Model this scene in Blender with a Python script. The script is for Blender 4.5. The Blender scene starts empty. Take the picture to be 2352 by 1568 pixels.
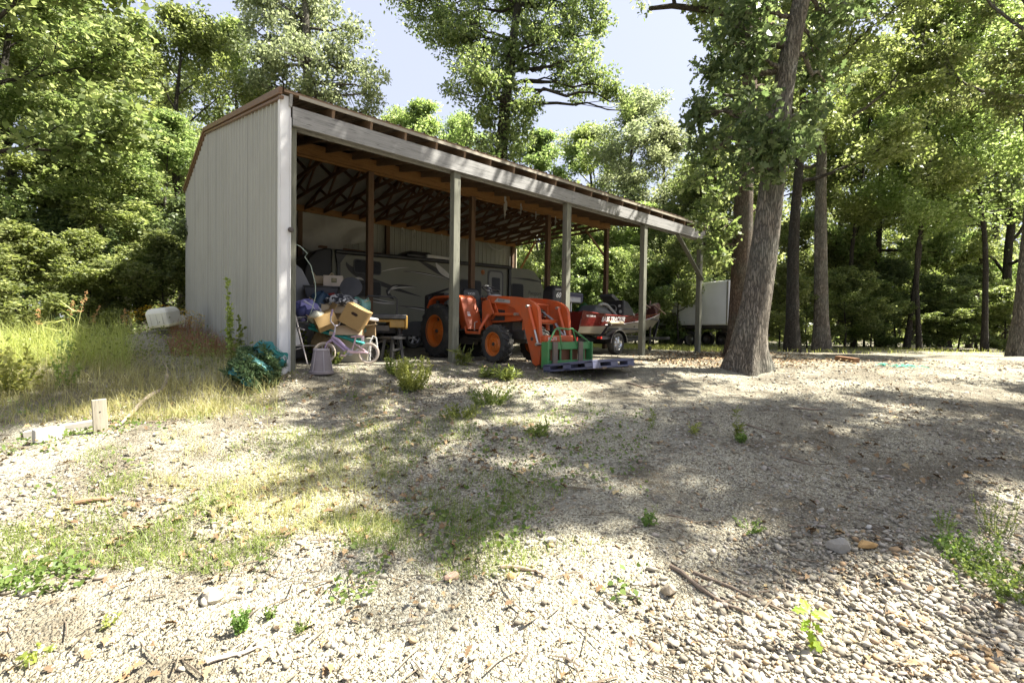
import bpy, math, random
import numpy as np
from mathutils import Vector, Matrix, Euler
random.seed(7)
C = bpy.context.scene.collection
R = math.radians
PI = math.pi

# ------------------------------------------------------------------ camera numbers (solved from the photograph)
CAM = Vector((-2.0647, -7.4153, 0.6003))
YAW, PITCH, ROLL, FPX = 0.7213, -0.0217, 0.0144, 1103.46
_r = Vector((math.cos(YAW), -math.sin(YAW), 0)); _f = Vector((math.sin(YAW), math.cos(YAW), 0)); _u = Vector((0, 0, 1))
FWD = _f*math.cos(PITCH) + _u*math.sin(PITCH)
_up = _u*math.cos(PITCH) - _f*math.sin(PITCH)
RGT = _r*math.cos(ROLL) + _up*math.sin(ROLL)
UPV = -_r*math.sin(ROLL) + _up*math.cos(ROLL)
def ray(px, py): return FWD + RGT*((px-1176)/FPX) - UPV*((py-784)/FPX)
def at(px, py, d): return CAM + ray(px, py)*d
def on_y(px, py, y):
    q = ray(px, py); return CAM + q*((y-CAM.y)/q.y)
def on_x(px, py, x):
    q = ray(px, py); return CAM + q*((x-CAM.x)/q.x)
def ground_at(px, py):
    q = ray(px, py); lo = 0.6
    t = lo; prev = t
    while t < 80:
        p = CAM + q*t
        if p.z <= gz(p.x, p.y):
            a, b = prev, t
            for _ in range(25):
                m = (a+b)/2; p = CAM + q*m
                if p.z <= gz(p.x, p.y): b = m
                else: a = m
            p = CAM + q*b
            return Vector((p.x, p.y, gz(p.x, p.y)))
        prev = t; t += 0.03 + t*0.01
    return CAM + q*80
def cam_xy(lat, d):
    "a ground position from its distance ahead of and beside the photographer"
    return CAM.x + _r.x*lat + _f.x*d, CAM.y + _r.y*lat + _f.y*d

# ------------------------------------------------------------------ noise + terrain height
_rs = np.random.RandomState(11)
_G = _rs.rand(256, 256).astype(np.float64)
def vnoise(x, y):
    x = np.asarray(x, float); y = np.asarray(y, float)
    xi = np.floor(x).astype(int); yi = np.floor(y).astype(int)
    fx = x-xi; fy = y-yi; fx = fx*fx*(3-2*fx); fy = fy*fy*(3-2*fy)
    a = _G[xi & 255, yi & 255]; b = _G[(xi+1) & 255, yi & 255]; c = _G[xi & 255, (yi+1) & 255]; d = _G[(xi+1) & 255, (yi+1) & 255]
    return (a*(1-fx)+b*fx)*(1-fy) + (c*(1-fx)+d*fx)*fy - 0.5
_PD = np.array([-60, 0, 2, 3.5, 5, 6.5, 8, 9, 12, 400.]); _PZ = np.array([-1.25, -1.18, -.93, -.68, -.42, -.22, -.08, 0, 0, 0.])
def gz_np(x, y):
    x = np.asarray(x, float); y = np.asarray(y, float)
    d = (x-CAM.x)*_f.x + (y-CAM.y)*_f.y
    lat = (x-CAM.x)*_r.x + (y-CAM.y)*_r.y
    z = (np.interp(d-.35, _PD, _PZ) + np.interp(d, _PD, _PZ) + np.interp(d+.35, _PD, _PZ))/3
    inside = np.clip(np.minimum(np.minimum(x, 12.3-x), np.minimum(y+1, 9-y)), 0, 1)
    amp = (1-inside*.8)
    z = z + amp*(vnoise(x*.7+5, y*.7+9)*.09 + vnoise(x*2.1+31, y*2.1+3)*.045 + vnoise(x*6, y*6+77)*.018)
    z = z + amp*np.clip((9-d)/4, 0, 1)*vnoise(x*1.3+90, y*1.3+40)*.10
    # a low earth bank left of the shed, carrying the tall weeds
    bank = np.exp(-((lat+6.2)/2.6)**2 - ((d-8.0)/2.4)**2)
    z = z + .10*bank + .55*np.exp(-((lat+7.7)/1.3)**2 - ((d-10.8)/1.2)**2)
    ins = np.clip(np.minimum(np.minimum((x+.3)/.6, (12.6-x)/.6), np.minimum((y+.9)/.9, (9.2-y)/.6)), 0, 1); ins = ins*ins*(3-2*ins)
    z = z*(1-ins*.9)
    # far ground dips behind the tree line a little
    z = z - .0005*np.clip(d-25, 0, 200)
    return z
def gz(x, y): return float(gz_np(x, y))

# ------------------------------------------------------------------ object helpers
def tag(o, label=None, cat=None, group=None, kind=None):
    if label: o['label'] = label
    if cat: o['category'] = cat
    if group: o['group'] = group
    if kind: o['kind'] = kind
    return o
def thing(name, label, cat, loc=(0, 0, 0), rz=0, group=None):
    o = bpy.data.objects.new(name, None); C.objects.link(o)
    o.empty_display_size = .2
    o.location = loc; o.rotation_euler = (0, 0, rz)
    return tag(o, label, cat, group)
def rot3(e):
    if e is None: return None
    if isinstance(e, Matrix): return e.to_3x3()
    return Euler(e).to_matrix()
class MB:
    def __init__(s): s.v = []; s.f = []
    def add(s, vs, fs):
        n = len(s.v); s.v += [tuple(v) for v in vs]; s.f += [tuple(i+n for i in f) for f in fs]; return s
    def box(s, c, d, e=None):
        x, y, z = d[0]/2, d[1]/2, d[2]/2; m = rot3(e); c = Vector(c)
        vs = [Vector(p) for p in ((-x,-y,-z),(x,-y,-z),(x,y,-z),(-x,y,-z),(-x,-y,z),(x,-y,z),(x,y,z),(-x,y,z))]
        if m: vs = [m @ p for p in vs]
        return s.add([p+c for p in vs], [(3,2,1,0),(4,5,6,7),(0,1,5,4),(1,2,6,5),(2,3,7,6),(3,0,4,7)])
    def bar(s, a, b, w, h, up=(0, 0, 1)):
        "a square-cut bar from a to b, w wide and h high"
        a = Vector(a); b = Vector(b); t = (b-a).normalized(); u = Vector(up)
        sd = t.cross(u)
        if sd.length < 1e-4: sd = t.cross(Vector((0, 1, 0)))
        sd.normalize(); u = sd.cross(t)
        vs = []
        for p in (a, b):
            for i, j in ((-1,-1),(1,-1),(1,1),(-1,1)): vs.append(p + sd*(w/2*i) + u*(h/2*j))
        return s.add(vs, [(3,2,1,0),(4,5,6,7),(0,1,5,4),(1,2,6,5),(2,3,7,6),(3,0,4,7)])
    def tube(s, pts, r, n=8, cap=True):
        pts = [Vector(p) for p in pts]; k = len(pts)
        rr = r if isinstance(r, (list, tuple)) else [r]*k
        vs = []; fs = []; prev = None
        for i, p in enumerate(pts):
            t = (pts[min(i+1, k-1)] - pts[max(i-1, 0)])
            t = t.normalized() if t.length > 1e-9 else Vector((0, 0, 1))
            if prev is None:
                sd = t.cross(Vector((0, 0, 1)))
                if sd.length < .1: sd = t.cross(Vector((1, 0, 0)))
            else:
                sd = prev - t*prev.dot(t)
            sd.normalize(); prev = sd; w = t.cross(sd)
            for j in range(n):
                a = 2*PI*j/n; vs.append(p + (sd*math.cos(a)+w*math.sin(a))*rr[i])
        for i in range(k-1):
            for j in range(n):
                fs.append((i*n+j, i*n+(j+1) % n, (i+1)*n+(j+1) % n, (i+1)*n+j))
        if cap:
            fs.append(tuple(range(n-1, -1, -1))); fs.append(tuple(range((k-1)*n, k*n)))
        return s.add(vs, fs)
    def lathe(s, prof, axis='z', c=(0, 0, 0), n=24, e=None, capa=True):
        c = Vector(c); m = rot3(e); vs = []; fs = []; k = len(prof)
        for r_, h in prof:
            for j in range(n):
                a = 2*PI*j/n; p = Vector((r_*math.cos(a), r_*math.sin(a), h))
                if axis == 'y': p = Vector((p.x, -p.z, p.y))      # +h points to -y
                if axis == 'x': p = Vector((p.z, p.x, p.y))
                if m: p = m @ p
                vs.append(p + c)
        for i in range(k-1):
            for j in range(n): fs.append((i*n+j, i*n+(j+1) % n, (i+1)*n+(j+1) % n, (i+1)*n+j))
        if capa:
            if prof[0][0] > 1e-6: fs.append(tuple(range(n-1, -1, -1)))
            if prof[-1][0] > 1e-6: fs.append(tuple(range((k-1)*n, k*n)))
        return s.add(vs, fs)
    def prism(s, poly, axis, a, b):
        "2-D outline extruded along an axis: y -> (x,z), x -> (y,z), z -> (x,y)"
        n = len(poly)
        def P(q, t): return {'y': (q[0], t, q[1]), 'x': (t, q[0], q[1]), 'z': (q[0], q[1], t)}[axis]
        vs = [P(q, a) for q in poly] + [P(q, b) for q in poly]
        fs = [tuple(range(n-1, -1, -1)), tuple(range(n, 2*n))] + [(i, (i+1) % n, n+(i+1) % n, n+i) for i in range(n)]
        return s.add(vs, fs)
    def loft(s, rings, closed=True, caps=True):
        n = len(rings[0]); vs = [p for r_ in rings for p in r_]; fs = []
        for i in range(len(rings)-1):
            for j in range(n if closed else n-1):
                fs.append((i*n+j, i*n+(j+1) % n, (i+1)*n+(j+1) % n, (i+1)*n+j))
        if caps and closed:
            fs.append(tuple(range(n-1, -1, -1))); fs.append(tuple(range((len(rings)-1)*n, len(rings)*n)))
        return s.add(vs, fs)
    def obj(s, name, m, parent=None, smooth=False, bevel=0, solid=0, loc=None, fix=True):
        me = bpy.data.meshes.new(name); me.from_pydata(s.v, [], s.f)
        if fix:
            import bmesh
            bm = bmesh.new(); bm.from_mesh(me); bmesh.ops.recalc_face_normals(bm, faces=bm.faces); bm.to_mesh(me); bm.free()
        if m: me.materials.append(m)
        if smooth:
            me.polygons.foreach_set('use_smooth', [True]*len(me.polygons))
            me.set_sharp_from_angle(angle=R(smooth if smooth is not True else 42))
        o = bpy.data.objects.new(name, me); C.objects.link(o)
        if parent: o.parent = parent
        if loc: o.location = loc
        if solid:
            md = o.modifiers.new('solid', 'SOLIDIFY'); md.thickness = solid; md.offset = 0
        if bevel:
            md = o.modifiers.new('bev', 'BEVEL'); md.width = bevel; md.segments = 2; md.limit_method = 'ANGLE'; md.angle_limit = R(35)
        return o
def np_mesh(name, V, F, m, parent=None, smooth=False):
    "mesh from numpy arrays; F is (n,k)"
    me = bpy.data.meshes.new(name); V = np.asarray(V, np.float32); F = np.asarray(F, np.int32)
    nf, k = F.shape
    me.vertices.add(len(V)); me.vertices.foreach_set('co', V.ravel())
    me.loops.add(nf*k); me.loops.foreach_set('vertex_index', F.ravel())
    me.polygons.add(nf); me.polygons.foreach_set('loop_start', np.arange(0, nf*k, k, dtype=np.int32))
    me.polygons.foreach_set('loop_total', np.full(nf, k, np.int32))
    if smooth: me.polygons.foreach_set('use_smooth', np.ones(nf, bool))
    me.update(calc_edges=True)
    if m: me.materials.append(m)
    o = bpy.data.objects.new(name, me); C.objects.link(o)
    if parent: o.parent = parent
    return o
def lettering(name, body, size, m, mat4, parent=None, extrude=.002, shear=0, spacing=1.0, offset=0.0, align='LEFT'):
    cu = bpy.data.curves.new(name, 'FONT'); cu.body = body; cu.size = size; cu.extrude = extrude; cu.shear = shear; cu.space_character = spacing
    cu.offset = offset; cu.align_x = align
    t_ = bpy.data.objects.new(name + '_outline', cu); C.objects.link(t_)
    bpy.context.view_layer.update()
    me = bpy.data.meshes.new_from_object(t_.evaluated_get(bpy.context.evaluated_depsgraph_get()))
    bpy.data.objects.remove(t_); bpy.data.curves.remove(cu)
    me.materials.clear(); me.materials.append(m)
    o = bpy.data.objects.new(name, me); C.objects.link(o)
    if parent: o.parent = parent
    o.matrix_local = mat4
    return o
def frame4(o, ux, uy):
    ux = Vector(ux).normalized(); uy = Vector(uy); uy = (uy - ux*uy.dot(ux)).normalized(); uz = ux.cross(uy)
    m = Matrix.Identity(4)
    for i, a in enumerate((ux, uy, uz)):
        for j in range(3): m[j][i] = a[j]
    m.translation = Vector(o)
    return m
def rrect(x0, z0, x1, z1, r, n=4):
    P = []
    for cx, cz, a0 in ((x1-r, z0+r, -90), (x1-r, z1-r, 0), (x0+r, z1-r, 90), (x0+r, z0+r, 180)):
        for i in range(n+1):
            a = R(a0 + 90*i/n); P.append((cx+r*math.cos(a), cz+r*math.sin(a)))
    return P

# ------------------------------------------------------------------ materials
class NT:
    def __init__(s, name):
        s.m = bpy.data.materials.new(name); s.m.use_nodes = True; s.t = s.m.node_tree; s.t.nodes.clear()
        s.out = s.n('ShaderNodeOutputMaterial'); s.p = s.n('ShaderNodeBsdfPrincipled'); s.l(s.p.outputs[0], s.out.inputs[0])
    def n(s, typ, **k):
        q = s.t.nodes.new(typ)
        for a, b in k.items(): setattr(q, a, b)
        return q
    def l(s, a, b): s.t.links.new(a, b)
    def coord(s, scale=(1, 1, 1), kind='Object'):
        tc = s.n('ShaderNodeTexCoord'); mp = s.n('ShaderNodeMapping'); mp.inputs['Scale'].default_value = scale
        s.l(tc.outputs[kind], mp.inputs[0]); return mp.outputs[0]
    def noise(s, co, sc, det=4, rough=.55, dist=0):
        q = s.n('ShaderNodeTexNoise'); q.inputs['Scale'].default_value = sc; q.inputs['Detail'].default_value = det
        q.inputs['Roughness'].default_value = rough; q.inputs['Distortion'].default_value = dist
        s.l(co, q.inputs['Vector']); return q.outputs['Fac']
    def ramp(s, fac, stops, interp='LINEAR'):
        q = s.n('ShaderNodeValToRGB'); e = q.color_ramp.elements; q.color_ramp.interpolation = interp
        while len(e) < len(stops): e.new(.5)
        for i, (p, c) in enumerate(stops):
            e[i].position = p; e[i].color = (c[0], c[1], c[2], 1) if not isinstance(c, (int, float)) else (c, c, c, 1)
        s.l(fac, q.inputs[0]); return q.outputs[0]
    def mix(s, fac, a, b, typ='MIX'):
        q = s.n('ShaderNodeMix', data_type='RGBA', blend_type=typ)
        for v, i in ((fac, 0), (a, 6), (b, 7)):
            if hasattr(v, 'default_value') or hasattr(v, 'is_linked'): s.l(v, q.inputs[i])
            elif i == 0: q.inputs[0].default_value = v
            else: q.inputs[i].default_value = (v[0], v[1], v[2], 1)
        return q.outputs[2]
    def math(s, op, a, b=0.0):
        q = s.n('ShaderNodeMath', operation=op)
        for v, i in ((a, 0), (b, 1)):
            if hasattr(v, 'is_linked'): s.l(v, q.inputs[i])
            else: q.inputs[i].default_value = v
        return q.outputs[0]
    def bump(s, h, strength=.3, dist=.02, prev=None):
        q = s.n('ShaderNodeBump'); q.inputs['Strength'].default_value = strength; q.inputs['Distance'].default_value = dist
        s.l(h, q.inputs['Height'])
        if prev: s.l(prev, q.inputs['Normal'])
        return q.outputs[0]
    def fin(s, col, rough=.7, metal=0, normal=None, spec=.5):
        if hasattr(col, 'is_linked'): s.l(col, s.p.inputs['Base Color'])
        else: s.p.inputs['Base Color'].default_value = (*col, 1)
        if hasattr(rough, 'is_linked'): s.l(rough, s.p.inputs['Roughness'])
        else: s.p.inputs['Roughness'].default_value = rough
        s.p.inputs['Metallic'].default_value = metal
        s.p.inputs['Specular IOR Level'].default_value = spec
        if normal: s.l(normal, s.p.inputs['Normal'])
        return s.m
def sc(c, k): return tuple(min(1, max(0, v*k)) for v in c)
def paint(name, c, rough=.5, metal=0, var=.25, scale=6, dirt=None, dirt_amt=.35, bump=.05, spec=.5):
    "paint or plastic with wear: two-scale tone variation and blotches of dirt"
    t = NT(name); co = t.coord()
    a = t.noise(co, scale, 5); b = t.noise(co, scale*7, 3)
    col = t.mix(a, sc(c, 1-var), sc(c, 1+var))
    if dirt:
        d = t.ramp(t.noise(co, scale*.6, 7, .68), [(.42, 0), (.75, 1)])
        col = t.mix(t.math('MULTIPLY', d, dirt_amt), col, dirt)
    r_ = t.math('ADD', t.math('MULTIPLY', a, .25), rough-.12)
    return t.fin(col, r_, metal, t.bump(b, bump*4, .002) if bump else None, spec)
def wood(name, c, axis='x', dark=.55, rough=.8, grain=1.0, knots=True):
    "sawn or weathered timber, grain running along one local axis"
    s_ = {'x': (.8, 14, 14), 'y': (14, .8, 14), 'z': (14, 14, .8)}[axis]
    t = NT(name); co = t.coord(s_); co2 = t.coord()
    g = t.noise(co, 2.2*grain, 8, .65, .4); w = t.noise(co, 7*grain, 4, .6); big = t.noise(co2, 1.3, 3)
    col = t.ramp(g, [(.25, sc(c, dark)), (.48, c), (.75, sc(c, 1.3))])
    col = t.mix(t.math('MULTIPLY', big, .5), col, sc(c, .72))
    if knots:
        kc = t.coord({'x': (1.6, 5, 5), 'y': (5, 1.6, 5), 'z': (5, 5, 1.6)}[axis])
        v = t.n('ShaderNodeTexVoronoi'); v.inputs['Scale'].default_value = .9; t.l(kc, v.inputs['Vector'])
        k = t.ramp(v.outputs['Distance'], [(.05, 1), (.13, 0)])
        col = t.mix(t.math('MULTIPLY', k, .8), col, sc(c, .3))
    crack = t.ramp(w, [(.3, 0), (.42, 1)])
    col = t.mix(crack, sc(c, dark*.6), col)
    return t.fin(col, rough, 0, t.bump(g, .5, .004), .3)
def leafmat(name, c1, c2, c3, trans=.45, rough=.45, spec=.35):
    "foliage: tone drawn leaf by leaf, part of the light passing through"
    t = NT(name)
    geo = t.n('ShaderNodeNewGeometry'); oi = t.n('ShaderNodeObjectInfo')
    rnd = geo.outputs['Random Per Island']
    col = t.ramp(rnd, [(0, c1), (.5, c2), (.93, c3), (1, sc(c3, 1.25))])
    hs = t.n('ShaderNodeHueSaturation'); t.l(col, hs.inputs['Color'])
    t.l(t.math('ADD', t.math('MULTIPLY', oi.outputs['Random'], .03), .485), hs.inputs['Hue'])
    t.l(t.math('ADD', t.math('MULTIPLY', oi.outputs['Random'], .4), .8), hs.inputs['Value'])
    t.fin(hs.outputs[0], rough, 0, None, spec)
    tr = t.n('ShaderNodeBsdfTranslucent')
    h2 = t.n('ShaderNodeHueSaturation'); h2.inputs['Hue'].default_value = .485; h2.inputs['Saturation'].default_value = 1.1; h2.inputs['Value'].default_value = 1.7
    t.l(hs.outputs[0], h2.inputs['Color']); t.l(h2.outputs[0], tr.inputs['Color'])
    mx = t.n('ShaderNodeMixShader'); mx.inputs[0].default_value = trans
    t.l(t.p.outputs[0], mx.inputs[1]); t.l(tr.outputs[0], mx.inputs[2]); t.l(mx.outputs[0], t.out.inputs[0])
    return t.m
def island_mat(name, stops, rough=.85, bumpsc=0, spec=.3, big=None):
    "stones, dead leaves, dry blades: tone drawn piece by piece"
    t = NT(name); geo = t.n('ShaderNodeNewGeometry'); co = t.coord()
    col = t.ramp(geo.outputs['Random Per Island'], stops)
    n1 = t.noise(co, 30 if not bumpsc else bumpsc, 4)
    col = t.mix(t.math('MULTIPLY', n1, .45), col, (.13, .12, .085))
    return t.fin(col, rough, 0, t.bump(n1, .4, .004) if bumpsc else None, spec)
# ------------------------------------------------------------------ camera, sky, sun
cam = bpy.data.cameras.new('camera'); camo = bpy.data.objects.new('camera', cam); C.objects.link(camo)
cam.sensor_width = 36; cam.lens = FPX/2352*36; cam.clip_end = 2000; cam.clip_start = .05
mm = Matrix.Identity(4)
for i, a in enumerate((RGT, UPV, -FWD)):
    for j in range(3): mm[j][i] = a[j]
mm.translation = CAM; camo.matrix_world = mm
S = bpy.context.scene; S.camera = camo
SUN = (_r*.80 + _f*.10 + _u*1.2).normalized()          # towards the sun
elev = math.asin(SUN.z); az = math.atan2(SUN.x, SUN.y)
W = bpy.data.worlds.new('World'); S.world = W; W.use_nodes = True
nt = W.node_tree; nt.nodes.clear()
wo = nt.nodes.new('ShaderNodeOutputWorld'); bg = nt.nodes.new('ShaderNodeBackground'); sk = nt.nodes.new('ShaderNodeTexSky')
sk.sky_type = 'NISHITA'; sk.sun_disc = False; sk.sun_elevation = elev; sk.sun_rotation = az
sk.air_density = 1.0; sk.dust_density = 4; sk.ozone_density = 1.5
bg.inputs[1].default_value = .084
hz = nt.nodes.new('ShaderNodeMix'); hz.data_type = 'RGBA'; hz.inputs[0].default_value = .8; hz.inputs[7].default_value = (1.92, 2.0, 2.42, 1)   # thin bright summer haze
nt.links.new(sk.outputs[0], hz.inputs[6]); nt.links.new(hz.outputs[2], bg.inputs[0]); nt.links.new(bg.outputs[0], wo.inputs[0])
sl = bpy.data.lights.new('sun', 'SUN'); sl.energy = 4.8; sl.angle = R(.53); sl.color = (1, .955, .86)
so = bpy.data.objects.new('sun', sl); C.objects.link(so); so.rotation_euler = SUN.to_track_quat('Z', 'Y').to_euler(); so.location = (20, -20, 40)
S.view_settings.view_transform = 'Standard'; S.view_settings.look = 'None'; S.view_settings.exposure = 2.3; S.view_settings.gamma = 1
cy = S.cycles; cy.max_bounces = 7; cy.diffuse_bounces = 4; cy.glossy_bounces = 2; cy.transmission_bounces = 4; cy.transparent_max_bounces = 4
cy.caustics_reflective = False; cy.caustics_refractive = False; cy.sample_clamp_indirect = 8

# ------------------------------------------------------------------ ground
def ground_material():
    t = NT('gravel_ground'); co = t.coord()
    big = t.noise(co, .35, 5, .6); mid = t.noise(co, 1.7, 6, .65); fine = t.noise(co, 9, 6, .7)
    v = t.n('ShaderNodeTexVoronoi'); v.inputs['Scale'].default_value = 42; v.inputs['Randomness'].default_value = 1; t.l(co, v.inputs['Vector'])
    v2 = t.n('ShaderNodeTexVoronoi'); v2.inputs['Scale'].default_value = 95; t.l(co, v2.inputs['Vector'])
    sep = t.n('ShaderNodeSeparateColor'); t.l(v.outputs['Color'], sep.inputs[0])
    sep2 = t.n('ShaderNodeSeparateColor'); t.l(v2.outputs['Color'], sep2.inputs[0])
    stone = t.ramp(sep.outputs[0], [(0, (.075, .062, .048)), (.18, (.22, .20, .165)), (.42, (.36, .33, .275)), (.7, (.48, .45, .385)), (.86, (.60, .575, .52)), (.93, (.34, .22, .13)), (1, (.42, .32, .20))])
    grit = t.ramp(sep2.outputs[0], [(0, (.12, .10, .07)), (.3, (.29, .25, .19)), (.6, (.39, .35, .275)), (1, (.53, .49, .41))])
    col = t.mix(t.ramp(mid, [(.46, 0), (.6, 1)]), grit, stone)
    soil = t.mix(fine, (.075, .06, .042), (.22, .185, .14))
    m = t.math('ADD', t.math('MULTIPLY', big, .6), t.math('MULTIPLY', mid, .5))
    col = t.mix(t.ramp(m, [(.50, 0), (.62, .85)]), col, soil)
    col = t.mix(1.0, col, (.97, 1.0, .94), 'MULTIPLY')
    edge = t.ramp(v.outputs['Distance'], [(0, 1), (.55, 0)])
    h = t.math('ADD', t.math('MULTIPLY', edge, .6), t.math('MULTIPLY', t.ramp(v2.outputs['Distance'], [(0, 1), (.6, 0)]), .35))
    nb = t.bump(h, 1.0, .03); nb = t.bump(fine, .5, .03, nb)
    return t.fin(col, .92, 0, nb, .2)
def build_ground():
    d = np.concatenate([np.linspace(-60, -2, 24), np.arange(-1.5, .8, .25), np.arange(.8, 10, .06), np.arange(10, 26, .3), np.geomspace(26, 400, 40)])
    s1 = np.concatenate([np.arange(0, 8, .08), np.arange(8, 20, .4), np.geomspace(20, 400, 34)])
    lat = np.concatenate([-s1[:0:-1], s1])
    D_, L_ = np.meshgrid(d, lat, indexing='ij')
    x = CAM.x + _r.x*L_ + _f.x*D_; y = CAM.y + _r.y*L_ + _f.y*D_
    z = gz_np(x, y)
    V = np.stack([x, y, z], -1).reshape(-1, 3); n, m = D_.shape
    i = np.arange(n*m).reshape(n, m)
    F = np.stack([i[:-1, :-1], i[:-1, 1:], i[1:, 1:], i[1:, :-1]], -1).reshape(-1, 4)
    o = np_mesh('ground', V, F, ground_material(), smooth=True)
    tag(o, kind='structure')
build_ground()
# ------------------------------------------------------------------ pole shed
BX = [0, 3.01, 6.06, 9.11, 12.16]
YI, YB, YR = 3.6, 8.89, 5.82
ZF0, ZF1, ZI, ZRF, ZR, ZE = 3.49, 3.76, 4.36, 3.95, 5.21, 4.54
def roof_z(y): return ZRF + (ZR-ZRF)*(y+.15)/(YR+.15) if y <= YR else ZR + (ZE-ZR)*(y-YR)/(YB-YR)
M_metal = None
def shed():
    t = NT('wall_metal'); co = t.coord(); st = t.coord((30, 30, .22))
    n1 = t.noise(co, 1.2, 4); n2 = t.noise(st, 3, 5, .6)
    col = t.mix(n2, (.205, .205, .168), (.36, .36, .31)); col = t.mix(t.math('MULTIPLY', t.ramp(n1, [(.5, 0), (.8, 1)]), .4), col, (.20, .20, .155))
    wallm = t.fin(col, .45, .0, None, .5)
    t = NT('roof_metal'); co = t.coord(); n1 = t.noise(co, 2.5, 6, .65)
    roofm = t.fin(t.mix(n1, (.20, .14, .10), (.34, .28, .23)), .5, .3)
    trimw = paint('trim_white', (.60, .60, .60), .4, 0, .05, 5, (.45, .40, .33), .35)
    trimb = paint('trim_brown', (.125, .068, .036), .45, 0, .12, 4)
    grey = wood('weathered_beam', (.27, .265, .255), 'x', .38, .85, .8)
    postm = wood('weathered_post', (.17, .17, .13), 'z', .5, .85)
    postd = wood('treated_post', (.15, .095, .06), 'z', .55, .85)
    warm = wood('yellow_beam', (.27, .14, .05), 'x', .6, .75)
    rafm = wood('rafter_timber', (.21, .14, .09), 'y', .6, .8)
    trm = wood('truss_timber', (.17, .095, .055), 'y', .6, .8, knots=False)
    pur = wood('purlin_timber', (.22, .15, .10), 'x', .6, .8)
    t = NT('vinyl_insulation'); co = t.coord(); n1 = t.noise(co, 1.5, 6, .6, 1.5)
    insm = t.fin(t.mix(n1, (.26, .25, .23), (.42, .41, .385)), .45, 0, t.bump(n1, .6, .05))
    S_ = thing('pole_shed', 'long open-fronted pole shed with pale ribbed metal end wall and grey timber beam', 'shed')
    def ribs(L):
        p = .2286; out = []
        n = int(L/p)+1
        for i in range(n):
            u = i*p
            for du, h in ((0, 0), (.016, .026), (.045, .026), (.062, 0), (.102, 0), (.110, .010), (.122, .010), (.130, 0), (.166, 0), (.174, .010), (.186, .010), (.194, 0)):
                if u+du <= L: out.append((u+du, h))
        out.append((L, 0)); return out
    def panel(name, m, P0, P1, nrm, prof, parent=S_):
        b = MB(); nrm = Vector(nrm); n = len(prof)
        vs = [Vector(P0(u)) + nrm*h for u, h in prof] + [Vector(P1(u)) + nrm*h for u, h in prof]
        b.add(vs, [(i, i+1, n+i+1, n+i) for i in range(n-1)])
        return b.obj(name, m, parent, fix=False)
    # left end wall, ribs standing outwards, in lapped sheets
    L = YB+.1
    w = panel('end_wall', wallm, lambda u: (0, -.05+u, -.15), lambda u: (0, -.05+u, roof_z(-.05+u)-.05), (-1, 0, 0), ribs(L))
    sm = paint('seam', (.10, .10, .088), .6)
    for k in (2, 5, 6, 8):
        y = -.05 + k*.9144
        MB().box((-.027, y+.03, roof_z(y)/2-.1), (.003, .007, roof_z(y)+.1)).obj('lap_seam', sm, w)
    # inside face of end wall: girts
    b = MB()
    for z_, y0 in ((.5, .1), (1.5, .1), (2.5, .1), (3.4, .1), (4.2, 2.4)): b.bar((.06, y0, z_), (.06, YB-.05, z_), .05, .09)
    b.obj('wall_girt', trm, S_)
    # back wall and its girts
    panel('back_wall', wallm, lambda u: (u, YB, -.1), lambda u: (u, YB, ZE-.04), (0, -1, 0), ribs(BX[4]+.1))
    b = MB()
    for z_ in (2.2, 3.3): b.bar((.1, YB-.07, z_), (BX[4], YB-.07, z_), .05, .09)
    for z_ in (2.85,): b.bar((.1, YB-.07, z_), (BX[4], YB-.07, z_), .05, .13)
    b.obj('back_girt', trm, S_)
    # torn white wrap sagging on the upper back wall
    b = MB(); rr = random.Random(3)
    nx, nz = 46, 9; vs = []
    for i in range(nx+1):
        for j in range(nz+1):
            x = .4 + 4.9*i/nx; f_ = j/nz
            low = 3.35 - .45*abs(math.sin(x*1.1)) + (.55 if x > 4.4 else 0)
            z_ = 4.33*(1-f_) + low*f_
            vs.append((x, YB-.13-.05*math.sin(x*9+f_*3)*f_-.04*math.sin(x*3.1+f_*7)-.03*rr.random(), z_))
    b.add(vs, [(i*(nz+1)+j, (i+1)*(nz+1)+j, (i+1)*(nz+1)+j+1, i*(nz+1)+j+1) for i in range(nx) for j in range(nz)])
    b.obj('wall_wrap', insm, S_, smooth=60, fix=False)
    # roof sheets
    rp = ribs(BX[4]+.35); rp = [(u-.06, h) for u, h in rp]
    nf = Vector((0, -(ZR-ZRF)/(YR+.15), 1)).normalized(); nb = Vector((0, (ZR-ZE)/(YB-YR), 1)).normalized()
    rf = panel('roof', roofm, lambda u: (u, -.15, ZRF), lambda u: (u, YR, ZR), nf, rp)
    panel('roof', roofm, lambda u: (u, YR, ZR-.002), lambda u: (u, YB+.12, ZE-.03), nb, rp)
    b = MB(); b.box((BX[4]/2+.13, YR, ZR+.012), (BX[4]+.30, .24, .012)); b.obj('ridge_cap', trimb, rf)
    # insulation under the main roof
    b = MB(); nx = 40; vs = []; ys = [YI+.12, 4.3, 5.05, YR, 6.6, 7.4, 8.2, YB-.06]
    for i in range(nx+1):
        for y in ys:
            x = .06 + (BX[4]+.05)*i/nx; vs.append((x, y, roof_z(y)-.065-.008*abs(math.sin(x*PI/.61))))
    k = len(ys); b.add(vs, [(i*k+j, (i+1)*k+j, (i+1)*k+j+1, i*k+j+1) for i in range(nx) for j in range(k-1)])
    b.obj('roof_insulation', insm, S_, smooth=60, fix=False)
    # rake trim on the left gable, corner trim
    b = MB()
    for y0, y1 in ((-.16, YR), (YR, YB+.13)):
        z0 = ZRF if y0 < 0 else ZR; z1 = ZR if y0 < 0 else ZE-.03
        b.bar((-.05, y0, z0-.04), (-.05, y1, z1-.04), .05, .095)
        b.bar((-.03, y0, z0-.125), (-.03, y1, z1-.125), .05, .04)
    b.obj('rake_trim', trimb, S_, bevel=.006)
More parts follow.
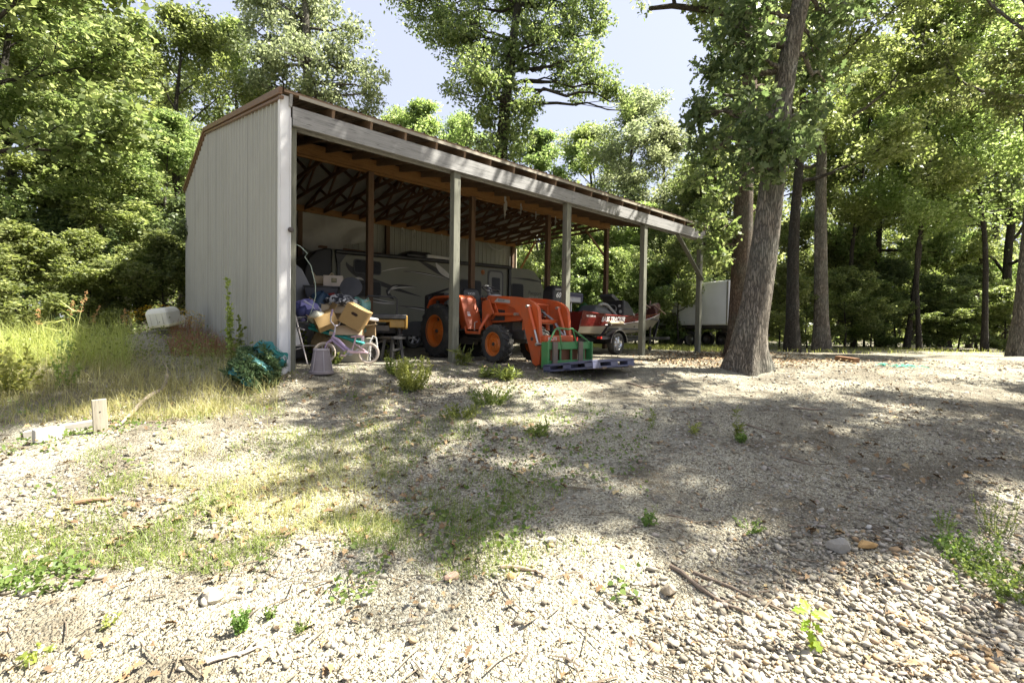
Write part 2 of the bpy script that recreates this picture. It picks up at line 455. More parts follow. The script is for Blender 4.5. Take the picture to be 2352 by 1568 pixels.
    b = MB(); b.box((.042, -.075, 1.87), (.135, .012, 4.05)); b.box((-.032, -.03, 1.87), (.012, .10, 4.05)); b.box((.105, -.092, 1.75), (.012, .03, 3.7))
    ct = b.obj('corner_trim', trimw, S_, bevel=.004)
    MB().lathe([(0, .03), (.03, .028), (.04, .01), (.03, 0), (.02, -.03)], 'y', (.10, -.12, 2.0), 14).obj('knob', paint('dark_iron', (.05, .04, .035), .6), ct, smooth=True)
    # posts
    for i, x in enumerate(BX[1:]):
        MB().box((x, 0, ZF0/2-.15), (.14, .14, ZF0+.3)).obj('post', postm, S_, bevel=.006)
    MB().box((.160, .03, ZF0/2-.15), (.09, .13, ZF0+.3)).obj('post', postm, S_, bevel=.006)
    for i, x in enumerate(BX):
        xx = x if x else .14
        MB().box((xx, YI, ZI/2-.15), (.14, .14, ZI+.3)).obj('post', postd, S_, bevel=.006)
        MB().box((xx if x < 12 else x-.05, YB-.14, ZI/2-.15), (.14, .14, ZI+.3)).obj('post', postd, S_, bevel=.006)
    # beams: front double board with butt joints over the posts
    xs = [.125, BX[2]+.03, BX[4]+.10]
    for a, c_ in zip(xs[:-1], xs[1:]):
        MB().box(((a+c_)/2, -.095, (ZF0+ZF1)/2), (c_-a-.006, .045, ZF1-ZF0)).obj('front_beam', grey, S_, bevel=.004)
    MB().box((BX[4]/2+.12, .095, (ZF0+ZF1)/2), (BX[4]-.1, .045, ZF1-ZF0-.004)).obj('front_beam', grey, S_, bevel=.004)
    for dy in (-.095, .095):
        MB().box((BX[4]/2+.09, YI+dy, ZI+.135), (BX[4]-.05, .045, .27)).obj('inner_beam', warm, S_, bevel=.004)
    MB().box((BX[4]/2+.06, YB-.235, ZI+.09), (BX[4]-.08, .045, .25)).obj('back_beam', warm, S_, bevel=.004)
    # lean-to rafters
    for i in range(21):
        x = .10 + i*(BX[4]-.03)/20
        MB().bar((x, -.12, roof_z(-.12)-.125), (x, YI+.1, roof_z(YI+.1)-.125), .04, .17).obj('rafter', rafm if i else grey, S_)
    b = MB()
    for y in (-.10, .75, 1.5, 2.25, 3.0): b.bar((0, y, roof_z(y)-.022), (BX[4]+.22, y, roof_z(y)-.022), .085, .036, (0, 0, 1))
    b.obj('purlin', pur, S_)
    MB().bar((.2, -.148, roof_z(-.148)-.05), (BX[4]+.28, -.148, roof_z(-.148)-.05), .012, .05).obj('eave_trim', paint('eave', (.30, .27, .21), .5), S_)
    # trusses
    for i in range(21):
        x = .10 + i*(BX[4]-.03)/20
        b = MB(); zc = ZI+.055; w_ = .038
        b.bar((x, YI+.125, zc), (x, YB-.262, zc), w_, .085)
        top = lambda y: roof_z(y)-.14
        b.bar((x+.001, YI+.05, top(YI+.05)), (x+.001, YR, top(YR)), w_, .085); b.bar((x+.001, YR, top(YR)), (x+.001, YB-.15, top(YB-.15)), w_, .085)
        for ya, yb, up in ((3.75, 3.76, 0), (4.75, 4.3, 0), (4.75, YR-.02, 0), (6.7, YR+.02, 0), (6.7, 7.3, 0), (7.9, 7.6, 0)):
            b.bar((x+.002, ya, zc), (x+.002, yb, top(yb)), w_-.004, .07)
        b.obj('truss', trm, S_)
    # knee braces at the open right end
    MB().bar((10.75, -.045, 3.47), (12.10, -.135, 2.25), .04, .12, (0, 1, 0)).obj('knee_brace', postm, S_)
    MB().bar((12.20, YI+.95, ZI+.05), (12.20, YI+.06, 3.35), .04, .10, (1, 0, 0)).obj('knee_brace', warm, S_)
    MB().bar((12.20, YB-1.5, ZI+.05), (12.20, YB-.2, 2.9), .04, .10, (1, 0, 0)).obj('knee_brace', warm, S_)
    MB().box((12.24, YB-.2, 2.1), (.03, .12, 4.4)).obj('corner_trim', paint('trim_cream', (.62, .56, .42), .5), S_)
    # torn insulation hanging from beams
    rr = random.Random(5)
    def rag(x, y, z, w, l):
        n = 6; vs = []
        for i in range(n+1):
            f_ = i/n; ww = w*(1-.6*f_)*(1+.3*rr.uniform(-1, 1))
            for k in (-1, 0, 1): vs.append((x+ww*k/2+.03*math.sin(f_*5), y+.02*k*k+.03*math.sin(f_*6+k), z-l*f_*(1 if k == 0 else .85)))
        b = MB(); b.add(vs, [(i*3+k, i*3+k+1, (i+1)*3+k+1, (i+1)*3+k) for i in range(n) for k in range(2)])
        return b.obj('insulation_rag', insm, S_, smooth=70, fix=False)
    for px, py, w, l in ((1162, 478, .12, .75), (1198, 497, .08, .38), (1232, 516, .06, .25), (1277, 527, .06, .3)):
        q = on_y(px, py-30, YI-.16); rag(q.x, YI-.15, q.z, w, l)
    for x in (5.4, 6.6, 7.1, 8.3, 9.2, 9.6): rag(x, YB-.28, ZI-.02, .10, .35)
    MB().tube([(10.6, YB-.25, 4.3), (10.8, YB-.3, 4.1), (11.2, YB-.3, 4.05), (11.5, YB-.3, 4.2)], .035, 6).obj('insulation_rag', insm, S_, smooth=True)
shed()
# ------------------------------------------------------------------ shared machine materials
ORANGE = paint('tractor_orange', (.50, .085, .018), .42, 0, .25, 5, (.20, .10, .06), .6)
RIMOR = paint('rim_orange', (.50, .12, .012), .45, 0, .15, 5, (.3, .17, .07), .35)
RUBBER = paint('tyre_rubber', (.035, .035, .033), .8, 0, .3, 9, (.16, .14, .11), .35, .08, .3)
BLACK = paint('black_plastic', (.025, .025, .026), .45, 0, .25, 8, (.10, .09, .08), .3)
IRON = paint('dark_iron', (.05, .047, .043), .6, .3, .3, 9, (.13, .09, .05), .5)
STEEL = paint('bare_steel', (.42, .40, .37), .35, .8, .2, 9)
CHROME = paint('bright_metal', (.62, .62, .62), .22, .9, .1, 9)
GREENP = paint('implement_green', (.045, .20, .06), .45, 0, .18, 5, (.22, .20, .12), .3)
RUST = paint('rusty_steel', (.20, .085, .04), .8, .2, .4, 10, (.07, .04, .03), .5)
GREYST = paint('worn_fork_steel', (.17, .145, .12), .65, .4, .3, 9, (.20, .11, .06), .4)
WHITEP = paint('white_sticker', (.72, .72, .70), .5, 0, .08, 9)
GLASS = paint('dark_glass', (.006, .006, .007), .3, 0, .1, 4, None, 0, 0, .2)

def tyre_mesh(Rr, w, bead, lug=0, nl=22):
    "an agricultural or road tyre turned about x; the outer face is -x"
    b = MB(); h = w/2
    b.lathe([(bead, -h*.72), (bead+.02*Rr, -h*.86), (bead+(Rr-bead)*.45, -h), (Rr*.93, -h*.93), (Rr*.975, -h*.72), (Rr*.985, 0), (Rr*.975, h*.72), (Rr*.93, h*.93), (bead+(Rr-bead)*.45, h), (bead+.02*Rr, h*.86), (bead, h*.72)], 'x', (0, 0, 0), 40, None, False)
    if lug:
        for sgn in (-1, 1):
            for k in range(nl):
                a = 2*PI*(k + (.5 if sgn > 0 else 0))/nl
                def P(u, ang, r_): return Vector((sgn*u, r_*math.cos(ang), r_*math.sin(ang)))
                da = 2*PI/nl
                vs = []
                for u, aa, r0 in ((h*.02, a+da*.42, Rr*.975), (h*.5, a+da*.2, Rr*.978), (h*.93, a-.12*da, Rr*.94), (h*1.01, a-.15*da, Rr*.84)):
                    wd = da*.19
                    for dr in (-.012*Rr, lug):
                        k2 = .8 if dr > 0 else 1
                        vs += [P(u, aa-wd*k2, r0+dr), P(u, aa+wd*k2, r0+dr)]
                fs = []
                for i in range(3):
                    o_ = i*4; p_ = o_+4
                    fs += [(o_+2, o_+3, p_+3, p_+2), (o_, o_+2, p_+2, p_), (o_+3, o_+1, p_+1, p_+3)]
                fs += [(0, 1, 3, 2), (13, 12, 14, 15)]
                b.add(vs, fs)
    return b
def disc_rim(bead, w, dish, hub, nb=8):
    h = w/2
    b = MB()
    b.lathe([(bead*.98, -h*.85), (bead*1.06, -h*.88), (bead*1.06, -h*.80), (bead*.93, -h*.66), (bead*.90, -dish), (bead*.72, -dish+.01), (bead*.55, -dish-.03), (bead*.30, -dish-.035), (hub, -dish-.05), (0, -dish-.05)], 'x', (0, 0, 0), 40, None, False)
    b.lathe([(bead*.93, -h*.66), (bead*.93, h*.8)], 'x', (0, 0, 0), 40, None, False)
    for k in range(nb):
        a = 2*PI*k/nb
        b.lathe([(0, -.02), (.013, -.018), (.013, .01)], 'x', (-dish-.045, bead*.40*math.cos(a), bead*.40*math.sin(a)), 6, None, False)
    return b
def tractor():
    O = Vector((4.25, .6, 0)); T = thing('tractor', 'orange compact tractor with front loader parked under the open shed', 'tractor', O)
    L3 = lambda p: (p[0]-O.x, p[1]-O.y, p[2]-O.z)
    # wheels
    for sx in (-1, 1):
        for nm, y, Rr, w, bead, xo, lug, nl in (('rear', 1.02, .585, .33, .335, .50, .032, 20), ('front', -.98, .355, .25, .215, .505, .024, 18)):
            wh = bpy.data.objects.new('wheel', None); C.objects.link(wh); wh.parent = T; wh.location = (sx*xo, y, Rr-.005)
            if sx > 0: wh.rotation_euler = (0, 0, PI)
            tyre_mesh(Rr, w, bead, lug, nl).obj('tyre', RUBBER, wh, smooth=35)
            disc_rim(bead, w, .02 if nm == 'rear' else .04, .05).obj('rim', RIMOR, wh, smooth=35)
            b = MB().lathe([(.0, -.10), (.035, -.10), (.045, -.06), (.05, -.02)], 'x', (-.0, 0, 0), 12); b.obj('hub', IRON, wh, smooth=True)
    # chassis, engine, axles
    b = MB(); b.box((0, .55, .58), (.40, 1.5, .42)); b.box((0, -.55, .62), (.36, 1.0, .40)); b.box((0, -1.0, .42), (.95, .14, .12)); b.box((0, 1.02, .58), (.8, .22, .22))
    b.box((0, -1.25, .52), (.42, .35, .16)); b.box((-.2, .35, .38), (.14, .5, .16)); b.tube([(-.26, .6, .5), (-.28, 0, .42), (-.24, -.8, .46)], .025, 6)
    b.box((-.24, -.1, .75), (.10, .3, .16)); b.tube([(-.25, .2, .65), (-.3, -.3, .7), (-.26, -.7, .62)], .018, 6); b.box((.22, .2, .5), (.12, .4, .24))
    b.box((0, 1.35, .62), (.5, .5, .3)); b.bar((-.35, 1.3, .45), (-.35, 1.9, .38), .05, .07); b.bar((.35, 1.3, .45), (.35, 1.9, .38), .05, .07)
    b.obj('chassis', IRON, T, bevel=.01)
    # hood with side panels and dash cowl
    b = MB(); rings = []
    for y, wz, z0, z1 in ((-.24, .30, .72, 1.23), (-.3, .31, .74, 1.235), (-.6, .305, .76, 1.215), (-1.1, .29, .78, 1.15), (-1.36, .26, .80, 1.075), (-1.42, .23, .83, 1.03)):
        r_ = .09; q = []
        for (x, z_) in ((-wz, z0), (-wz, z1-r_), (-wz+r_*.35, z1-r_*.3), (-wz+r_*1.2, z1), (wz-r_*1.2, z1), (wz-r_*.35, z1-r_*.3), (wz, z1-r_), (wz, z0)): q.append((x, y, z_))
        rings.append(q)
    b.loft(rings); b.obj('hood', ORANGE, T, smooth=50)
    b = MB(); b.prism([(-.95, .80), (-.45, .80), (-.45, .98), (-.6, 1.04), (-.95, 1.0)], 'x', -.315, .315); b.obj('hood_side_screen', BLACK, T)
    gr = MB(); gr.loft([[(-.245, -1.405, .80), (-.20, -1.425, 1.05), (.20, -1.425, 1.05), (.245, -1.405, .80)], [(-.225, -1.445, .80), (-.19, -1.455, 1.035), (.19, -1.455, 1.035), (.225, -1.445, .80)]])
    g = gr.obj('grille', BLACK, T)
    b = MB()
    for k in range(7): b.box((0, -1.458, .82+k*.03), (.36, .008, .008))
    b.obj('grille_bar', IRON, g)
    for sx in (-1, 1):
        h = MB().loft([[(sx*.06, -1.462, .93), (sx*.08, -1.468, 1.03), (sx*.175, -1.462, 1.03), (sx*.17, -1.462, .91)], [(sx*.07, -1.472, .94), (sx*.085, -1.478, 1.022), (sx*.165, -1.472, 1.022), (sx*.16, -1.472, .92)]]).obj('headlight', CHROME, g)
        MB().lathe([(0, .01), (.025, .008), (.034, 0)], 'y', (sx*.122, -1.476, .975), 14).obj('lamp', paint('lamp_glass', (.45, .48, .5), .1, .2, .1), h, smooth=True)
    b = MB(); b.lathe([(0, .16), (.10, .145), (.17, .09), (.20, 0), (.20, -.2)], 'z', (0, -.30, 1.20), 18); b.obj('dash_cowl', paint('grey_plastic', (.30, .30, .29), .5, 0, .1, 6), T, smooth=True)
    b = MB(); ring = [(.19*math.cos(a), .19*math.sin(a)) for a in [2*PI*k/20 for k in range(21)]]
    e = Euler((R(28), 0, 0)).to_matrix()
    b.tube([e @ Vector((x, y, 0)) + Vector((0, -.14, 1.46)) for x, y in ring], .018, 7)
    for a in (0, 2.1, 4.2): b.tube([Vector((0, -.14, 1.46)), e @ Vector((.19*math.cos(a), .19*math.sin(a), 0)) + Vector((0, -.14, 1.46))], .012, 6)
    b.tube([(0, -.14, 1.46), (0, -.24, 1.26)], .025, 8); b.obj('steering_wheel', BLACK, T, smooth=True)
    # fenders
    for sx in (-1, 1):
        fo = [(1.34, 1.10), (1.22, 1.27), (1.02, 1.34), (.14, 1.33), (.02, 1.26), (-.16, .82), (-.27, .62)]
        fi = [(-.22, .62), (-.11, .82), (.07, 1.22), (.18, 1.28), (1.0, 1.29), (1.18, 1.23), (1.30, 1.08)]
        MB().prism(fo+fi, 'x', sx*.27, sx*.655).obj('fender', ORANGE, T, bevel=.012)
        f2 = MB().prism([(-.27, .62), (.10, .60), (.55, .60), (.70, 1.2), (.2, 1.31), (.04, 1.24), (-.16, .8)], 'x', sx*.255, sx*.285).obj('fender_panel', ORANGE, T, bevel=.006)
        if sx < 0:
            m4 = frame4((-.64, .17, 1.10), (0, -.43, -.90), (1, 0, 0))
            b = MB(); 
            for (x0, x1) in ((0, .27), (.29, .34)): b.box(((x0+x1)/2, -.04, .004), (x1-x0, .075, .006))
            q = b.obj('decal', WHITEP, f2); q.matrix_local = frame4((-.50, .01, 1.20), (0, -.40, -.91), (1, 0, .0))
        b = MB()
        for k in range(3): b.lathe([(0, .05), (.012, .045), (.014, 0)], 'z', (sx*.45, .55+.08*k, 1.36), 8)
        b.box((sx*.46, 1.05, 1.385), (.16, .5, .05)); b.obj('fender_console', BLACK, T)
    # platform and step
    b = MB(); b.box((0, .16, .615), (1.2, .62, .03)); b.obj('platform', BLACK, T)
    for sx in (-1, 1):
        b = MB(); b.tube([(sx*.635, -.13, .68), (sx*.635, -.17, .56), (sx*.635, -.60, .555), (sx*.635, -.62, .64), (sx*.45, -.64, .92)], .03, 8); b.obj('step_rail', ORANGE, T, smooth=True)
        MB().tube([(sx*.5, -.25, .60), (sx*.5, -.26, .76), (sx*.44, -.27, .78)], .012, 6).obj('pedal', STEEL, T)
    n_before = set(bpy.data.objects)
    s_ = MB(); s_.loft([[(-.25, .50, .90), (.25, .50, .90), (.25, .98, .92), (-.25, .98, .92)], [(-.27, .48, 1.0), (.27, .48, 1.0), (.27, 1.0, 1.0), (-.27, 1.0, 1.0)], [(-.24, .52, 1.04), (.24, .52, 1.04), (.24, .98, 1.03), (-.24, .98, 1.03)]]).obj('seat', BLACK, T, bevel=.03)
    b = MB(); b.loft([[(-.25, .93, 1.0), (.25, .93, 1.0), (.25, 1.05, 1.0), (-.25, 1.05, 1.0)], [(-.26, .97, 1.25), (.26, .97, 1.25), (.26, 1.10, 1.25), (-.26, 1.10, 1.25)], [(-.20, 1.02, 1.48), (.20, 1.02, 1.48), (.20, 1.13, 1.48), (-.20, 1.13, 1.48)], [(-.14, 1.06, 1.53), (.14, 1.06, 1.53), (.14, 1.12, 1.53), (-.14, 1.12, 1.53)]])
    sb = b.obj('backrest', BLACK, T, bevel=.03)
    MB().loft([[(-.16, .945, 1.10), (.16, .945, 1.10), (.16, .975, 1.10), (-.16, .975, 1.10)], [(-.15, .965, 1.30), (.15, .965, 1.30), (.15, 1.0, 1.30), (-.15, 1.0, 1.30)]]).obj('cushion_crease', paint('seat_grey', (.06, .06, .06), .4), sb, bevel=.02)
    lettering('lettering', 'KIOTI', .075, WHITEP, frame4((-.11, .995, 1.38), (1, 0, 0), (0, .18, 1)), sb, .001)
    MB().box((.27, .72, 1.42), (.10, .09, .34), (R(-12), 0, 0)).obj('armrest', paint('armrest_grey', (.20, .20, .20), .45), T, bevel=.04)
    b = MB(); b.box((0, .75, .80), (.34, .4, .2)); b.tube([(-.3, .45, .9), (-.34, .36, 1.12)], .012, 6); b.tube([(-.22, .3, .62), (-.26, .18, .98), (-.2, .14, 1.02)], .012, 6)
    for k in range(4): b.box((0, .545, .74+k*.04), (.30, .03, .022))
    b.obj('seat_base', IRON, T)
    MB().lathe([(0, .03), (.02, .025), (.024, 0), (.02, -.02)], 'z', (-.34, .36, 1.14), 8).obj('lever_knob', BLACK, T, smooth=True)
    for o_ in set(bpy.data.objects) - n_before:
        if o_.parent == T: o_.location.y -= .48
    # folded roll bar, black, behind the seat
    b = MB(); b.bar((-.5, 1.05, .8), (-.5, 1.15, 1.42), .06, .06); b.bar((.5, 1.05, .8), (.5, 1.15, 1.42), .06, .06); b.bar((-.5, 1.16, 1.40), (.5, 1.16, 1.40), .06, .06); b.bar((-.6, 1.45, 1.36), (-.45, .75, 1.50), .04, .04)
    b.box((-.35, 1.42, 1.16), (.5, .18, .42)); b.obj('roll_bar', BLACK, T, bevel=.008)
    # ---- loader
    zp = lambda a, c_: on_x((1260+a/6.19)/1.30612, (850+c_/6.19)/1.30612, 3.87)
    arm = [(1270, 250), (1300, 225), (1380, 232), (1640, 238), (1860, 255), (2010, 290), (2130, 350), (2200, 430), (2225, 520), (2260, 1090), (2265, 1180), (2235, 1510), (2170, 1530), (2110, 1480), (1990, 960), (1935, 660), (1900, 610), (1810, 560), (1800, 480), (1620, 395), (1480, 380), (1330, 365), (1280, 330)]
    poly = [(q.y-O.y, q.z) for q in (zp(*a) for a in arm)]
    mast = [(-.02, 1.20), (.12, 1.22), (.14, .85), (.02, .74), (-.12, .66), (-.2, .74), (-.12, 1.0)]
    mast = [(q.y-O.y, q.z) for q in (zp(*a) for a in ((1225, 330), (1330, 300), (1420, 560), (1365, 590), (1310, 680), (1240, 640), (1215, 560)))]
    for sx in (-1, 1):
        la = MB().prism(poly, 'x', sx*.38-.035, sx*.38+.035).obj('loader_arm', ORANGE, T, bevel=.008)
        MB().prism(mast, 'x', sx*.38-.075, sx*.38-.045).obj('mast_plate', ORANGE, T, bevel=.005)
        MB().prism(mast, 'x', sx*.38+.045, sx*.38+.075).obj('mast_plate', ORANGE, T, bevel=.005)
        b = MB(); b.bar((sx*.38, -.48, .95), (sx*.26, -.5, .42), .10, .12, (0, 1, 0)); b.bar((sx*.34, -.5, .5), (sx*.22, -.5, .45), .12, .14); b.obj('mast', ORANGE, T, bevel=.006)
        a0, a1 = zp(1370, 572), zp(1850, 575)
        k0, k1 = zp(2075, 430), zp(2250, 1130); km = k0 + (k1-k0)*.62
        dx = sx*.38-.0
        ox = dx + (-.09 if sx < 0 else .0)
        def W_(p, x): return (x, p.y-O.y, p.z)
        for pa, pb, ox_ in ((a0, a0+(a1-a0)*.86, 0), (k0, km, -.075), (k0, km, .075)): MB().tube([W_(pa, dx+ox_), W_(pb, dx+ox_)], .033, 12).obj('hydraulic_cylinder', ORANGE, T, smooth=True)
        for pa, pb, ox_, rr_ in ((a0+(a1-a0)*.86, a1, 0, .016), (km, k1, -.075, .018), (km, k1, .075, .018)): MB().tube([W_(pa, dx+ox_), W_(pb, dx+ox_)], rr_, 8).obj('piston_rod', STEEL, T, smooth=True)
        for p in (k0, k1, a1): MB().lathe([(0, .13), (.028, .13), (.028, -.13), (0, -.13)], 'x', W_(p, dx), 10).obj('pivot_pin', STEEL, T, smooth=True)
        if sx < 0:
            hl = zp(2105, 1030); MB().lathe([(0, .040), (.035, .040), (.035, -.040), (0, -.040)], 'x', W_(hl, dx), 16).obj('pin_hole', IRON, la)
            p0, p1 = zp(1405, 325), zp(1700, 350)
            b = MB(); dz = .055
            b.add([(dx-.038, p0.y-O.y, p0.z-.02), (dx-.038, p1.y-O.y, p1.z-.02), (dx-.038, p1.y-O.y, p1.z+.04), (dx-.038, p0.y-O.y-.1, p0.z+.05)], [(0, 1, 2, 3)])
            b.obj('decal', paint('silver_decal', (.42, .41, .40), .35, .3), la)
            lettering('lettering', 'KL130', .062, BLACK, frame4((dx-.0395, p0.y-O.y-.12, p0.z-.008), (0, p1.y-p0.y, p1.z-p0.z), (0, 0, 1)), la, .0005, .25, 1.15)
        b = MB()
        for k in range(3):
            x = sx*(.30-.022*k)
            b.tube([(x, -1.42, .98), (x-.0, -1.72, .80), (x, -1.86, .62), (x-.02, -2.02, .50)], .010, 6)
        b.obj('hose', BLACK if sx < 0 else paint('hose_grey', (.30, .29, .28), .4), T, smooth=True)
    b = MB(); b.tube([(-.36, -1.72, .78), (.36, -1.72, .78)], .045, 12)
    b.obj('cross_tube', ORANGE, T, smooth=True)
    ct = MB().box((0, -2.08, .475), (.74, .10, .12)).obj('cross_tube', ORANGE, T, bevel=.02)
    lettering('lettering', 'KIOTI', .085, WHITEP, frame4((-.30, -2.132, .445), (1, 0, 0), (0, 0, 1)), ct, .001)
    b = MB(); b.bar((-.31, -1.52, .78), (-.31, -1.50, 1.10), .05, .05); b.bar((.31, -1.52, .62), (.31, -1.50, 1.12), .06, .05); b.bar((.31, -1.52, 1.10), (-.05, -1.50, 1.12), .04, .03); b.bar((-.31, -1.52, .62), (-.31, -1.52, .8), .06, .05)
    b.obj('grille_guard', ORANGE, T, bevel=.006)
    # ---- pallet-fork frame, green
    ff = MB(); y = -2.35; zb = .02
    ff.box((0, y, .36), (1.16, .035, .13)); ff.box((0, y, .06), (1.16, .035, .10))
    for sx in (-1, 1): ff.box((sx*.57, y+.02, .21), (.03, .16, .43))
    for x in (-.2, .08, .42): ff.box((x, y+.02, .21), (.035, .03, .32))
    ff.box((-.50, y+.03, .2), (.10, .03, .36))
    fo = ff.obj('fork_frame', GREENP, T, bevel=.006)
    b = MB(); b.tube([(-.57, y, .40), (-.50, y-.01, .44), (-.36, y, .63), (-.28, y, .665), (-.02, y, .645), (.07, y, .66), (.34, y, .52), (.56, y, .41), (.585, y, .36), (.60, y-.01, .05)], .016, 8)
    b.tube([(-.28, y-.02, .66), (-.20, y-.02, .30)], .012, 6); b.tube([(.07, y-.02, .65), (.20, y-.02, .33)], .012, 6)
    b.obj('guard_hoop', GREENP, fo, smooth=True)
    for x in (-.40, .26):
        b = MB(); b.box((x, y-.045, .20), (.11, .035, .46)); b.bar((x, y-.06, -.02), (x, y-1.1, .06), .10, .035); b.obj('fork', GREYST, fo, bevel=.006)
    b = MB()
    for x, w in ((-.08, .14), (.22, .18), (.50, .08)): b.box((x, y+.08, .2), (w, .02, .34))
    b.box((0, y+.16, .22), (.7, .1, .4)); b.obj('carrier_plate', RUST, fo)
    return T
tractor()
def pallet():
    P = paint('pallet_blue', (.075, .082, .145), .5, 0, .18, 5, (.22, .20, .19), .4)
    T = thing('pallet', 'blue grey plastic pallet carried on the green tractor forks', 'pallet', (4.12, -2.30, .055)); T.rotation_euler = (R(-7.5), 0, 0)
    W2, D2 = .53, .53
    b = MB(); b.prism(rrect(-W2, -D2, W2, D2, .03), 'z', .045, .062)
    for k in range(7): b.box((0, -D2+.06+k*.157, .0635), (W2*2-.06, .09, .004))
    b.obj('top_deck', P, T, bevel=.003)
    b = MB()
    for y in (-D2+.065, 0, D2-.065): b.box((0, y, -.058), (2*W2, .13, .014))
    for x in (-W2+.065, 0, W2-.065): b.box((x, 0, -.0585), (.13, 2*D2-.262, .013))
    b.obj('bottom_deck', P, T, bevel=.003)
    b = MB()
    for y in (-D2+.08, 0, D2-.08):
        for x in (-W2+.09, 0, W2-.09): b.box((x, y, -.004), (.18, .16, .097))
    for x in (-W2+.005, W2-.005): b.box((x, 0, .035), (.01, 2*D2-.02, .025)); b.box((x, 0, -.045), (.01, 2*D2-.02, .02))
    for y in (-D2+.005, D2-.005): b.box((0, y, .035), (2*W2-.02, .01, .025)); b.box((0, y, -.045), (2*W2-.02, .01, .02))
    b.obj('block', P, T, bevel=.004)
pallet()
# ------------------------------------------------------------------ travel trailer under the back half of the shed
def travel_trailer():
    YF, YBK = 6.1, 8.45
    SKIN = paint('rv_skin', (.15, .15, .108), .45, 0, .10, 1.5, (.30, .28, .22), .25, 0)
    DARK = paint('rv_graphics_dark', (.005, .005, .005), .5); LITE = paint('rv_graphics_light', (.52, .51, .47), .4); CAPM = paint('rv_front_cap', (.008, .008, .009), .5, 0, .2, 3)
    T = thing('travel_trailer', 'long tan travel trailer with black swoosh graphics at the back of the shed', 'travel trailer', (7, 7.3, 0))
    O = Vector((7, 7.3, 0))
    YL, YK = YF-O.y, YBK-O.y
    side = [(3.05, .76), (11.25, .76), (11.42, 1.2), (11.50, 1.9), (11.46, 2.25), (11.28, 2.60), (10.92, 2.93), (10.6, 2.98), (3.05, 2.84)]
    b = MB(); b.prism([(x-O.x, z) for x, z in side], 'y', YL, YK); body = b.obj('body', SKIN, T, bevel=.025)
    cap = [(3.06, .76), (3.06, 2.84), (2.85, 2.83), (2.62, 2.74), (2.42, 2.52), (2.32, 2.2), (2.28, 1.7), (2.34, 1.1), (2.55, .80)]
    MB().prism([(x-O.x, z) for x, z in cap], 'y', YL+.004, YK-.004).obj('front_cap', CAPM, T, bevel=.04)
    b = MB(); b.box((0, 0, .60), (8.6, 2.1, .26)); b.bar((-4.5, .9, .58), (-6.0, 0, .55), .08, .14); b.bar((-4.5, -.9, .58), (-6.0, 0, .55), .08, .14); b.obj('chassis', IRON, T)
    # graphics, thin vinyl raised off the side
    def P(a, c_, frame='L'):
        px, py = ((870+a/5.004)/1.30612, (720+c_/5.004)/1.30612) if frame == 'L' else ((1300+a/6.19)/1.30612, (740+c_/6.19)/1.30612)
        q = on_y(px, py, YF); return (q.x-O.x, q.z)
    def sw(pts, m, fr='L', k=1):
        poly = [P(a, c_, fr) for a, c_ in pts]
        b = MB(); n = len(poly); b.add([(x, YL-.002*k, z) for x, z in poly], [tuple(range(n))]); b.obj('graphic', m, body, fix=False)
    def arc(p0, p1, p2, w0, w1, n=10):
        "a swoosh: quadratic stroke swelling in the middle"
        L_, R_ = [], []
        for i in range(n+1):
            t = i/n; a = [(1-t)**2*p0[j]+2*t*(1-t)*p1[j]+t*t*p2[j] for j in (0, 1)]
            d = [2*(1-t)*(p1[j]-p0[j])+2*t*(p2[j]-p1[j]) for j in (0, 1)]; l = math.hypot(*d) or 1
            w = (w0*(1-t)+w1*t)*math.sin(PI*min(1, t*.92+.06))
            L_.append((a[0]-d[1]/l*w/2, a[1]+d[0]/l*w/2)); R_.append((a[0]+d[1]/l*w/2, a[1]-d[0]/l*w/2))
        return L_ + R_[::-1]
    sw(arc((845, 330), (850, 470), (1450, 700), 60, 150), DARK, k=1)
    sw(arc((1040, 500), (1300, 660), (1970, 850), 70, 60), DARK, k=1.3)
    sw(arc((900, 635), (1040, 520), (1120, 620), 40, 30), LITE, k=2)
    sw(arc((1360, 478), (1550, 415), (1800, 412), 14, 8), LITE, k=2)
    sw(arc((1700, 470), (2000, 470), (2360, 600), 26, 30), DARK, k=2); sw(arc((1760, 470), (2050, 500), (2360, 590), 8, 10), LITE, k=3)
    sw(arc((1465, 800), (1430, 640), (1900, 705), 60, 40), DARK, k=2); sw(arc((1470, 800), (1480, 690), (1890, 710), 22, 20), LITE, k=3)
    sw(arc((1480, 810), (1500, 700), (1620, 690), 26, 20), LITE, k=3); sw(arc((1440, 740), (1480, 840), (1560, 890), 50, 60), DARK, k=2.5)
    sw(arc((1240, 870), (1400, 920), (1600, 935), 10, 14), LITE, k=2); sw(arc((1240, 925), (1400, 950), (1580, 955), 22, 26), LITE, k=2); sw(arc((1240, 895), (1400, 930), (1560, 945), 18, 12), DARK, k=1.6)
    sw(arc((1620, 985), (1900, 1010), (2160, 1050), 16, 30), DARK, k=2); sw(arc((1750, 1005), (1950, 1030), (2160, 1075), 8, 14), LITE, k=3)
    sw(arc((1920, 300), (2150, 420), (2460, 620), 60, 80), DARK, k=1.2); sw(arc((2190, 340), (2250, 480), (2480, 600), 70, 90), LITE, k=2)
    sw(arc((1420, 580), (1750, 590), (2010, 660), 14, 60), DARK, 'R', 2)
    # windows and door
    def win(x0, z0, x1, z1, r_=.07, nm='window'):
        w = MB().prism(rrect(x0-O.x-.03, z0-.03, x1-O.x+.03, z1+.03, r_+.02), 'y', YL-.022, YL+.01).obj(nm, BLACK, body, bevel=.004)
        MB().prism(rrect(x0-O.x, z0, x1-O.x, z1, r_), 'y', YL-.028, YL-.02).obj('pane', GLASS, w)
        return w
    win(3.70, 2.24, 4.50, 2.60); win(3.70, 1.56, 4.50, 2.0); win(7.45, 1.35, 8.3, 2.32); win(9.78, 1.5, 10.32, 2.36)
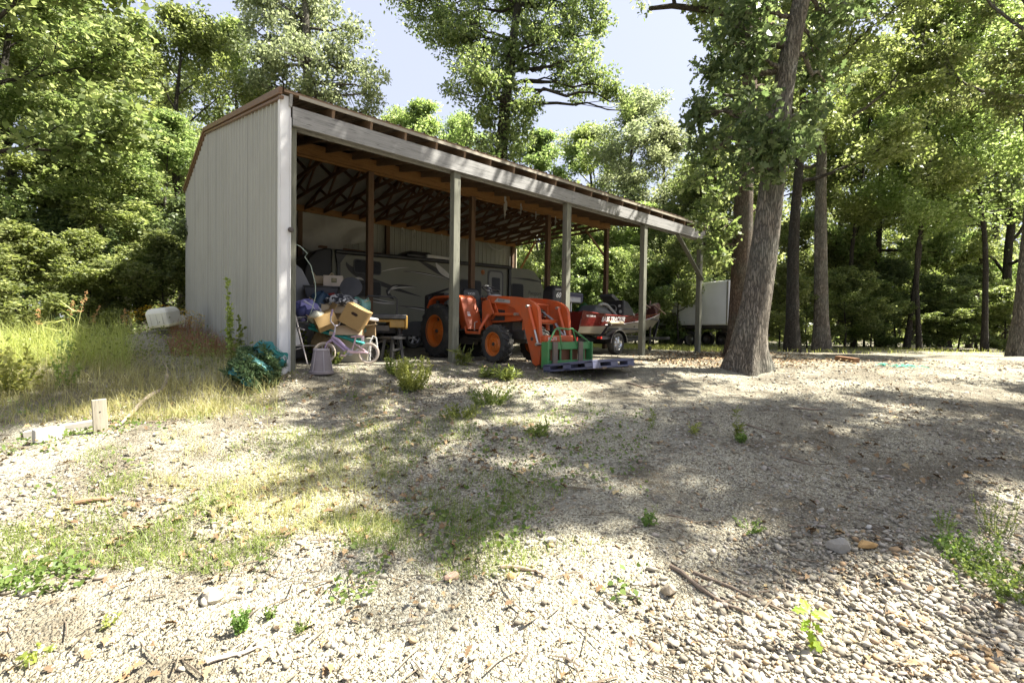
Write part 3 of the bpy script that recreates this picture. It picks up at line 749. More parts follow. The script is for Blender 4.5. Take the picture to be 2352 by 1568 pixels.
    DOORM = paint('rv_door', (.15, .147, .12), .35, 0, .05, 2)
    d = MB().prism(rrect(8.62-O.x, .86, 9.34-O.x, 2.78, .14), 'y', YL-.018, YL+.01).obj('door', BLACK, body, bevel=.004)
    MB().prism(rrect(8.68-O.x, .92, 9.28-O.x, 2.72, .11), 'y', YL-.026, YL-.016).obj('door_leaf', DOORM, d, bevel=.004)
    MB().prism(rrect(8.79-O.x, 1.75, 9.17-O.x, 2.52, .05), 'y', YL-.034, YL-.024).obj('pane', GLASS, d)
    MB().box((8.73-O.x, YL-.045, 1.6), (.05, .03, .12)).obj('handle', CHROME, d, bevel=.005)
    b = MB().lathe([(0, .03), (.06, .025), (.09, 0)], 'y', (8.40-O.x, YL-.005, 2.66), 16); b.obj('porch_lamp', paint('amber', (.35, .13, .04), .3), T, smooth=True)
    # awning roll and arms
    b = MB(); b.tube([(3.12-O.x, YL-.09, 2.76), (9.64-O.x, YL-.09, 2.94)], .062, 12); b.obj('awning_roll', BLACK, T, smooth=True)
    MB().tube([(3.98-O.x, YL-.09, 2.785), (4.03-O.x, YL-.09, 2.787)], .066, 12).obj('awning_band', LITE, T)
    b = MB(); b.box((3.22-O.x, YL-.05, 2.1), (.09, .06, 1.35)); b.box((9.62-O.x, YL-.05, 1.9), (.11, .06, 2.0)); b.prism([(3.1-O.x, 2.80), (3.5-O.x, 2.8), (3.26-O.x, 2.45), (3.16-O.x, 2.45)], 'y', YL-.09, YL-.02); b.obj('awning_arm', BLACK, T, bevel=.01)
    # air conditioner on the roof
    b = MB(); b.loft([[(-1.45, .5, 2.87), (-.35, .5, 2.87), (-.35, 1.0+.2, 2.87), (-1.45, 1.2, 2.87)], [(-1.5, .45, 3.0), (-.38, .45, 3.0), (-.38, 1.2, 3.0), (-1.5, 1.2, 3.0)], [(-1.35, .55, 3.14), (-.6, .55, 3.16), (-.6, 1.1, 3.16), (-1.35, 1.1, 3.14)]])
    for i in range(len(b.v)): b.v[i] = (b.v[i][0], b.v[i][1]-1.0-YL*0+(-.45), b.v[i][2])
    b.obj('air_conditioner', BLACK, T, bevel=.05)
    b = MB(); b.box((-.35, YL+.35, 2.99), (.9, .5, .14)); b.obj('roof_vent', LITE, T, bevel=.03)
    lettering('lettering', 'Passport', .20, DARK, frame4((10.62-O.x, YL-.004, 2.02), (1, 0, 0), (0, 0, 1)), body, .001, 0, 1.0)
    lettering('lettering', 'ULTRA LITE', .085, LITE, frame4((10.66-O.x, YL-.004, 1.90), (1, 0, 0), (0, 0, 1)), body, .001, 0, 1.1)
    # wheels
    for x in (5.70, 6.58):
        for s in (0, 1):
            w = bpy.data.objects.new('wheel', None); C.objects.link(w); w.parent = T; w.location = (x-O.x, YL+.16 if s == 0 else YK-.16, .335); w.rotation_euler = (0, 0, PI/2 if s == 0 else -PI/2)
            tyre_mesh(.335, .20, .19).obj('tyre', RUBBER, w, smooth=35)
            b = MB(); b.lathe([(.19, -.085), (.20, -.09), (.175, -.05), (.17, .05)], 'x', (0, 0, 0), 28, None, False)
            for k in range(5):
                a = 2*PI*k/5
                for da in (-.16, .16): b.bar((-.07, .03*math.cos(a), .03*math.sin(a)), (-.065, .18*math.cos(a+da), .18*math.sin(a+da)), .026, .03)
            b.lathe([(0, -.09), (.045, -.085), (.05, -.05)], 'x', (0, 0, 0), 14)
            b.obj('rim', paint('alloy', (.35, .35, .35), .35, .7, .15), w, smooth=35)
    b = MB()
    arch = [(1.02*.47*math.cos(a)+5.70-O.x, .40+.47*math.sin(a)) for a in [PI-i*PI/2/8 for i in range(9)]] + [(.47*math.cos(a)+6.58-O.x, .40+.47*math.sin(a)) for a in [PI/2-i*PI/2/8 for i in range(9)]]
    b.prism(arch, 'y', YL-.012, YL+.35); b.obj('fender_skirt', BLACK, T)
    b = MB(); b.box((8.98-O.x, YL-.28, .48), (.62, .26, .03)); b.box((8.98-O.x, YL-.5, .26), (.62, .24, .03)); b.bar((8.72-O.x, YL-.1, .6), (8.72-O.x, YL-.6, .1), .02, .05); b.bar((9.24-O.x, YL-.1, .6), (9.24-O.x, YL-.6, .1), .02, .05); b.obj('entry_steps', IRON, T)
travel_trailer()
# ------------------------------------------------------------------ bass boat on its trailer
def boat():
    O = Vector((7.35, 1.42, 0)); rz = R(4)
    RED = paint('boat_red', (.13, .014, .011), .25, .1, .12, 3, (.12, .05, .03), .25, 0); CREAM = paint('boat_cream', (.30, .27, .20), .35, 0, .1, 3, (.25, .22, .16), .3, 0)
    VINYL = paint('boat_vinyl', (.11, .115, .12), .5, 0, .25, 6); DECK = paint('deck_carpet', (.07, .07, .075), .9, 0, .3, 20)
    T = thing('bass_boat', 'red and cream bass fishing boat with black outboard standing on its trailer', 'boat', O, rz)
    # hull stations: x, half beam at gunwale, z gunwale, half beam at chine, z chine, z keel
    st = [(-.02, .80, 1.13, .66, .58, .50), (1.0, .84, 1.07, .72, .56, .50), (1.9, .85, 1.06, .72, .57, .50), (2.8, .82, 1.10, .66, .62, .51), (3.65, .70, 1.15, .50, .72, .55), (4.4, .50, 1.21, .30, .84, .63), (5.05, .28, 1.29, .13, 1.0, .78), (5.5, .06, 1.36, .03, 1.2, 1.06)]
    def mid(s_, k):   # a point on the topside, k from chine to gunwale
        return s_[3]+(s_[1]-s_[3])*k+.02*math.sin(PI*k), s_[4]+(s_[2]-s_[4])*k
    low = MB(); up = MB()
    rl, ru = [], []
    for s_ in st:
        m = mid(s_, .42 if s_[0] < 1.8 else .42+.12*(s_[0]-1.8))if s_[0] < 5 else mid(s_, .9)
        kk = min(.93, .30 + .11*s_[0]); m = mid(s_, kk); m2 = mid(s_, (kk+1)/2)
        rl.append([(s_[0], -m[0], m[1]), (s_[0], -s_[3], s_[4]), (s_[0], -s_[3]*.5, (s_[4]+s_[5])/2-.012), (s_[0], 0, s_[5]), (s_[0], s_[3]*.5, (s_[4]+s_[5])/2-.012), (s_[0], s_[3], s_[4]), (s_[0], m[0], m[1])])
        ru.append(([(s_[0], -m[0], m[1]), (s_[0], -m2[0], m2[1]), (s_[0], -s_[1], s_[2])], [(s_[0], m[0], m[1]), (s_[0], m2[0], m2[1]), (s_[0], s_[1], s_[2])]))
    low.loft(rl, closed=False); lo = low.obj('hull', CREAM, T, smooth=30, fix=False)
    for sd in (0, 1): up.loft([r_[sd] for r_ in ru], closed=False)
    tr = st[0]; n0 = len(up.v); up.add([(-.02, -.80, 1.13), (-.02, .80, 1.13), (-.02, .66, .58), (-.02, 0, .5), (-.02, -.66, .58)], [(0, 1, 2, 3, 4)])
    uo = up.obj('topside', RED, T, smooth=30, fix=False)
    # white pinstripe along the paint line, gunwale rail
    b = MB(); b.tube([(s_[0], -mid(s_, min(.95, .36+.11*s_[0]))[0]-.004, mid(s_, min(.95, .36+.11*s_[0]))[1]) for s_ in st[1:-1]], .011, 5); b.obj('pinstripe', WHITEP, uo)
    b = MB()
    for sd in (-1, 1): b.tube([(s_[0], sd*s_[1], s_[2]) for s_ in st], .024, 6)
    b.obj('gunwale', RED, T, smooth=True)
    # decks
    b = MB(); 
    def deck(x0, x1, z, nm):
        q = MB(); S_ = []
        for i in range(7):
            x = x0+(x1-x0)*i/6
            for a, c_ in zip(st[:-1], st[1:]):
                if a[0] <= x <= c_[0]: h = a[1]+(c_[1]-a[1])*(x-a[0])/(c_[0]-a[0])
            S_.append((x, h-.03))
        q.prism([(x, -h) for x, h in S_] + [(x, h) for x, h in S_[::-1]], 'z', z-.03, z); return q.obj(nm, DECK, T)
    deck(0, 1.1, 1.0, 'rear_deck'); deck(1.1, 3.1, .72, 'cockpit_floor'); deck(3.1, 5.3, 1.06, 'front_deck')
    # cockpit: folded seats with a pale canvas-like pad, console, wheel, windscreen
    s_ = MB(); s_.loft([[(.75, -.62, 1.0), (1.75, -.62, .95), (1.75, -.05, .95), (.75, -.05, 1.0)], [(.78, -.64, 1.20), (1.62, -.64, 1.14), (1.62, -.03, 1.14), (.78, -.03, 1.2)], [(.92, -.60, 1.36), (1.35, -.60, 1.32), (1.35, -.06, 1.32), (.92, -.06, 1.36)]]); so_ = s_.obj('boat_seat', VINYL, T, bevel=.07)
    b = MB(); b.loft([[(.90, -.66, 1.33), (1.30, -.66, 1.38), (1.30, -.02, 1.38), (.90, -.02, 1.33)], [(1.28, -.66, 1.37), (1.55, -.66, 1.22), (1.55, -.02, 1.22), (1.28, -.02, 1.37)], [(1.55, -.66, 1.22), (1.85, -.66, 1.02), (1.85, -.02, 1.02), (1.55, -.02, 1.22)]], caps=False)
    b2 = MB(); b2.tube([(.92, -.66, 1.34), (1.1, -.66, 1.385), (1.3, -.66, 1.36), (1.55, -.66, 1.22), (1.86, -.66, 1.02)], .04, 8); b2.obj('seat_piping', paint('seat_pale', (.30, .31, .31), .55), so_, smooth=True)
    c_ = MB(); c_.loft([[(1.98, -.78, .75), (2.75, -.74, .75), (2.75, -.08, .75), (1.98, -.08, .75)], [(1.98, -.78, 1.32), (2.55, -.74, 1.28), (2.55, -.08, 1.28), (1.98, -.08, 1.32)], [(2.06, -.72, 1.55), (2.28, -.70, 1.52), (2.28, -.12, 1.52), (2.06, -.12, 1.55)]]); co_ = c_.obj('console', BLACK, T, bevel=.05)
    b = MB()
    for (y, z, r_) in ((-.62, 1.36, .045), (-.66, 1.20, .05), (-.55, 1.10, .03), (-.22, 1.36, .045), (-.2, 1.2, .04), (-.12, 1.12, .03), (-.30, 1.10, .03)): b.lathe([(0, -.015), (r_, -.012), (r_, .01)], 'x', (1.985+(max(0, z-1.32))*.35, y, z), 14)
    b.obj('gauge', paint('gauge_pale', (.5, .5, .48), .3), co_)
    b = MB(); e = Euler((0, R(-68), 0)).to_matrix()
    b.tube([e @ Vector((.17*math.cos(a), .17*math.sin(a), 0)) + Vector((1.86, -.42, 1.24)) for a in [2*PI*k/20 for k in range(21)]], .014, 6)
    for k in range(3):
        a = 2.1*k+.5; b.tube([(1.88, -.42, 1.24), e @ Vector((.17*math.cos(a), .17*math.sin(a), 0)) + Vector((1.86, -.42, 1.24))], .012, 5)
    b.tube([(1.88, -.42, 1.24), (2.02, -.42, 1.2)], .025, 8); b.obj('steering_wheel', paint('wheel_grey', (.22, .22, .21), .4), T, smooth=True)
    MB().loft([[(2.30, -.74, 1.30), (2.74, -.74, .98), (2.74, -.06, .98), (2.30, -.06, 1.30)], [(2.38, -.70, 1.36), (2.95, -.70, 1.02), (2.95, -.1, 1.02), (2.38, -.1, 1.36)]]).obj('console_cover', paint('gelcoat_white', (.55, .54, .50), .3), T, bevel=.04)
    # second, folded pedestal seat further forward (dark, tipped)
    b = MB(); b.loft([[(2.9, .1, 1.40), (3.5, .1, 1.35), (3.5, .55, 1.35), (2.9, .55, 1.40)], [(2.85, .08, 1.50), (3.45, .08, 1.47), (3.45, .57, 1.47), (2.85, .57, 1.50)]]); b.loft([[(2.75, .1, 1.80), (3.45, .1, 1.48), (3.45, .55, 1.48), (2.75, .55, 1.80)], [(2.68, .12, 1.72), (3.36, .1, 1.42), (3.36, .55, 1.42), (2.68, .55, 1.72)]])
    b.tube([(3.15, .3, 1.08), (3.15, .3, 1.4)], .03, 8); b.tube([(3.45, .1, 1.48), (3.25, .1, 1.2), (3.05, .1, 1.08)], .012, 5); b.obj('pedestal_seat', VINYL, T, bevel=.05)
    # outboard motor
    mo = bpy.data.objects.new('outboard_motor', None); C.objects.link(mo); mo.parent = T; mo.location = (-.32, -.1, 0)
    b = MB(); b.loft([[(-.22, -.17, 1.22), (.20, -.17, 1.22), (.20, .17, 1.22), (-.22, .17, 1.22)], [(-.27, -.20, 1.36), (.22, -.20, 1.36), (.22, .20, 1.36), (-.27, .20, 1.36)], [(-.24, -.19, 1.66), (.20, -.19, 1.66), (.20, .19, 1.66), (-.24, .19, 1.66)], [(-.16, -.14, 1.80), (.16, -.14, 1.80), (.16, .14, 1.80), (-.16, .14, 1.80)]])
    cw = b.obj('cowl', BLACK, mo, bevel=.05)
    b = MB(); b.box((-.02, -.20, 1.68), (.36, .03, .05)); b.obj('cowl_band', paint('cowl_grey', (.20, .20, .2), .4), cw, bevel=.01)
    lettering('lettering', '60', .19, WHITEP, frame4((-.17, -.203, 1.48), (1, 0, 0), (0, .03, 1)), cw, .001, .3, 1.0, .004)
    b = MB(); b.loft([[(-.12, -.07, 1.25), (.1, -.07, 1.25), (.1, .07, 1.25), (-.12, .07, 1.25)], [(-.10, -.06, .75), (.08, -.06, .75), (.08, .06, .75), (-.1, .06, .75)], [(-.14, -.03, .35), (.08, -.03, .35), (.08, .03, .35), (-.14, .03, .35)]]); b.tube([(.2, 0, .42), (-.28, 0, .42)], [.02, .05], 10); b.box((-.12, 0, .62), (.4, .24, .015)); b.box((.2, 0, 1.05), (.24, .26, .36))
    for k in range(3): b.bar((-.30, .02*math.cos(k*2.1), .42+.02*math.sin(k*2.1)), (-.31, .13*math.cos(k*2.1), .42+.13*math.sin(k*2.1)), .07, .008, (1, .4, 0))
    b.obj('lower_unit', BLACK, mo, bevel=.01)
    # trolling motor and bow gear in dark maroon
    MAR = paint('bow_maroon', (.10, .035, .028), .5, 0, .3, 6)
    b = MB(); b.loft([[(4.75, -.30, 1.23), (5.45, -.05, 1.36), (5.45, .05, 1.36), (4.75, .3, 1.23)], [(4.8, -.26, 1.40), (5.55, -.05, 1.58), (5.55, .05, 1.58), (4.8, .26, 1.40)]]); b.box((5.05, -.05, 1.50), (.5, .22, .16), (0, R(-14), .1)); tm = b.obj('trolling_motor', MAR, T, bevel=.03)
    b = MB(); b.tube([(4.6, -.28, 1.56), (5.55, -.22, 1.26)], .016, 6); b.tube([(4.7, -.1, 1.44), (4.45, -.05, 1.55)], .03, 8); b.tube([(4.95, .05, 1.55), (5.0, .05, 1.70)], .02, 6); b.obj('motor_shaft', paint('shaft', (.35, .24, .18), .4), tm)
    # tow bar socket (short pale roller on the topside), registration
    b = MB(); b.tube([(1.02, -.905, .86), (1.72, -.90, .86)], .045, 10); b.obj('fender_roll', paint('roll_tan', (.45, .36, .22), .6), T, smooth=True)
    lettering('lettering', 'BASS TRACKER', .175, WHITEP, frame4((.72, -.872, .885), (1, .012, .03), (0, -.10, 1)), uo, .003, .35, .98, .002)
    lettering('lettering', 'PRO TEAM 175', .06, WHITEP, frame4((.08, -.835, 1.0), (1, -.03, -.02), (0, -.10, 1)), uo, .002, .35)
    # plain objects lying in the boat: a blue-grey cool box, a green tarp
    cb = thing('cool_box', 'grey and white cool box standing at the stern of the bass boat', 'cool box', O + Vector((.32, -.10, 1.0)), rz)
    MB().box((0, 0, .47), (.66, .36, .17)).obj('box_body', paint('cool_white', (.42, .43, .46), .4), cb, bevel=.03)
    MB().box((0, 0, .605), (.70, .40, .10)).obj('lid', paint('cool_navy', (.045, .05, .085), .45), cb, bevel=.03)
    b = MB()
    for x in (-.29, .29): b.box((x, -.186, .48), (.07, .02, .15))
    b.box((0, -.20, .545), (.64, .025, .03)); b.obj('latch', paint('cool_blue', (.06, .06, .12), .4), cb, bevel=.005)
    b = MB(); b.tube([(-.26, 0, 0), (-.26, 0, .4)], .03, 8); b.tube([(.05, 0, 0), (.05, 0, .4)], .03, 8); b.obj('stand', paint('alu', (.5, .5, .48), .3, .6), cb)
    b = MB(); rr = random.Random(9); nx, ny = 9, 7; vs = []
    for i in range(nx+1):
        for j in range(ny+1):
            u, v = i/nx, j/ny
            vs.append((u*.62, (v-.5)*.5, .02+.26*math.sin(PI*u)**.7*math.sin(PI*v)**.8*(1+.35*math.sin(u*11+v*7)) + .02*rr.random()))
    b.add(vs, [(i*(ny+1)+j, (i+1)*(ny+1)+j, (i+1)*(ny+1)+j+1, i*(ny+1)+j+1) for i in range(nx) for j in range(ny)])
    q = b.obj('green_tarp', paint('tarp_green', (.03, .11, .04), .5), None, smooth=60, loc=O + Vector((.75, .02, 1.05)), fix=False, solid=.01); tag(q, 'crumpled dark green tarp heaped in the bass boat behind its seat', 'tarp')
    # ---- trailer
    T2 = thing('boat_trailer', 'black boat trailer with alloy wheels carrying the red bass boat', 'boat trailer', O, rz)
    TR = paint('trailer_black', (.02, .02, .022), .3, .2, .2, 5)
    b = MB()
    for sd in (-1, 1):
        b.bar((-.1, sd*.55, .40), (3.4, sd*.55, .40), .06, .10); b.bar((3.4, sd*.55, .40), (5.2, 0, .42), .06, .10)
        b.bar((.2, sd*.36, .50), (3.6, sd*.36, .50), .09, .04)
    for x in (0, 1.5, 3.0): b.bar((x, -.55, .42), (x, .55, .42), .05, .08)
    b.bar((5.1, 0, .42), (6.3, 0, .42), .07, .1); b.bar((5.2, 0, .42), (5.5, 0, 1.05), .06, .06)
    b.bar((1.35, -1.0, .31), (1.35, 1.0, .31), .07, .07)
    b.obj('frame', TR, T2, bevel=.006)
    for sd in (-1, 1):
        w = bpy.data.objects.new('wheel', None); C.objects.link(w); w.parent = T2; w.location = (1.35, sd*.92, .305); w.rotation_euler = (0, 0, PI/2 if sd < 0 else -PI/2)
        tyre_mesh(.305, .19, .18).obj('tyre', RUBBER, w, smooth=35)
        b = MB(); b.lathe([(.18, -.07), (.19, -.085), (.165, -.05), (.155, -.035), (.15, .05)], 'x', (0, 0, 0), 28, None, False)
        b.lathe([(.155, -.04), (.10, -.06), (.06, -.085), (0, -.09)], 'x', (0, 0, 0), 28)
        for k in range(8):
            a = 2*PI*k/8; b.bar((-.08, .05*math.cos(a), .05*math.sin(a)), (-.055, .15*math.cos(a), .15*math.sin(a)), .03, .03)
        b.obj('rim', CHROME, w, smooth=35)
        a0 = [PI*.02+i*PI*.96/12 for i in range(13)]
        out = [(1.35+.40*math.cos(a), .30+.37*math.sin(a)) for a in a0]; inn = [(1.35+.385*math.cos(a), .30+.355*math.sin(a)) for a in a0[::-1]]
        f_ = MB().prism(out+inn, 'y', sd*.80, sd*1.04).obj('mudguard', TR, T2, bevel=.004)
        b = MB(); b.tube([(1.35+.402*math.cos(a), sd*1.04, .30+.372*math.sin(a)) for a in a0], .008, 5); b.obj('mudguard_trim', STEEL, f_)
        b = MB(); b.bar((.55, sd*.92, .45), (1.0, sd*.92, .45), .18, .07); b.obj('step_pad', TR, T2)
        MB().box((.52, sd*.96, .46), (.05, .12, .06)).obj('side_lamp', paint('lamp_red', (.45, .03, .02), .25), T2)
        MB().bar((.75, sd*.80, .45), (1.05, sd*.93, .84), .06, .035, (1, 0, 0)).obj('guide_post', TR, T2)
        MB().box((-.12, sd*.62, .42), (.05, .2, .09)).obj('tail_lamp', paint('lamp_red2', (.4, .03, .02), .25), T2)
    b = MB(); b.tube([(4.55, -.2, .95), (4.55, -.2, .22)], .035, 8); b.lathe([(0, -.03), (.08, -.03), (.08, .03), (0, .03)], 'y', (4.55, -.2, .10), 14); b.obj('jack', IRON, T2)
boat()
# ------------------------------------------------------------------ trees
def bark_mat(name, c, sc_=1.0, lich=(.20, .215, .17)):
    t = NT(name); co = t.coord((22*sc_, 22*sc_, 3.2*sc_)); co2 = t.coord()
    v = t.n('ShaderNodeTexVoronoi', feature='DISTANCE_TO_EDGE'); v.inputs['Scale'].default_value = 2.2
    wob = t.math('MULTIPLY', t.noise(co, 1.1, 5, .7), 2.2)
    vm = t.n('ShaderNodeVectorMath', operation='ADD'); t.l(co, vm.inputs[0])
    cb = t.n('ShaderNodeCombineXYZ'); t.l(wob, cb.inputs[0]); t.l(wob, cb.inputs[1]); t.l(cb.outputs[0], vm.inputs[1]); t.l(vm.outputs[0], v.inputs['Vector'])
    fiss = t.ramp(v.outputs['Distance'], [(0, 0), (.12, .6), (.5, 1)])
    fine = t.noise(co, 5, 6, .7); big = t.noise(co2, 1.1, 4)
    mid = t.ramp(t.noise(co, .9, 6, .65), [(.36, .25), (.56, 1)])
    col = t.mix(fiss, sc(c, .22), t.mix(fine, sc(c, .6), sc(c, 1.5)))
    col = t.mix(mid, sc(c, .30), col)
    col = t.mix(t.math('MULTIPLY', t.ramp(big, [(.45, 0), (.7, 1)]), .7), col, t.mix(fiss, sc(lich, .4), lich))
    h = t.math('ADD', t.math('ADD', fiss, t.math('MULTIPLY', mid, 1.2)), t.math('MULTIPLY', fine, .4))
    return t.fin(col, .92, 0, t.bump(h, .9, .03), .15)
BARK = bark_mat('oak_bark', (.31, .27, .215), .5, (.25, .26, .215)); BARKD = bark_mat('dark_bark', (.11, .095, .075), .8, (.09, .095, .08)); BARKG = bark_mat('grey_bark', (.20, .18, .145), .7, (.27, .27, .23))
LEAF_MID = leafmat('leaf_mid', (.070, .108, .032), (.138, .182, .064), (.222, .264, .112), .57)
LEAF_LIGHT = leafmat('leaf_light', (.105, .152, .040), (.185, .238, .078), (.27, .32, .145), .57)
LEAF_PALE = leafmat('leaf_pale', (.125, .160, .075), (.20, .24, .125), (.285, .325, .19), .53)
LEAF_DARK = leafmat('leaf_dark', (.046, .072, .026), (.088, .122, .048), (.145, .182, .080), .5)
OAKS = np.array([(0, 0), (.14, .05), (.22, .20), (.34, .10), (.46, .30), (.58, .13), (.74, .27), (.82, .10), (1, .0), (.82, -.10), (.74, -.27), (.58, -.13), (.46, -.30), (.34, -.10), (.22, -.20), (.14, -.05)])
KITE = np.array([(0, 0), (.42, .30), (1, 0), (.42, -.30)])
MAPLE = np.array([(0, 0), (.2, .34), (.62, .30), (1, 0), (.62, -.30), (.2, -.34)])
def leaf_arrays(rng, P, size, shape=KITE, up=.4, out=None, curl=.12, droop=.25):
    n = len(P)
    nr = rng.normal(size=(n, 3)); nr /= np.linalg.norm(nr, axis=1)[:, None]
    nr = nr*1.0 + np.array([0, 0, up]); nr /= np.linalg.norm(nr, axis=1)[:, None]
    ax = rng.normal(size=(n, 3)); ax[:, 2] -= droop
    if out is not None: ax = ax*.7 + out
    ax -= nr*np.sum(ax*nr, 1)[:, None]; ax /= np.linalg.norm(ax, axis=1)[:, None]+1e-9
    bt = np.cross(nr, ax)
    s = size[:, None, None]
    u = shape[:, 0][None, :, None]; v = shape[:, 1][None, :, None]
    w = (-curl*(u-.4)**2*1.5 + curl*np.abs(v)*1.4)
    V = P[:, None, :] + s*(u*ax[:, None, :] + v*bt[:, None, :] + w*nr[:, None, :])
    k = len(shape)
    F = np.arange(n*k).reshape(n, k)
    return V.reshape(-1, 3), F
def fill_clusters(rng, CL, per, leaf, shape=KITE, flat=.92, shell=.55):
    "leaves through each cluster (x,y,z,radius), thinner at its heart"
    CL = np.asarray(CL, float); idx = np.repeat(np.arange(len(CL)), np.maximum(4, (per*CL[:, 4]).astype(int)))
    n = len(idx)
    d = rng.normal(size=(n, 3)); d /= np.linalg.norm(d, axis=1)[:, None]
    r_ = CL[idx, 3]*(shell + (1-shell)*rng.rand(n))*(.4+.6*rng.rand(n)**.5)
    off = d*r_[:, None]; off[:, 2] *= flat
    P = CL[idx, :3] + off
    size = leaf*(.5+.95*rng.rand(n)**1.4)
    return leaf_arrays(rng, P, size, shape, out=d*.6)
def tube_np(tubes, n=6, flare=0):
    Vs, Fs, o = [], [], 0
    for pts, rad in tubes:
        b = MB(); b.tube(pts, list(rad), n if rad[0] > .05 else 5, False)
        Vs.append(np.array(b.v)); Fs.append(np.array(b.f)+o); o += len(b.v)
    return np.concatenate(Vs), np.concatenate(Fs)
def lerp_path(pts, t):
    k = len(pts)-1; f = t*k; i = min(int(f), k-1); f -= i
    return pts[i]*(1-f)+pts[i+1]*f
def limb(rng, p0, d0, L, r0, n=6, rise=.25, wob=.16):
    p = p0.copy(); d = d0/np.linalg.norm(d0); P = [p.copy()]; st = L/n
    for i in range(n):
        d = d + rng.normal(size=3)*wob + np.array([0, 0, rise/n]); d /= np.linalg.norm(d)
        p = p + d*st; P.append(p.copy())
    return np.array(P), r0*(1-np.linspace(0, .85, n+1))
def skeleton(seed, H, Rr, base, r0, nl=18, sub=6, lean=(0, 0), shape_pow=.7, clr=(.45, .85), rise=.55, fullness=1.0):
    rng = np.random.RandomState(seed)
    tn = 12; T = np.zeros((tn+1, 3)); wob = rng.normal(size=(tn+1, 2))*.012*H; wob[0] = 0
    for i in range(tn+1):
        f = i/tn; T[i] = [lean[0]*f+np.interp(f, [0, .3, .6, 1], [0, wob[3, 0], wob[6, 0], wob[9, 0]]), lean[1]*f+np.interp(f, [0, .3, .6, 1], [0, wob[3, 1], wob[6, 1], wob[9, 1]]), f*H*.95]
    rt = r0*np.interp(np.linspace(0, 1, tn+1), [0, .05, .5, 1], [1.25, 1, .62, .08]); rt[0] = r0*1.45
    tubes = [(T, rt)]; CL = []
    for i in range(nl):
        t = (i+.3+.6*rng.rand())/nl; h = base + (H*.94-base)*t
        p0 = lerp_path(T, h/(H*.95)); rr = np.interp(h/(H*.95), np.linspace(0, 1, tn+1), rt)
        az = i*2.399+rng.rand()*.9; prof = math.sin(PI*min(.97, t*.78+.19))**shape_pow
        L = Rr*prof*(.7+.5*rng.rand()); el = R(16+50*t+rng.uniform(-16, 16))
        d0 = np.array([math.cos(az)*math.cos(el), math.sin(az)*math.cos(el), math.sin(el)])
        P, rad = limb(rng, p0, d0, L, max(.025, rr*.5), 6, rise)
        tubes.append((P, rad))
        for s_ in (.45, .65, .85, 1.0):
            q = lerp_path(P, s_)
            CL.append((*(q+rng.normal(size=3)*.15), rng.uniform(*clr), fullness*rng.uniform(.5, 1.2)))
        for k in range(sub):
            s_ = .3+.7*rng.rand(); q = lerp_path(P, s_); dd = d0 + rng.normal(size=3)*.75; dd[2] = dd[2]*.7+.15
            Q, rq = limb(rng, q, dd, max(.5, L*rng.uniform(.25, .5)), max(.012, rad[3]*.6), 4, rise*.6, .22)
            tubes.append((Q, rq))
            for s2 in (.5, .8, 1.0):
                CL.append((*(lerp_path(Q, s2)+rng.normal(size=3)*.12), rng.uniform(*clr)*.85, fullness*rng.uniform(.25, 1.15)))
    return tubes, CL, rng
class Template:
    def __init__(s, nm, seed, H, Rr, base, r0, per, leaf, shape=KITE, **k):
        tubes, CL, rng = skeleton(seed, H, Rr, base, r0, **k)
        s.H = H; s.R = Rr
        V, F = tube_np(tubes, 9); s.tm = np_mesh(nm+'_wood', V, F, None, smooth=True)
        V, F = fill_clusters(rng, CL, per, leaf, shape); s.cm = np_mesh(nm+'_leaf', V, F, None)
        s.n = len(F)
        s.tme, s.cme = s.tm.data, s.cm.data
        bpy.data.objects.remove(s.tm); bpy.data.objects.remove(s.cm)
        for me in (s.tme, s.cme): me.materials.append(None)
TREE_NO = [0]
def plant_tree(name, label, x, y, Tm, sxy, sz, rz, bark, leaf, group='forest trees', cat='tree', tilt=(0, 0)):
    o = thing(name, label, cat, (x, y, gz(x, y)-.08), rz, group); o.scale = (sxy, sxy, sz); o.rotation_euler = (tilt[0], tilt[1], rz)
    for nm, me, m in (('trunk', Tm.tme, bark), ('crown', Tm.cme, leaf)):
        c_ = bpy.data.objects.new(nm, me); C.objects.link(c_); c_.parent = o
        c_.material_slots[0].link = 'OBJECT'; c_.material_slots[0].material = m
    return o
TA = Template('ta', 3, 18, 4.6, 2.6, .24, 150, .155, nl=17, sub=5)
TB = Template('tb', 8, 18, 4.2, 4.5, .22, 110, .20, nl=18, sub=6, lean=(.8, .3))
TC = Template('tc', 21, 18, 4.8, 7.0, .25, 150, .155, nl=16, sub=7, lean=(-.5, .6))
TD = Template('td', 33, 18, 3.6, 5.5, .11, 125, .15, nl=16, sub=5, lean=(1.0, -.6), shape_pow=.9)
TS = Template('ts', 41, 5, 1.7, .5, .04, 120, .095, nl=14, sub=5, clr=(.22, .42), shape=MAPLE, rise=.1)
TU = Template('tu', 47, 5, 2.1, 1.2, .045, 120, .095, nl=13, sub=5, clr=(.25, .45), shape=MAPLE, rise=0.0, lean=(.3, .2))
TEMPL = dict(A=TA, B=TB, C=TC, D=TD, S=TS, U=TU)
LM = dict(m=LEAF_MID, l=LEAF_LIGHT, p=LEAF_PALE, d=LEAF_DARK); BK = dict(o=BARK, d=BARKD, g=BARKG)
def row_tree(px, d, top, tk, w, leaf, bark, name, label, group='forest trees', seed=None):
    "a tree whose foot stands d metres ahead; top is the picture row its tip reaches, w its half-width in metres"
    x, y = cam_xy((px-1176)/FPX*d, d)
    H = (757-top)/FPX*d*1.0 + CAM.z - gz(x, y)
    Tm = TEMPL[tk]; TREE_NO[0] += 1
    return plant_tree(name, label, x, y, Tm, w/Tm.R, H/Tm.H, (TREE_NO[0]*2.1) % 6.28, BK[bark], LM[leaf], group)
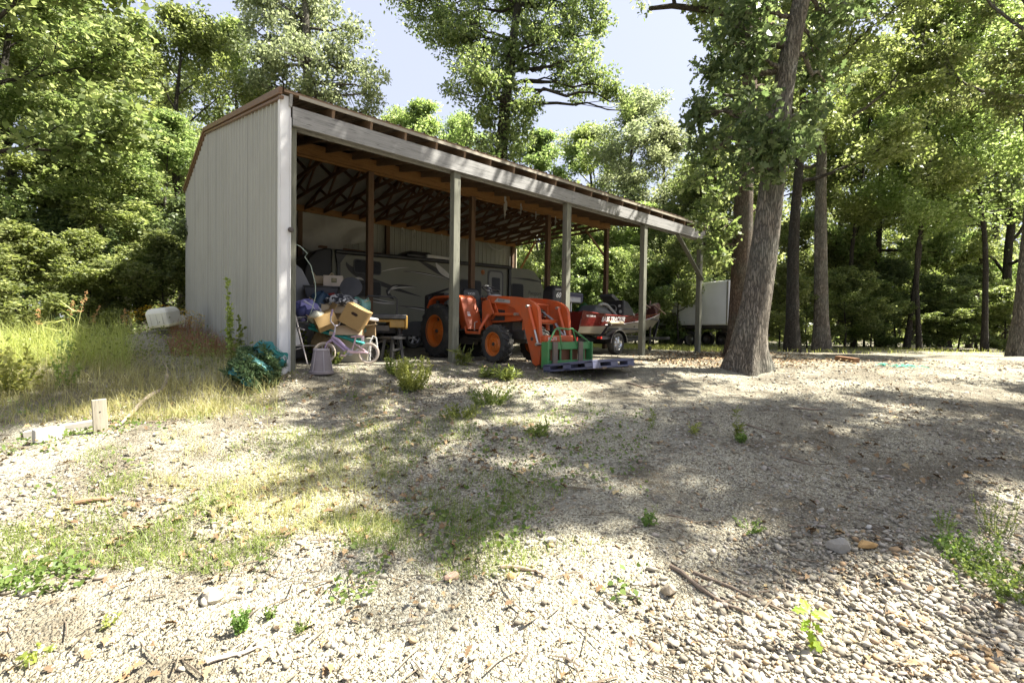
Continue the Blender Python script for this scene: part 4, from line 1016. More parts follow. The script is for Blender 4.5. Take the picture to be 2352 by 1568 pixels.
G1 = 'trees of the wood left of the shed'; G2 = 'trees of the wood behind the shed'; G3 = 'trees of the wood right of the shed'; G4 = 'young trees at the wood edge'
for a in [
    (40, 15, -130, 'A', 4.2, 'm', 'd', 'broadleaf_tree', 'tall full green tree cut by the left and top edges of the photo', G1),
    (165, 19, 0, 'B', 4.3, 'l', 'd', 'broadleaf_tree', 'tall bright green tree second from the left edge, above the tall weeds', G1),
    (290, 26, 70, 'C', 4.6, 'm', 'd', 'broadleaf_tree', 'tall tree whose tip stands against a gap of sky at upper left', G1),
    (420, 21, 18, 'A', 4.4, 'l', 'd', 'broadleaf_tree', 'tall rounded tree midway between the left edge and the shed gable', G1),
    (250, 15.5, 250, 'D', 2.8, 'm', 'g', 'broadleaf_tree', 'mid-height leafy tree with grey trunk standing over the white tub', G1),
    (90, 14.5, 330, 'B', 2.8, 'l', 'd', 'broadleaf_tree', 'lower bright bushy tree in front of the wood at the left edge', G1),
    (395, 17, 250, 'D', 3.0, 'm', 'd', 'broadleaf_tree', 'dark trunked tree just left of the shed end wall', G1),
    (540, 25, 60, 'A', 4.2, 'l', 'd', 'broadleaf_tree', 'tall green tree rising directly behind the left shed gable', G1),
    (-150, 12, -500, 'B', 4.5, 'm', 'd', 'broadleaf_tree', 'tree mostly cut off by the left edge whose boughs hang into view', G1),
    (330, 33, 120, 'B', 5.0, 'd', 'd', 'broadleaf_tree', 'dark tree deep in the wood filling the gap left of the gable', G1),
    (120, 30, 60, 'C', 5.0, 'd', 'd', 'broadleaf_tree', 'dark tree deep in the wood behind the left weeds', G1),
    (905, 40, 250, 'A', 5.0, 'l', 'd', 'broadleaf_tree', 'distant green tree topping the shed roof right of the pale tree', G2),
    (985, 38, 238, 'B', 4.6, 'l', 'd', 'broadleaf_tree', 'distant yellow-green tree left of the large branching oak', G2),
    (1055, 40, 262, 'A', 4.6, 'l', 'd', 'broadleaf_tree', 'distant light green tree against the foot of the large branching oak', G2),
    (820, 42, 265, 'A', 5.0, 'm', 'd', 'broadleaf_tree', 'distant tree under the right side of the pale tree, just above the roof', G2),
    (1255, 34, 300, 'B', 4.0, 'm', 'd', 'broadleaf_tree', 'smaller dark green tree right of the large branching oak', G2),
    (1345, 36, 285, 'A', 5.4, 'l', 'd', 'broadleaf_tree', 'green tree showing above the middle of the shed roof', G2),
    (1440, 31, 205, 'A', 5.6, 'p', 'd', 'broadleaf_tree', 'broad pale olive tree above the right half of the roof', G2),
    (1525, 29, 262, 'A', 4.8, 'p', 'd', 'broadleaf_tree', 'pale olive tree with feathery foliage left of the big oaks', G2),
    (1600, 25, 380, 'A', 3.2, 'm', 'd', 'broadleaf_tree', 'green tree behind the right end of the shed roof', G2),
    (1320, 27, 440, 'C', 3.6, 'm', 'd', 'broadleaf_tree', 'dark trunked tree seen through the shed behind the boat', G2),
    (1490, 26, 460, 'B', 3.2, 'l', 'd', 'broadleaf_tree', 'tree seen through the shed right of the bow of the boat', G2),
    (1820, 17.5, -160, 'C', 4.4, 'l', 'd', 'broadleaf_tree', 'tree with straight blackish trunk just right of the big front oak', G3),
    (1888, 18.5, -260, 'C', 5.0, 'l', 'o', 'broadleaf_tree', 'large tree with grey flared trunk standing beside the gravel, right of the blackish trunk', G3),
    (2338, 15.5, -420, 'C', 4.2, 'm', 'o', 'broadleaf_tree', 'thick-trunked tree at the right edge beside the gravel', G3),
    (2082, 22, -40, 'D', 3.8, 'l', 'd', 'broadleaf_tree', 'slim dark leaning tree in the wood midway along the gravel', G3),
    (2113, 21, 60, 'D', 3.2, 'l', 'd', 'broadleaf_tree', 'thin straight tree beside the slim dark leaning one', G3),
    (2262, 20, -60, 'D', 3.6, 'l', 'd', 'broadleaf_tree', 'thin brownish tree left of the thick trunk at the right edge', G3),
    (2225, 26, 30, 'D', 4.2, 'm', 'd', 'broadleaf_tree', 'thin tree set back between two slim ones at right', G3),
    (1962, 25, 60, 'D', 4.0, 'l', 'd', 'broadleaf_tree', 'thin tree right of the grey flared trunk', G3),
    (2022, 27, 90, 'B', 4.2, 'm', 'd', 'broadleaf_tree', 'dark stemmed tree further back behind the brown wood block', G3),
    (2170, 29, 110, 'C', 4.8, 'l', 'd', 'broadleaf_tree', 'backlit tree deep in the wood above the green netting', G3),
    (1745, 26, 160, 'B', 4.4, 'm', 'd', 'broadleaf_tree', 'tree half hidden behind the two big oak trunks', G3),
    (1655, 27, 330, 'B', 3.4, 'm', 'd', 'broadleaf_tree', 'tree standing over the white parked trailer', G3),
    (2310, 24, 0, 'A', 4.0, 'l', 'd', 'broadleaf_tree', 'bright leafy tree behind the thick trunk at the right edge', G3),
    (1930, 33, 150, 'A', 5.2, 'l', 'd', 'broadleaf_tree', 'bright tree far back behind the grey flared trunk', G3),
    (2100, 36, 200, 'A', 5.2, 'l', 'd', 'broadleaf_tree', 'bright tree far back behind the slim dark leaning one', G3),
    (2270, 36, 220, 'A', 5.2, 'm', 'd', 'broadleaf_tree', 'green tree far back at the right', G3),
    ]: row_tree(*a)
# saplings, one label each
for i, (px, d, top, tk, w, lf, lab) in enumerate([
    (20, 11.5, 545, 'S', 1.5, 'l', 'leafy sapling over the weeds at the left edge'), (205, 12.8, 560, 'S', 1.4, 'l', 'upright sapling left of the grey trunk by the weeds'),
    (372, 14.2, 560, 'S', 1.6, 'm', 'sapling close to the shed back corner'), (430, 15.5, 500, 'U', 2.2, 'd', 'dark sapling partly hidden by the end wall'),
    (160, 14.5, 520, 'S', 1.8, 'd', 'shaded sapling between two dark trunks'),
    (1292, 24.5, 560, 'U', 2.0, 'l', 'bright sapling behind the shed beside the trailer tail'), (1345, 22, 600, 'S', 1.8, 'm', 'sapling behind the boat seats'), (1420, 23, 590, 'U', 2.0, 'l', 'bright sapling behind the boat console'),
    (1500, 21, 610, 'S', 1.8, 'm', 'sapling behind the bow of the boat'), (1560, 20, 560, 'U', 2.0, 'l', 'bright sapling between the last two shed posts'), (1575, 23, 620, 'S', 1.2, 'm', 'sapling beside the end post of the shed'),
    (1540, 25, 640, 'U', 2.4, 'd', 'dark sapling beyond the grass strip'), (1460, 27, 540, 'U', 2.6, 'l', 'tall bright sapling beyond the boat'), (1370, 28, 560, 'S', 2.2, 'l', 'sapling in the wood beyond the middle posts'),
    (1790, 20, 610, 'S', 1.5, 'l', 'sapling showing between the front oak and the blackish trunk'), (1855, 22, 640, 'U', 1.8, 'l', 'sapling between the blackish and the grey flared trunks'), (1940, 22, 620, 'U', 2.0, 'm', 'sapling right of the grey flared trunk'),
    (2000, 23, 640, 'S', 1.7, 'm', 'sapling behind the brown wood block'), (2060, 24, 600, 'U', 2.3, 'd', 'dark sapling left of the slim leaning tree'), (2150, 23, 630, 'S', 1.7, 'm', 'sapling behind the green netting'),
    (2200, 22, 690, 'U', 2.0, 'l', 'low bright sapling at the gravel edge'), (2245, 24, 610, 'U', 2.3, 'm', 'sapling between the thin trees at right'), (2305, 21, 650, 'S', 1.7, 'l', 'sapling against the thick trunk at the right edge'),
    (2130, 27, 560, 'U', 2.6, 'l', 'tall backlit sapling deep in the right wood'), (1985, 28, 560, 'S', 2.4, 'l', 'tall backlit sapling behind the thin tree'), (2240, 29, 540, 'S', 2.6, 'l', 'tall backlit sapling far at the right'), (1900, 27, 560, 'U', 2.6, 'm', 'tall sapling behind the grey flared trunk')]):
    row_tree(px, d, top, tk, w, lf, 'd', 'sapling', lab, G4)

# ---- trees whose outline the photo shows clearly: crown masses at their own places round a real trunk
def mass_tree(name, label, d, trunk_px, r0, blobs, leafm, barkm, per, leaf, shape, seed, group=None, clr=(.35, .7), foot=None, extra=None, n_ring=14, dens=1.0, flare=1.7, limb_r=.4):
    rng = np.random.RandomState(seed)
    base = foot if foot is not None else trunk_px[0]
    bp = at(base[0], base[1], d); zg = gz(bp.x, bp.y)
    path = [np.array(at(px, py, d+dd)) for px, py, dd in trunk_px]
    path[0][2] = zg-.15
    # resample smoothly
    P = np.array(path); k = len(P); n = 26
    tt = np.linspace(0, k-1, n); S_ = []
    for t in tt:
        i = min(int(t), k-2); f = t-i
        p0, p1, p2, p3 = P[max(i-1, 0)], P[i], P[i+1], P[min(i+2, k-1)]
        S_.append(.5*((2*p1)+(-p0+p2)*f+(2*p0-5*p1+4*p2-p3)*f*f+(-p0+3*p1-3*p2+p3)*f**3))
    S_ = np.array(S_); hh = S_[:, 2]-zg
    rad = r0*(1-.72*np.linspace(0, 1, n)) * (1+(flare-1)*np.exp(-np.maximum(hh, 0)/.32))
    o = thing(name, label, 'tree', (bp.x, bp.y, zg), 0, group); O = np.array([bp.x, bp.y, zg])
    # trunk with buttressed foot
    V, F = [], []; m = n_ring*2
    for i in range(n):
        for j in range(m):
            a = 2*PI*j/m; fl = 1 + .22*math.exp(-max(hh[i], 0)/.35)*math.sin(a*4+seed)+.10*math.exp(-max(hh[i], 0)/.5)*math.sin(a*7+1) + .03*math.sin(a*3+hh[i]*2)
            V.append(S_[i] + np.array([math.cos(a), math.sin(a), 0])*rad[i]*fl)
    for i in range(n-1):
        for j in range(m): F.append((i*m+j, i*m+(j+1) % m, (i+1)*m+(j+1) % m, (i+1)*m+j))
    V = [np.array(V)]; F = [np.array(F)]; off = len(V[0])
    tubes = []; CL = []
    B = [(np.array(at(px, py, d+dd)), rp/FPX*(d+dd)) for px, py, rp, dd in blobs] + (extra or [])
    for c_, r_ in B:
        # bough from the trunk or the nearest earlier bough
        j = int(np.argmin([np.linalg.norm(c_-s)+max(0, s[2]-c_[2])*1.5+.15*abs(i-n) for i, s in enumerate(S_)])); j = min(j, n-3)
        p0 = S_[j]; L = np.linalg.norm(c_-p0)
        mid = (p0+c_)/2 + rng.normal(size=3)*L*.08 + np.array([0, 0, -L*.04])
        Q = np.array([p0*(1-t)**2+2*mid*t*(1-t)+c_*t*t + rng.normal(size=3)*.03*L*(0 < t < 1) for t in np.linspace(0, 1, 8)])
        rb = min(rad[j]*limb_r, .03+.018*L+.02*r_)
        tubes.append((Q, np.linspace(rb, .02, 8)))
        nb = max(4, int(dens*10*r_**1.7))
        for q in range(nb):
            dv = rng.normal(size=3); dv /= np.linalg.norm(dv); e = c_ + dv*r_*rng.rand()**.45*np.array([1, 1, .85])
            s0 = lerp_path(Q, .45+.55*rng.rand())
            if q % 2 == 0: tubes.append((np.array([s0, (s0+e)/2+rng.normal(size=3)*.1, e]), np.array([.03, .02, .008])*min(1.4, max(.6, r_))))
            CL.append((*e, rng.uniform(*clr), rng.uniform(.5, 1.2)))
    v, f = tube_np(tubes, 7); V.append(v); F.append(f+off)
    np_mesh('trunk', np.concatenate(V)-O, np.concatenate(F), barkm, o, True)
    v, f = fill_clusters(rng, CL, per, leaf, shape, .75); np_mesh('crown', v-O, f, leafm, o)
    return o
# the large branching oak behind the roof
mass_tree('oak_tree', 'large branching oak whose open crown rises above the middle of the shed roof', 24, [(1140, 775, 0), (1142, 560, 0), (1150, 380, 0), (1160, 250, 0), (1178, 100, 0), (1200, -60, 0), (1220, -200, 0)], .42,
    [(935, 8, 55, 0), (985, 35, 65, 1), (1030, 80, 65, 0), (1075, 45, 70, -1), (1010, -30, 70, 0), (1060, 125, 55, 1), (1110, 110, 70, 0), (1100, 185, 75, -1.5), (1050, 215, 34, 0), (1140, 170, 70, 0), (1165, 235, 75, -1), (1120, 270, 60, 0), (1180, 300, 65, 1), (1150, 345, 60, -1), (1105, 325, 40, 0), (1215, 250, 40, 1), (1190, 120, 60, 0), (1240, 90, 60, -1), (1230, 20, 70, 0), (1160, 20, 70, 1), (1275, 110, 60, 0), (1310, 55, 55, 0), (1355, 80, 45, 1), (1290, 175, 36, 0), (1340, 140, 42, -1), (1375, 165, 44, 0), (1395, 200, 38, 0), (1340, 205, 30, 1), (1425, 215, 34, 0), (1450, 255, 30, 1), (1300, 0, 60, 0), (1380, 20, 45, 0), (1100, -80, 110, 0), (1220, -110, 120, 0), (1340, -90, 90, 0)], LEAF_MID, BARKD, 95, .16, KITE, 5, G2, (.4, .7), dens=1.25)
# the pale tall tree left of centre
mass_tree('oak_tree', 'tall pale green tree with rounded right side against the sky, behind the gable', 22, [(705, 775, 0), (708, 500, 0), (712, 300, 0), (705, 120, 0), (700, 0, 0), (695, -80, 0)], .34,
    [(600, 40, 75, 1), (640, 110, 75, 0), (590, 130, 60, -1), (680, 40, 80, 0), (745, 40, 60, 1), (700, 130, 80, -1), (770, 110, 65, 0), (815, 140, 52, 0), (845, 190, 40, 0), (790, 200, 55, 1), (860, 225, 26, 0), (730, 210, 70, 0), (650, 200, 75, 0), (830, 65, 35, 0), (690, -50, 110, 0), (590, -40, 70, 0), (770, 270, 60, 0), (840, 260, 40, 1), (600, 230, 70, 1)], LEAF_PALE, BARKG, 95, .16, KITE, 6, G2, (.4, .7), dens=1.1)
# the big front oak
FO = [(1718, 838, 0), (1722, 780, 0), (1738, 690, 0), (1756, 560, 0), (1772, 430, -.05), (1788, 300, -.1), (1806, 160, -.15), (1838, 10, -.2), (1880, -160, -.2), (1900, -380, 0), (1880, -620, .4)]
mass_tree('oak_tree', 'big front oak with thick leaning scaly trunk standing on the gravel', 8.6, FO, .285,
    [(1655, 110, 55, .3), (1690, 60, 60, -.3), (1700, 170, 70, 0), (1640, 215, 45, .4), (1675, 260, 60, .2), (1620, 265, 38, .6), (1590, 268, 20, .5), (1720, 250, 60, -.5), (1690, 335, 55, .3), (1740, 350, 45, -.7), (1790, 380, 45, -.7), (1830, 330, 45, -.7), (1770, 300, 40, -.8), (1850, 260, 45, -.2), (1740, 110, 45, -.4), (1680, -20, 80, 0), (1750, 10, 55, -.5), (1865, 90, 55, .2), (1905, 40, 60, .6), (1940, -30, 80, 1), (1720, -120, 130, .6), (1600, 330, 22, .8), (1700, 395, 40, .8), (1890, 180, 50, .8), (1630, 150, 35, .2)], LEAF_DARK, BARK, 58, .145, OAKS, 12, None, (.20, .38), extra=[(np.array([6.9+rx, -3.6+ry, z]), rr_) for rx, ry, z, rr_ in ((-2.5, 1.0, 10, 1.6), (0, -1.5, 11, 1.7), (2.5, .5, 10, 1.7), (.5, 2.5, 10.5, 1.6), (-1.0, -2.8, 9.0, 1.5), (2.2, -2.6, 8.6, 1.4), (0, 0, 13, 1.8), (-2.0, -.8, 12.5, 1.5), (2.4, 2.2, 12, 1.5))], dens=2.3, flare=1.45, limb_r=.35)
# the second oak right behind it
mass_tree('oak_tree', 'second big oak with straight brown trunk close behind the leaning front oak', 11.6, [(1700, 800, 0), (1702, 720, 0), (1704, 600, 0), (1708, 460, 0), (1714, 330, 0), (1722, 200, 0), (1715, 60, 0), (1700, -150, 0), (1690, -420, 0)], .29,
    [(1640, 330, 50, 0), (1600, 400, 45, .3), (1650, 420, 55, -.4), (1620, 500, 40, .4), (1665, 520, 40, -.3), (1655, 585, 20, -.5), (1740, 480, 40, .6), (1700, 250, 70, 0), (1655, 90, 60, 0), (1620, 20, 22, -.3), (1760, 200, 60, .8), (1690, -60, 120, 0), (1780, 60, 80, 1), (1600, -150, 90, 0), (1640, 560, 32, -.2)], LEAF_MID, bark_mat('brown_bark', (.24, .175, .13)), 55, .15, OAKS, 14, None, (.22, .42), extra=[(np.array([8.9+rx, -.2+ry, z]), rr_) for rx, ry, z, rr_ in ((-2, 1, 12, 1.8), (1.5, -1.5, 13, 1.8), (2, 2, 12.5, 1.8), (-.5, 0, 15, 2.0))], dens=1.5, flare=1.35)
# dead bough reaching left at the top of the picture, on the second oak
_ok = bpy.data.objects['oak_tree.003']; _b = MB(); _o = Vector(_ok.location)
_b.tube([at(px, py, d)-_o for px, py, d in ((1716, 70, 11.6), (1690, 40, 11.5), (1650, 26, 11.4), (1600, 20, 11.3), (1545, 14, 11.2), (1492, 20, 11.1))], [.12, .10, .075, .07, .06, .045], 8)
_b.tube([at(px, py, d)-_o for px, py, d in ((1550, 14, 11.2), (1546, -10, 11.2), (1552, -40, 11.2))], [.05, .04, .03], 6); _b.obj('dead_bough', BARKD, _ok, smooth=True)
# shade trees to the right of and behind the photographer
G5 = 'shade trees outside the photo'
for lab, lat, d, tk, w, H in [
    ('shade tree right of the photographer', 8.2, 5.2, 'C', 2.1, 12.8), ('shade tree further right beside the gravel', 12.2, 5.7, 'C', 2.9, 15)]:
    x, y = cam_xy(lat, d); Tm = TEMPL[tk]
    plant_tree('broadleaf_tree', lab, x, y, Tm, w/Tm.R, H/Tm.H, lat, BARK, LEAF_MID, G5)
# far-off wood: one mass of leaves and stems beyond the trees one can tell apart
def far_wood():
    rng = np.random.RandomState(99)
    n = 520; th = rng.uniform(-1.25, 1.2, n); dist = rng.uniform(40, 85, n)
    lat = np.tan(np.clip(th, -1.2, 1.2))*dist*.9; keep = np.abs(lat) < 130
    lat, dist = lat[keep], dist[keep]
    CL = []; tubes = []
    for a, b in zip(lat, dist):
        x, y = cam_xy(a, b); g = gz(x, y); H = rng.uniform(.28, .40)*b*1.0
        H = min(H, 14)
        tubes.append((np.array([[x, y, g], [x+rng.normal()*.5, y, g+H*.5], [x+rng.normal()*.8, y, g+H*.9]]), np.array([.2, .14, .05])))
        for k in range(16):
            z = g+H*rng.uniform(.08, 1) if k < 12 else g+rng.uniform(.2, 1.6); rr = 2.6*math.sin(PI*min(.95, max(.15, (z-g)/H)))
            CL.append((x+rng.normal()*rr*.7, y+rng.normal()*rr*.7, z, rng.uniform(.8, 1.6), rng.uniform(.6, 1.2)))
    V, F = fill_clusters(rng, CL, 26, .55); V2, F2 = tube_np(tubes, 5)
    t = np_mesh('far_wood', V, F, LEAF_LIGHT); tag(t, kind='stuff')
    t.data.materials.append(BARKD)
    me = t.data
    t2 = np_mesh('far_wood_trunks', V2, F2, BARKD); tag(t2, kind='stuff')
far_wood()
# ------------------------------------------------------------------ things stored and dropped in the shed's left bay
CARD = paint('cardboard', (.29, .20, .105), .85, 0, .12, 5, (.22, .15, .08), .35); CARDL = paint('cardboard_light', (.46, .36, .23), .85, 0, .1, 5)
TANB = paint('tan_carton', (.33, .215, .085), .8, 0, .14, 5, (.25, .16, .06), .4)
GREYP = paint('grey_bin', (.33, .31, .25), .6, 0, .1, 4, (.2, .18, .12), .4)
TEAL = paint('teal_cloth', (.03, .26, .24), .8, 0, .3, 9); NAVY = paint('navy_cloth', (.035, .04, .12), .85, 0, .3, 9); LAV = paint('lavender_cloth', (.22, .21, .45), .85, 0, .25, 9)
def lump(c, r, seed, n=14, m=20, amp=.18, fr=2.2, sq=1.0):
    "a soft irregular heap shape: ellipsoid with folds"
    rr = random.Random(seed); ph = [(rr.uniform(0, 6.28), rr.uniform(0, 6.28), rr.uniform(1, 4), rr.uniform(1, 4)) for _ in range(6)]
    b = MB(); vs = []
    for i in range(n+1):
        t = PI*i/n
        for j in range(m):
            a = 2*PI*j/m
            d = 1+amp*sum(math.sin(p[2]*t*fr/2+p[0]+math.cos(a*round(p[3]))*1.3+a*round(p[2])) for p in ph)/3
            st, ct, ca, sa = math.sin(t), math.cos(t), math.cos(a), math.sin(a)
            vs.append((c[0]+r[0]*d*st*ca, c[1]+r[1]*d*st*sa, c[2]+r[2]*d*ct))
    fs = [(i*m+j, i*m+(j+1) % m, (i+1)*m+(j+1) % m, (i+1)*m+j) for i in range(n) for j in range(m)]
    b.add(vs, fs); return b
def place(px, py, d): return at(px, py, d)
def carton(label, px, py, d, dims, rz, m, flaps=None, e=None, extra=None, cat='box', name='cardboard_box', group=None):
    "a box whose base centre is seen at the pixel"
    p = place(px, py, d); o = thing(name, label, cat, p, rz, group)
    if e: o.rotation_euler = (e[0], e[1], rz)
    w, dd, h = dims
    b = MB(); b.box((0, 0, h/2), (w, dd, h)); bd = b.obj('carton_body', m, o, bevel=.006)
    f = MB(); f.box((0, 0, h+.002), (w+.004, dd*.035, .004)); f.box((0, -dd/2-.003, h-.02), (dd*.04, .004, .05)); 
    if flaps:
        for sx, ang in ((-1, flaps), (1, flaps*.8)):
            f.bar((sx*w/2, 0, h), (sx*(w/2+math.cos(ang)*w*.4), 0, h+math.sin(ang)*w*.4), dd*.98, .006, (0, 0, 1))
        f.bar((0, -dd/2, h), (0, -dd/2-.10*math.cos(flaps), h-.16), w*.98, .006, (0, 0, 1))
    f.obj('flap', CARDL if m is CARD else m, o)
    if extra: extra(o, w, dd, h)
    return o
def junk():
    SHED_RZ = 0
    # folding table
    p = place(706, 745, 8.35); t = thing('folding_table', 'dark grey folding table loaded with bags inside the left bay', 'table', (p.x, p.y, 0), R(-8))
    TB_ = paint('table_dark', (.05, .052, .055), .55, 0, .2, 8)
    MB().box((.05, .1, .70), (.80, .70, .045)).obj('table_top', TB_, t, bevel=.012)
    for x in (-.3, .42):
        MB().tube([(x, -.2, 0), (x, -.15, .68)], .014, 8).obj('leg', STEEL, t, smooth=True)
        MB().tube([(x, .4, 0), (x, .35, .68)], .014, 8).obj('leg', STEEL, t, smooth=True)
    MB().tube([(-.3, -.17, .3), (.42, -.17, .3)], .01, 6).obj('brace', STEEL, t)
    zt = .726
    def ontop(px, d, z): q = at(px, 740, d); s_ = q; return (q.x, q.y, z)
    q = ontop(702, 8.2, zt); o = thing('backpack', 'blue and lavender backpack slumped on the dark folding table', 'bag', q, R(20))
    lump((0, 0, .16), (.22, .17, .19), 4, amp=.22).obj('bag_body', LAV, o, smooth=60)
    lump((.02, -.12, .10), (.17, .09, .11), 9, amp=.2).obj('front_pocket', NAVY, o, smooth=60)
    lump((-.14, -.04, .16), (.12, .12, .12), 19, amp=.2).obj('side_pocket', NAVY, o, smooth=60)
    b = MB(); b.tube([(-.1, -.08, .33), (.0, -.16, .25), (.08, -.18, .1)], .02, 6); b.tube([(.12, -.05, .3), (.2, -.12, .2), (.2, -.14, .08)], .02, 6); b.obj('strap', paint('strap_pale', (.42, .42, .52), .8), o, smooth=True)
    q = ontop(724, 8.15, zt); o = thing('sack', 'pale printed sack lying on the dark table right of the backpack', 'sack', q, 0)
    lump((0, 0, .075), (.16, .12, .09), 6, amp=.3).obj('sack_body', paint('sack_print', (.40, .40, .33), .7, 0, .5, 14, (.10, .12, .08), .7), o, smooth=60)
    q = ontop(690, 8.05, zt); o = thing('scrap_metal', 'heap of grey metal bars lying along the table front', 'metal bars', q, 0)
    b = MB(); rr = random.Random(2)
    for k in range(7): b.bar((-.15+rr.uniform(-.05, .05), rr.uniform(-.1, .1), .02+.015*k % .05), (.38+rr.uniform(-.1, .1), rr.uniform(-.12, .1), .02+.012*k), .03, .018)
    b.obj('bar_stock', paint('metal_grey', (.16, .165, .17), .45, .4, .4, 8), o)
    # leaning grey padded board
    q = place(692, 700, 9.1); o = thing('padded_panel', 'tall grey padded panel leaning in the corner behind the table', 'panel', (q.x, q.y, .02), R(-4)); o.rotation_euler = (R(-9), 0, R(-8))
    b = MB(); b.prism([(-.35, 0), (.42, 0), (.36, .8), (.18, 1.45), (.05, 1.74), (-.06, 1.83), (-.35, 1.84)], 'y', -.05, .05); b.obj('panel_body', paint('panel_grey', (.26, .26, .265), .95, 0, .08, 12), o, bevel=.03)
    # cartons
    def sym(o, w, d, h):
        b = MB(); b.box((.02, -d/2-.003, h*.6), (.10, .004, .09)); b.obj('printed_mark', paint('print_olive', (.16, .15, .08), .8), o)
        b = MB(); b.box((.02, -d/2-.006, h*.6), (.07, .003, .012)); b.box((.02, -d/2-.006, h*.6+.025), (.05, .003, .01)); b.obj('printed_line', CARDL, o)
    carton('white topped carton with a small printed square, highest on the heap', 766, 662, 9.6, (.36, .3, .24), R(-25), paint('white_card', (.50, .42, .34), .8), None, None, sym)
    carton('open brown carton beside the white topped carton', 740, 658, 9.8, (.26, .25, .20), R(-30), CARD, 1.0)
    carton('large light brown carton with slit top under the patterned bag', 783, 738, 8.9, (.60, .5, .30), R(-30), CARDL, .5)
    def hole(o, w, d, h):
        MB().prism(rrect(-.06, h*.58, .06, h*.72, .03), 'y', -d/2-.004, -d/2+.01).obj('hand_hole', paint('hole_dark', (.04, .02, .012), .9), o)
    carton('tilted tan carton with a dark hand hole in its side', 806, 748, 8.35, (.40, .30, .36), R(-38), TANB, None, (R(4), R(28), 0), hole)
    carton('tan carton without lid tipped over the bicycle handlebar', 752, 752, 8.3, (.34, .3, .26), R(-10), TANB, .9, (R(12), R(-24), 0))
    carton('flattened brown carton lying under the tilted tan one', 800, 776, 8.6, (.55, .5, .22), R(-30), CARD, .2)
    carton('plain brown carton standing left of the yellow saw', 846, 772, 8.9, (.26, .26, .27), R(-30), CARD)
    # black tote with lid, black round case, patterned bag, red cloth
    q = place(741, 690, 9.3); o = thing('storage_tote', 'black plastic tote standing below the open brown carton', 'tote', q, R(-25))
    b = MB(); b.loft([[(-.26, -.2, 0), (.26, -.2, 0), (.26, .2, 0), (-.26, .2, 0)], [(-.31, -.23, .24), (.31, -.23, .24), (.31, .23, .24), (-.31, .23, .24)]]); b.obj('tote_body', paint('tote_slate', (.06, .062, .075), .5), o, bevel=.015)
    b = MB(); b.box((0, 0, .25), (.66, .5, .03)); b.obj('rim', BLACK, o, bevel=.008)
    lettering('lettering', 'Crib', .085, WHITEP, frame4((.02, -.232, .02), (1, 0, 0), (0, -.05, 1)), o, .001)
    q = place(803, 684, 9.0); o = thing('wheel_hub', 'black round plastic hub with spokes perched on the heap', 'hub', q, R(-35)); o.rotation_euler = (R(-15), R(10), R(-35))
    b = MB(); b.lathe([(0, -.05), (.06, -.05), (.07, -.02), (.15, -.03), (.2, .02), (.2, .1), (0, .1)], 'y', (0, 0, .18), 24); b.obj('hub_disc', BLACK, o, smooth=40)
    b = MB()
    for k in range(6): b.bar((.06*math.cos(k*1.05), -.045+.1, .18+.06*math.sin(k*1.05)), (.17*math.cos(k*1.05), -.03+.1, .18+.17*math.sin(k*1.05)), .02, .02)
    for i in range(len(b.v)): b.v[i] = (b.v[i][0], b.v[i][1]-.085, b.v[i][2])
    b.obj('spoke', IRON, o)
    t_ = NT('leaf_print'); co = t_.coord(); v = t_.n('ShaderNodeTexVoronoi'); v.inputs['Scale'].default_value = 26; t_.l(co, v.inputs['Vector'])
    se = t_.n('ShaderNodeSeparateColor'); t_.l(v.outputs['Color'], se.inputs[0])
    PRN = t_.fin(t_.ramp(se.outputs[0], [(.35, (.03, .032, .04)), (.5, (.14, .14, .15)), (.62, (.50, .50, .50))]), .35)
    q = place(786, 704, 8.75); o = thing('printed_bag', 'shiny black and white patterned bag lying over the large carton', 'bag', q, R(-28))
    lump((0, 0, .09), (.33, .24, .12), 11, amp=.12).obj('bag_body', PRN, o, smooth=60)
    q = place(768, 690, 9.1); o = thing('red_cloth', 'bit of red cloth showing between tote and patterned bag', 'cloth', q, 0)
    lump((0, 0, .05), (.14, .1, .07), 3, amp=.3).obj('cloth_fold', paint('red_cloth', (.25, .03, .025), .8), o, smooth=60)
    q = place(737, 712, 8.75); o = thing('blue_sack', 'dark blue bag stuffed between the table and the large carton', 'bag', q, 0)
    lump((0, 0, .12), (.20, .18, .2), 23, amp=.2).obj('bag_body', paint('petrol_blue', (.02, .05, .09), .6), o, smooth=60)
    q = place(829, 720, 8.75); o = thing('teal_towel', 'teal and white towel hanging down beside the shed post', 'towel', (q.x, q.y, q.z), R(-30))
    b = MB(); vs = []; 
    for i in range(9):
        for j in range(7):
            u, v_ = i/8, j/6; vs.append(((u-.5)*.26+.05*math.sin(v_*6), .05*math.sin(u*9+v_*3)-.1*v_, .28-.62*v_+.03*math.sin(u*7)))
    b.add(vs, [(i*7+j, (i+1)*7+j, (i+1)*7+j+1, i*7+j+1) for i in range(8) for j in range(6)]); b.obj('towel_cloth', paint('teal_stripe', (.09, .26, .24), .8, 0, .55, 7, (.45, .47, .45), .6), o, smooth=60, fix=False)
    q = place(836, 738, 8.6); o = thing('foam_board', 'pale grey foam board poking out over the tilted carton', 'board', q, R(-12)); o.rotation_euler = (0, R(8), R(-12))
    MB().box((.05, 0, .06), (.36, .22, .055)).obj('board_body', paint('foam_pale', (.50, .50, .52), .7), o, bevel=.015)
    # big pale bin with teal netting over its rim
    q = place(800, 815, 8.8); o = thing('storage_bin', 'large pale grey bin behind the bicycle under the cartons', 'bin', (q.x, q.y, 0), R(-30))
    b = MB(); b.loft([[(-.36, -.26, 0), (.36, -.26, 0), (.36, .26, 0), (-.36, .26, 0)], [(-.42, -.30, .42), (.42, -.30, .42), (.42, .30, .42), (-.42, .30, .42)]]); b.box((0, 0, .43), (.90, .66, .03)); b.obj('bin_body', GREYP, o, bevel=.02)
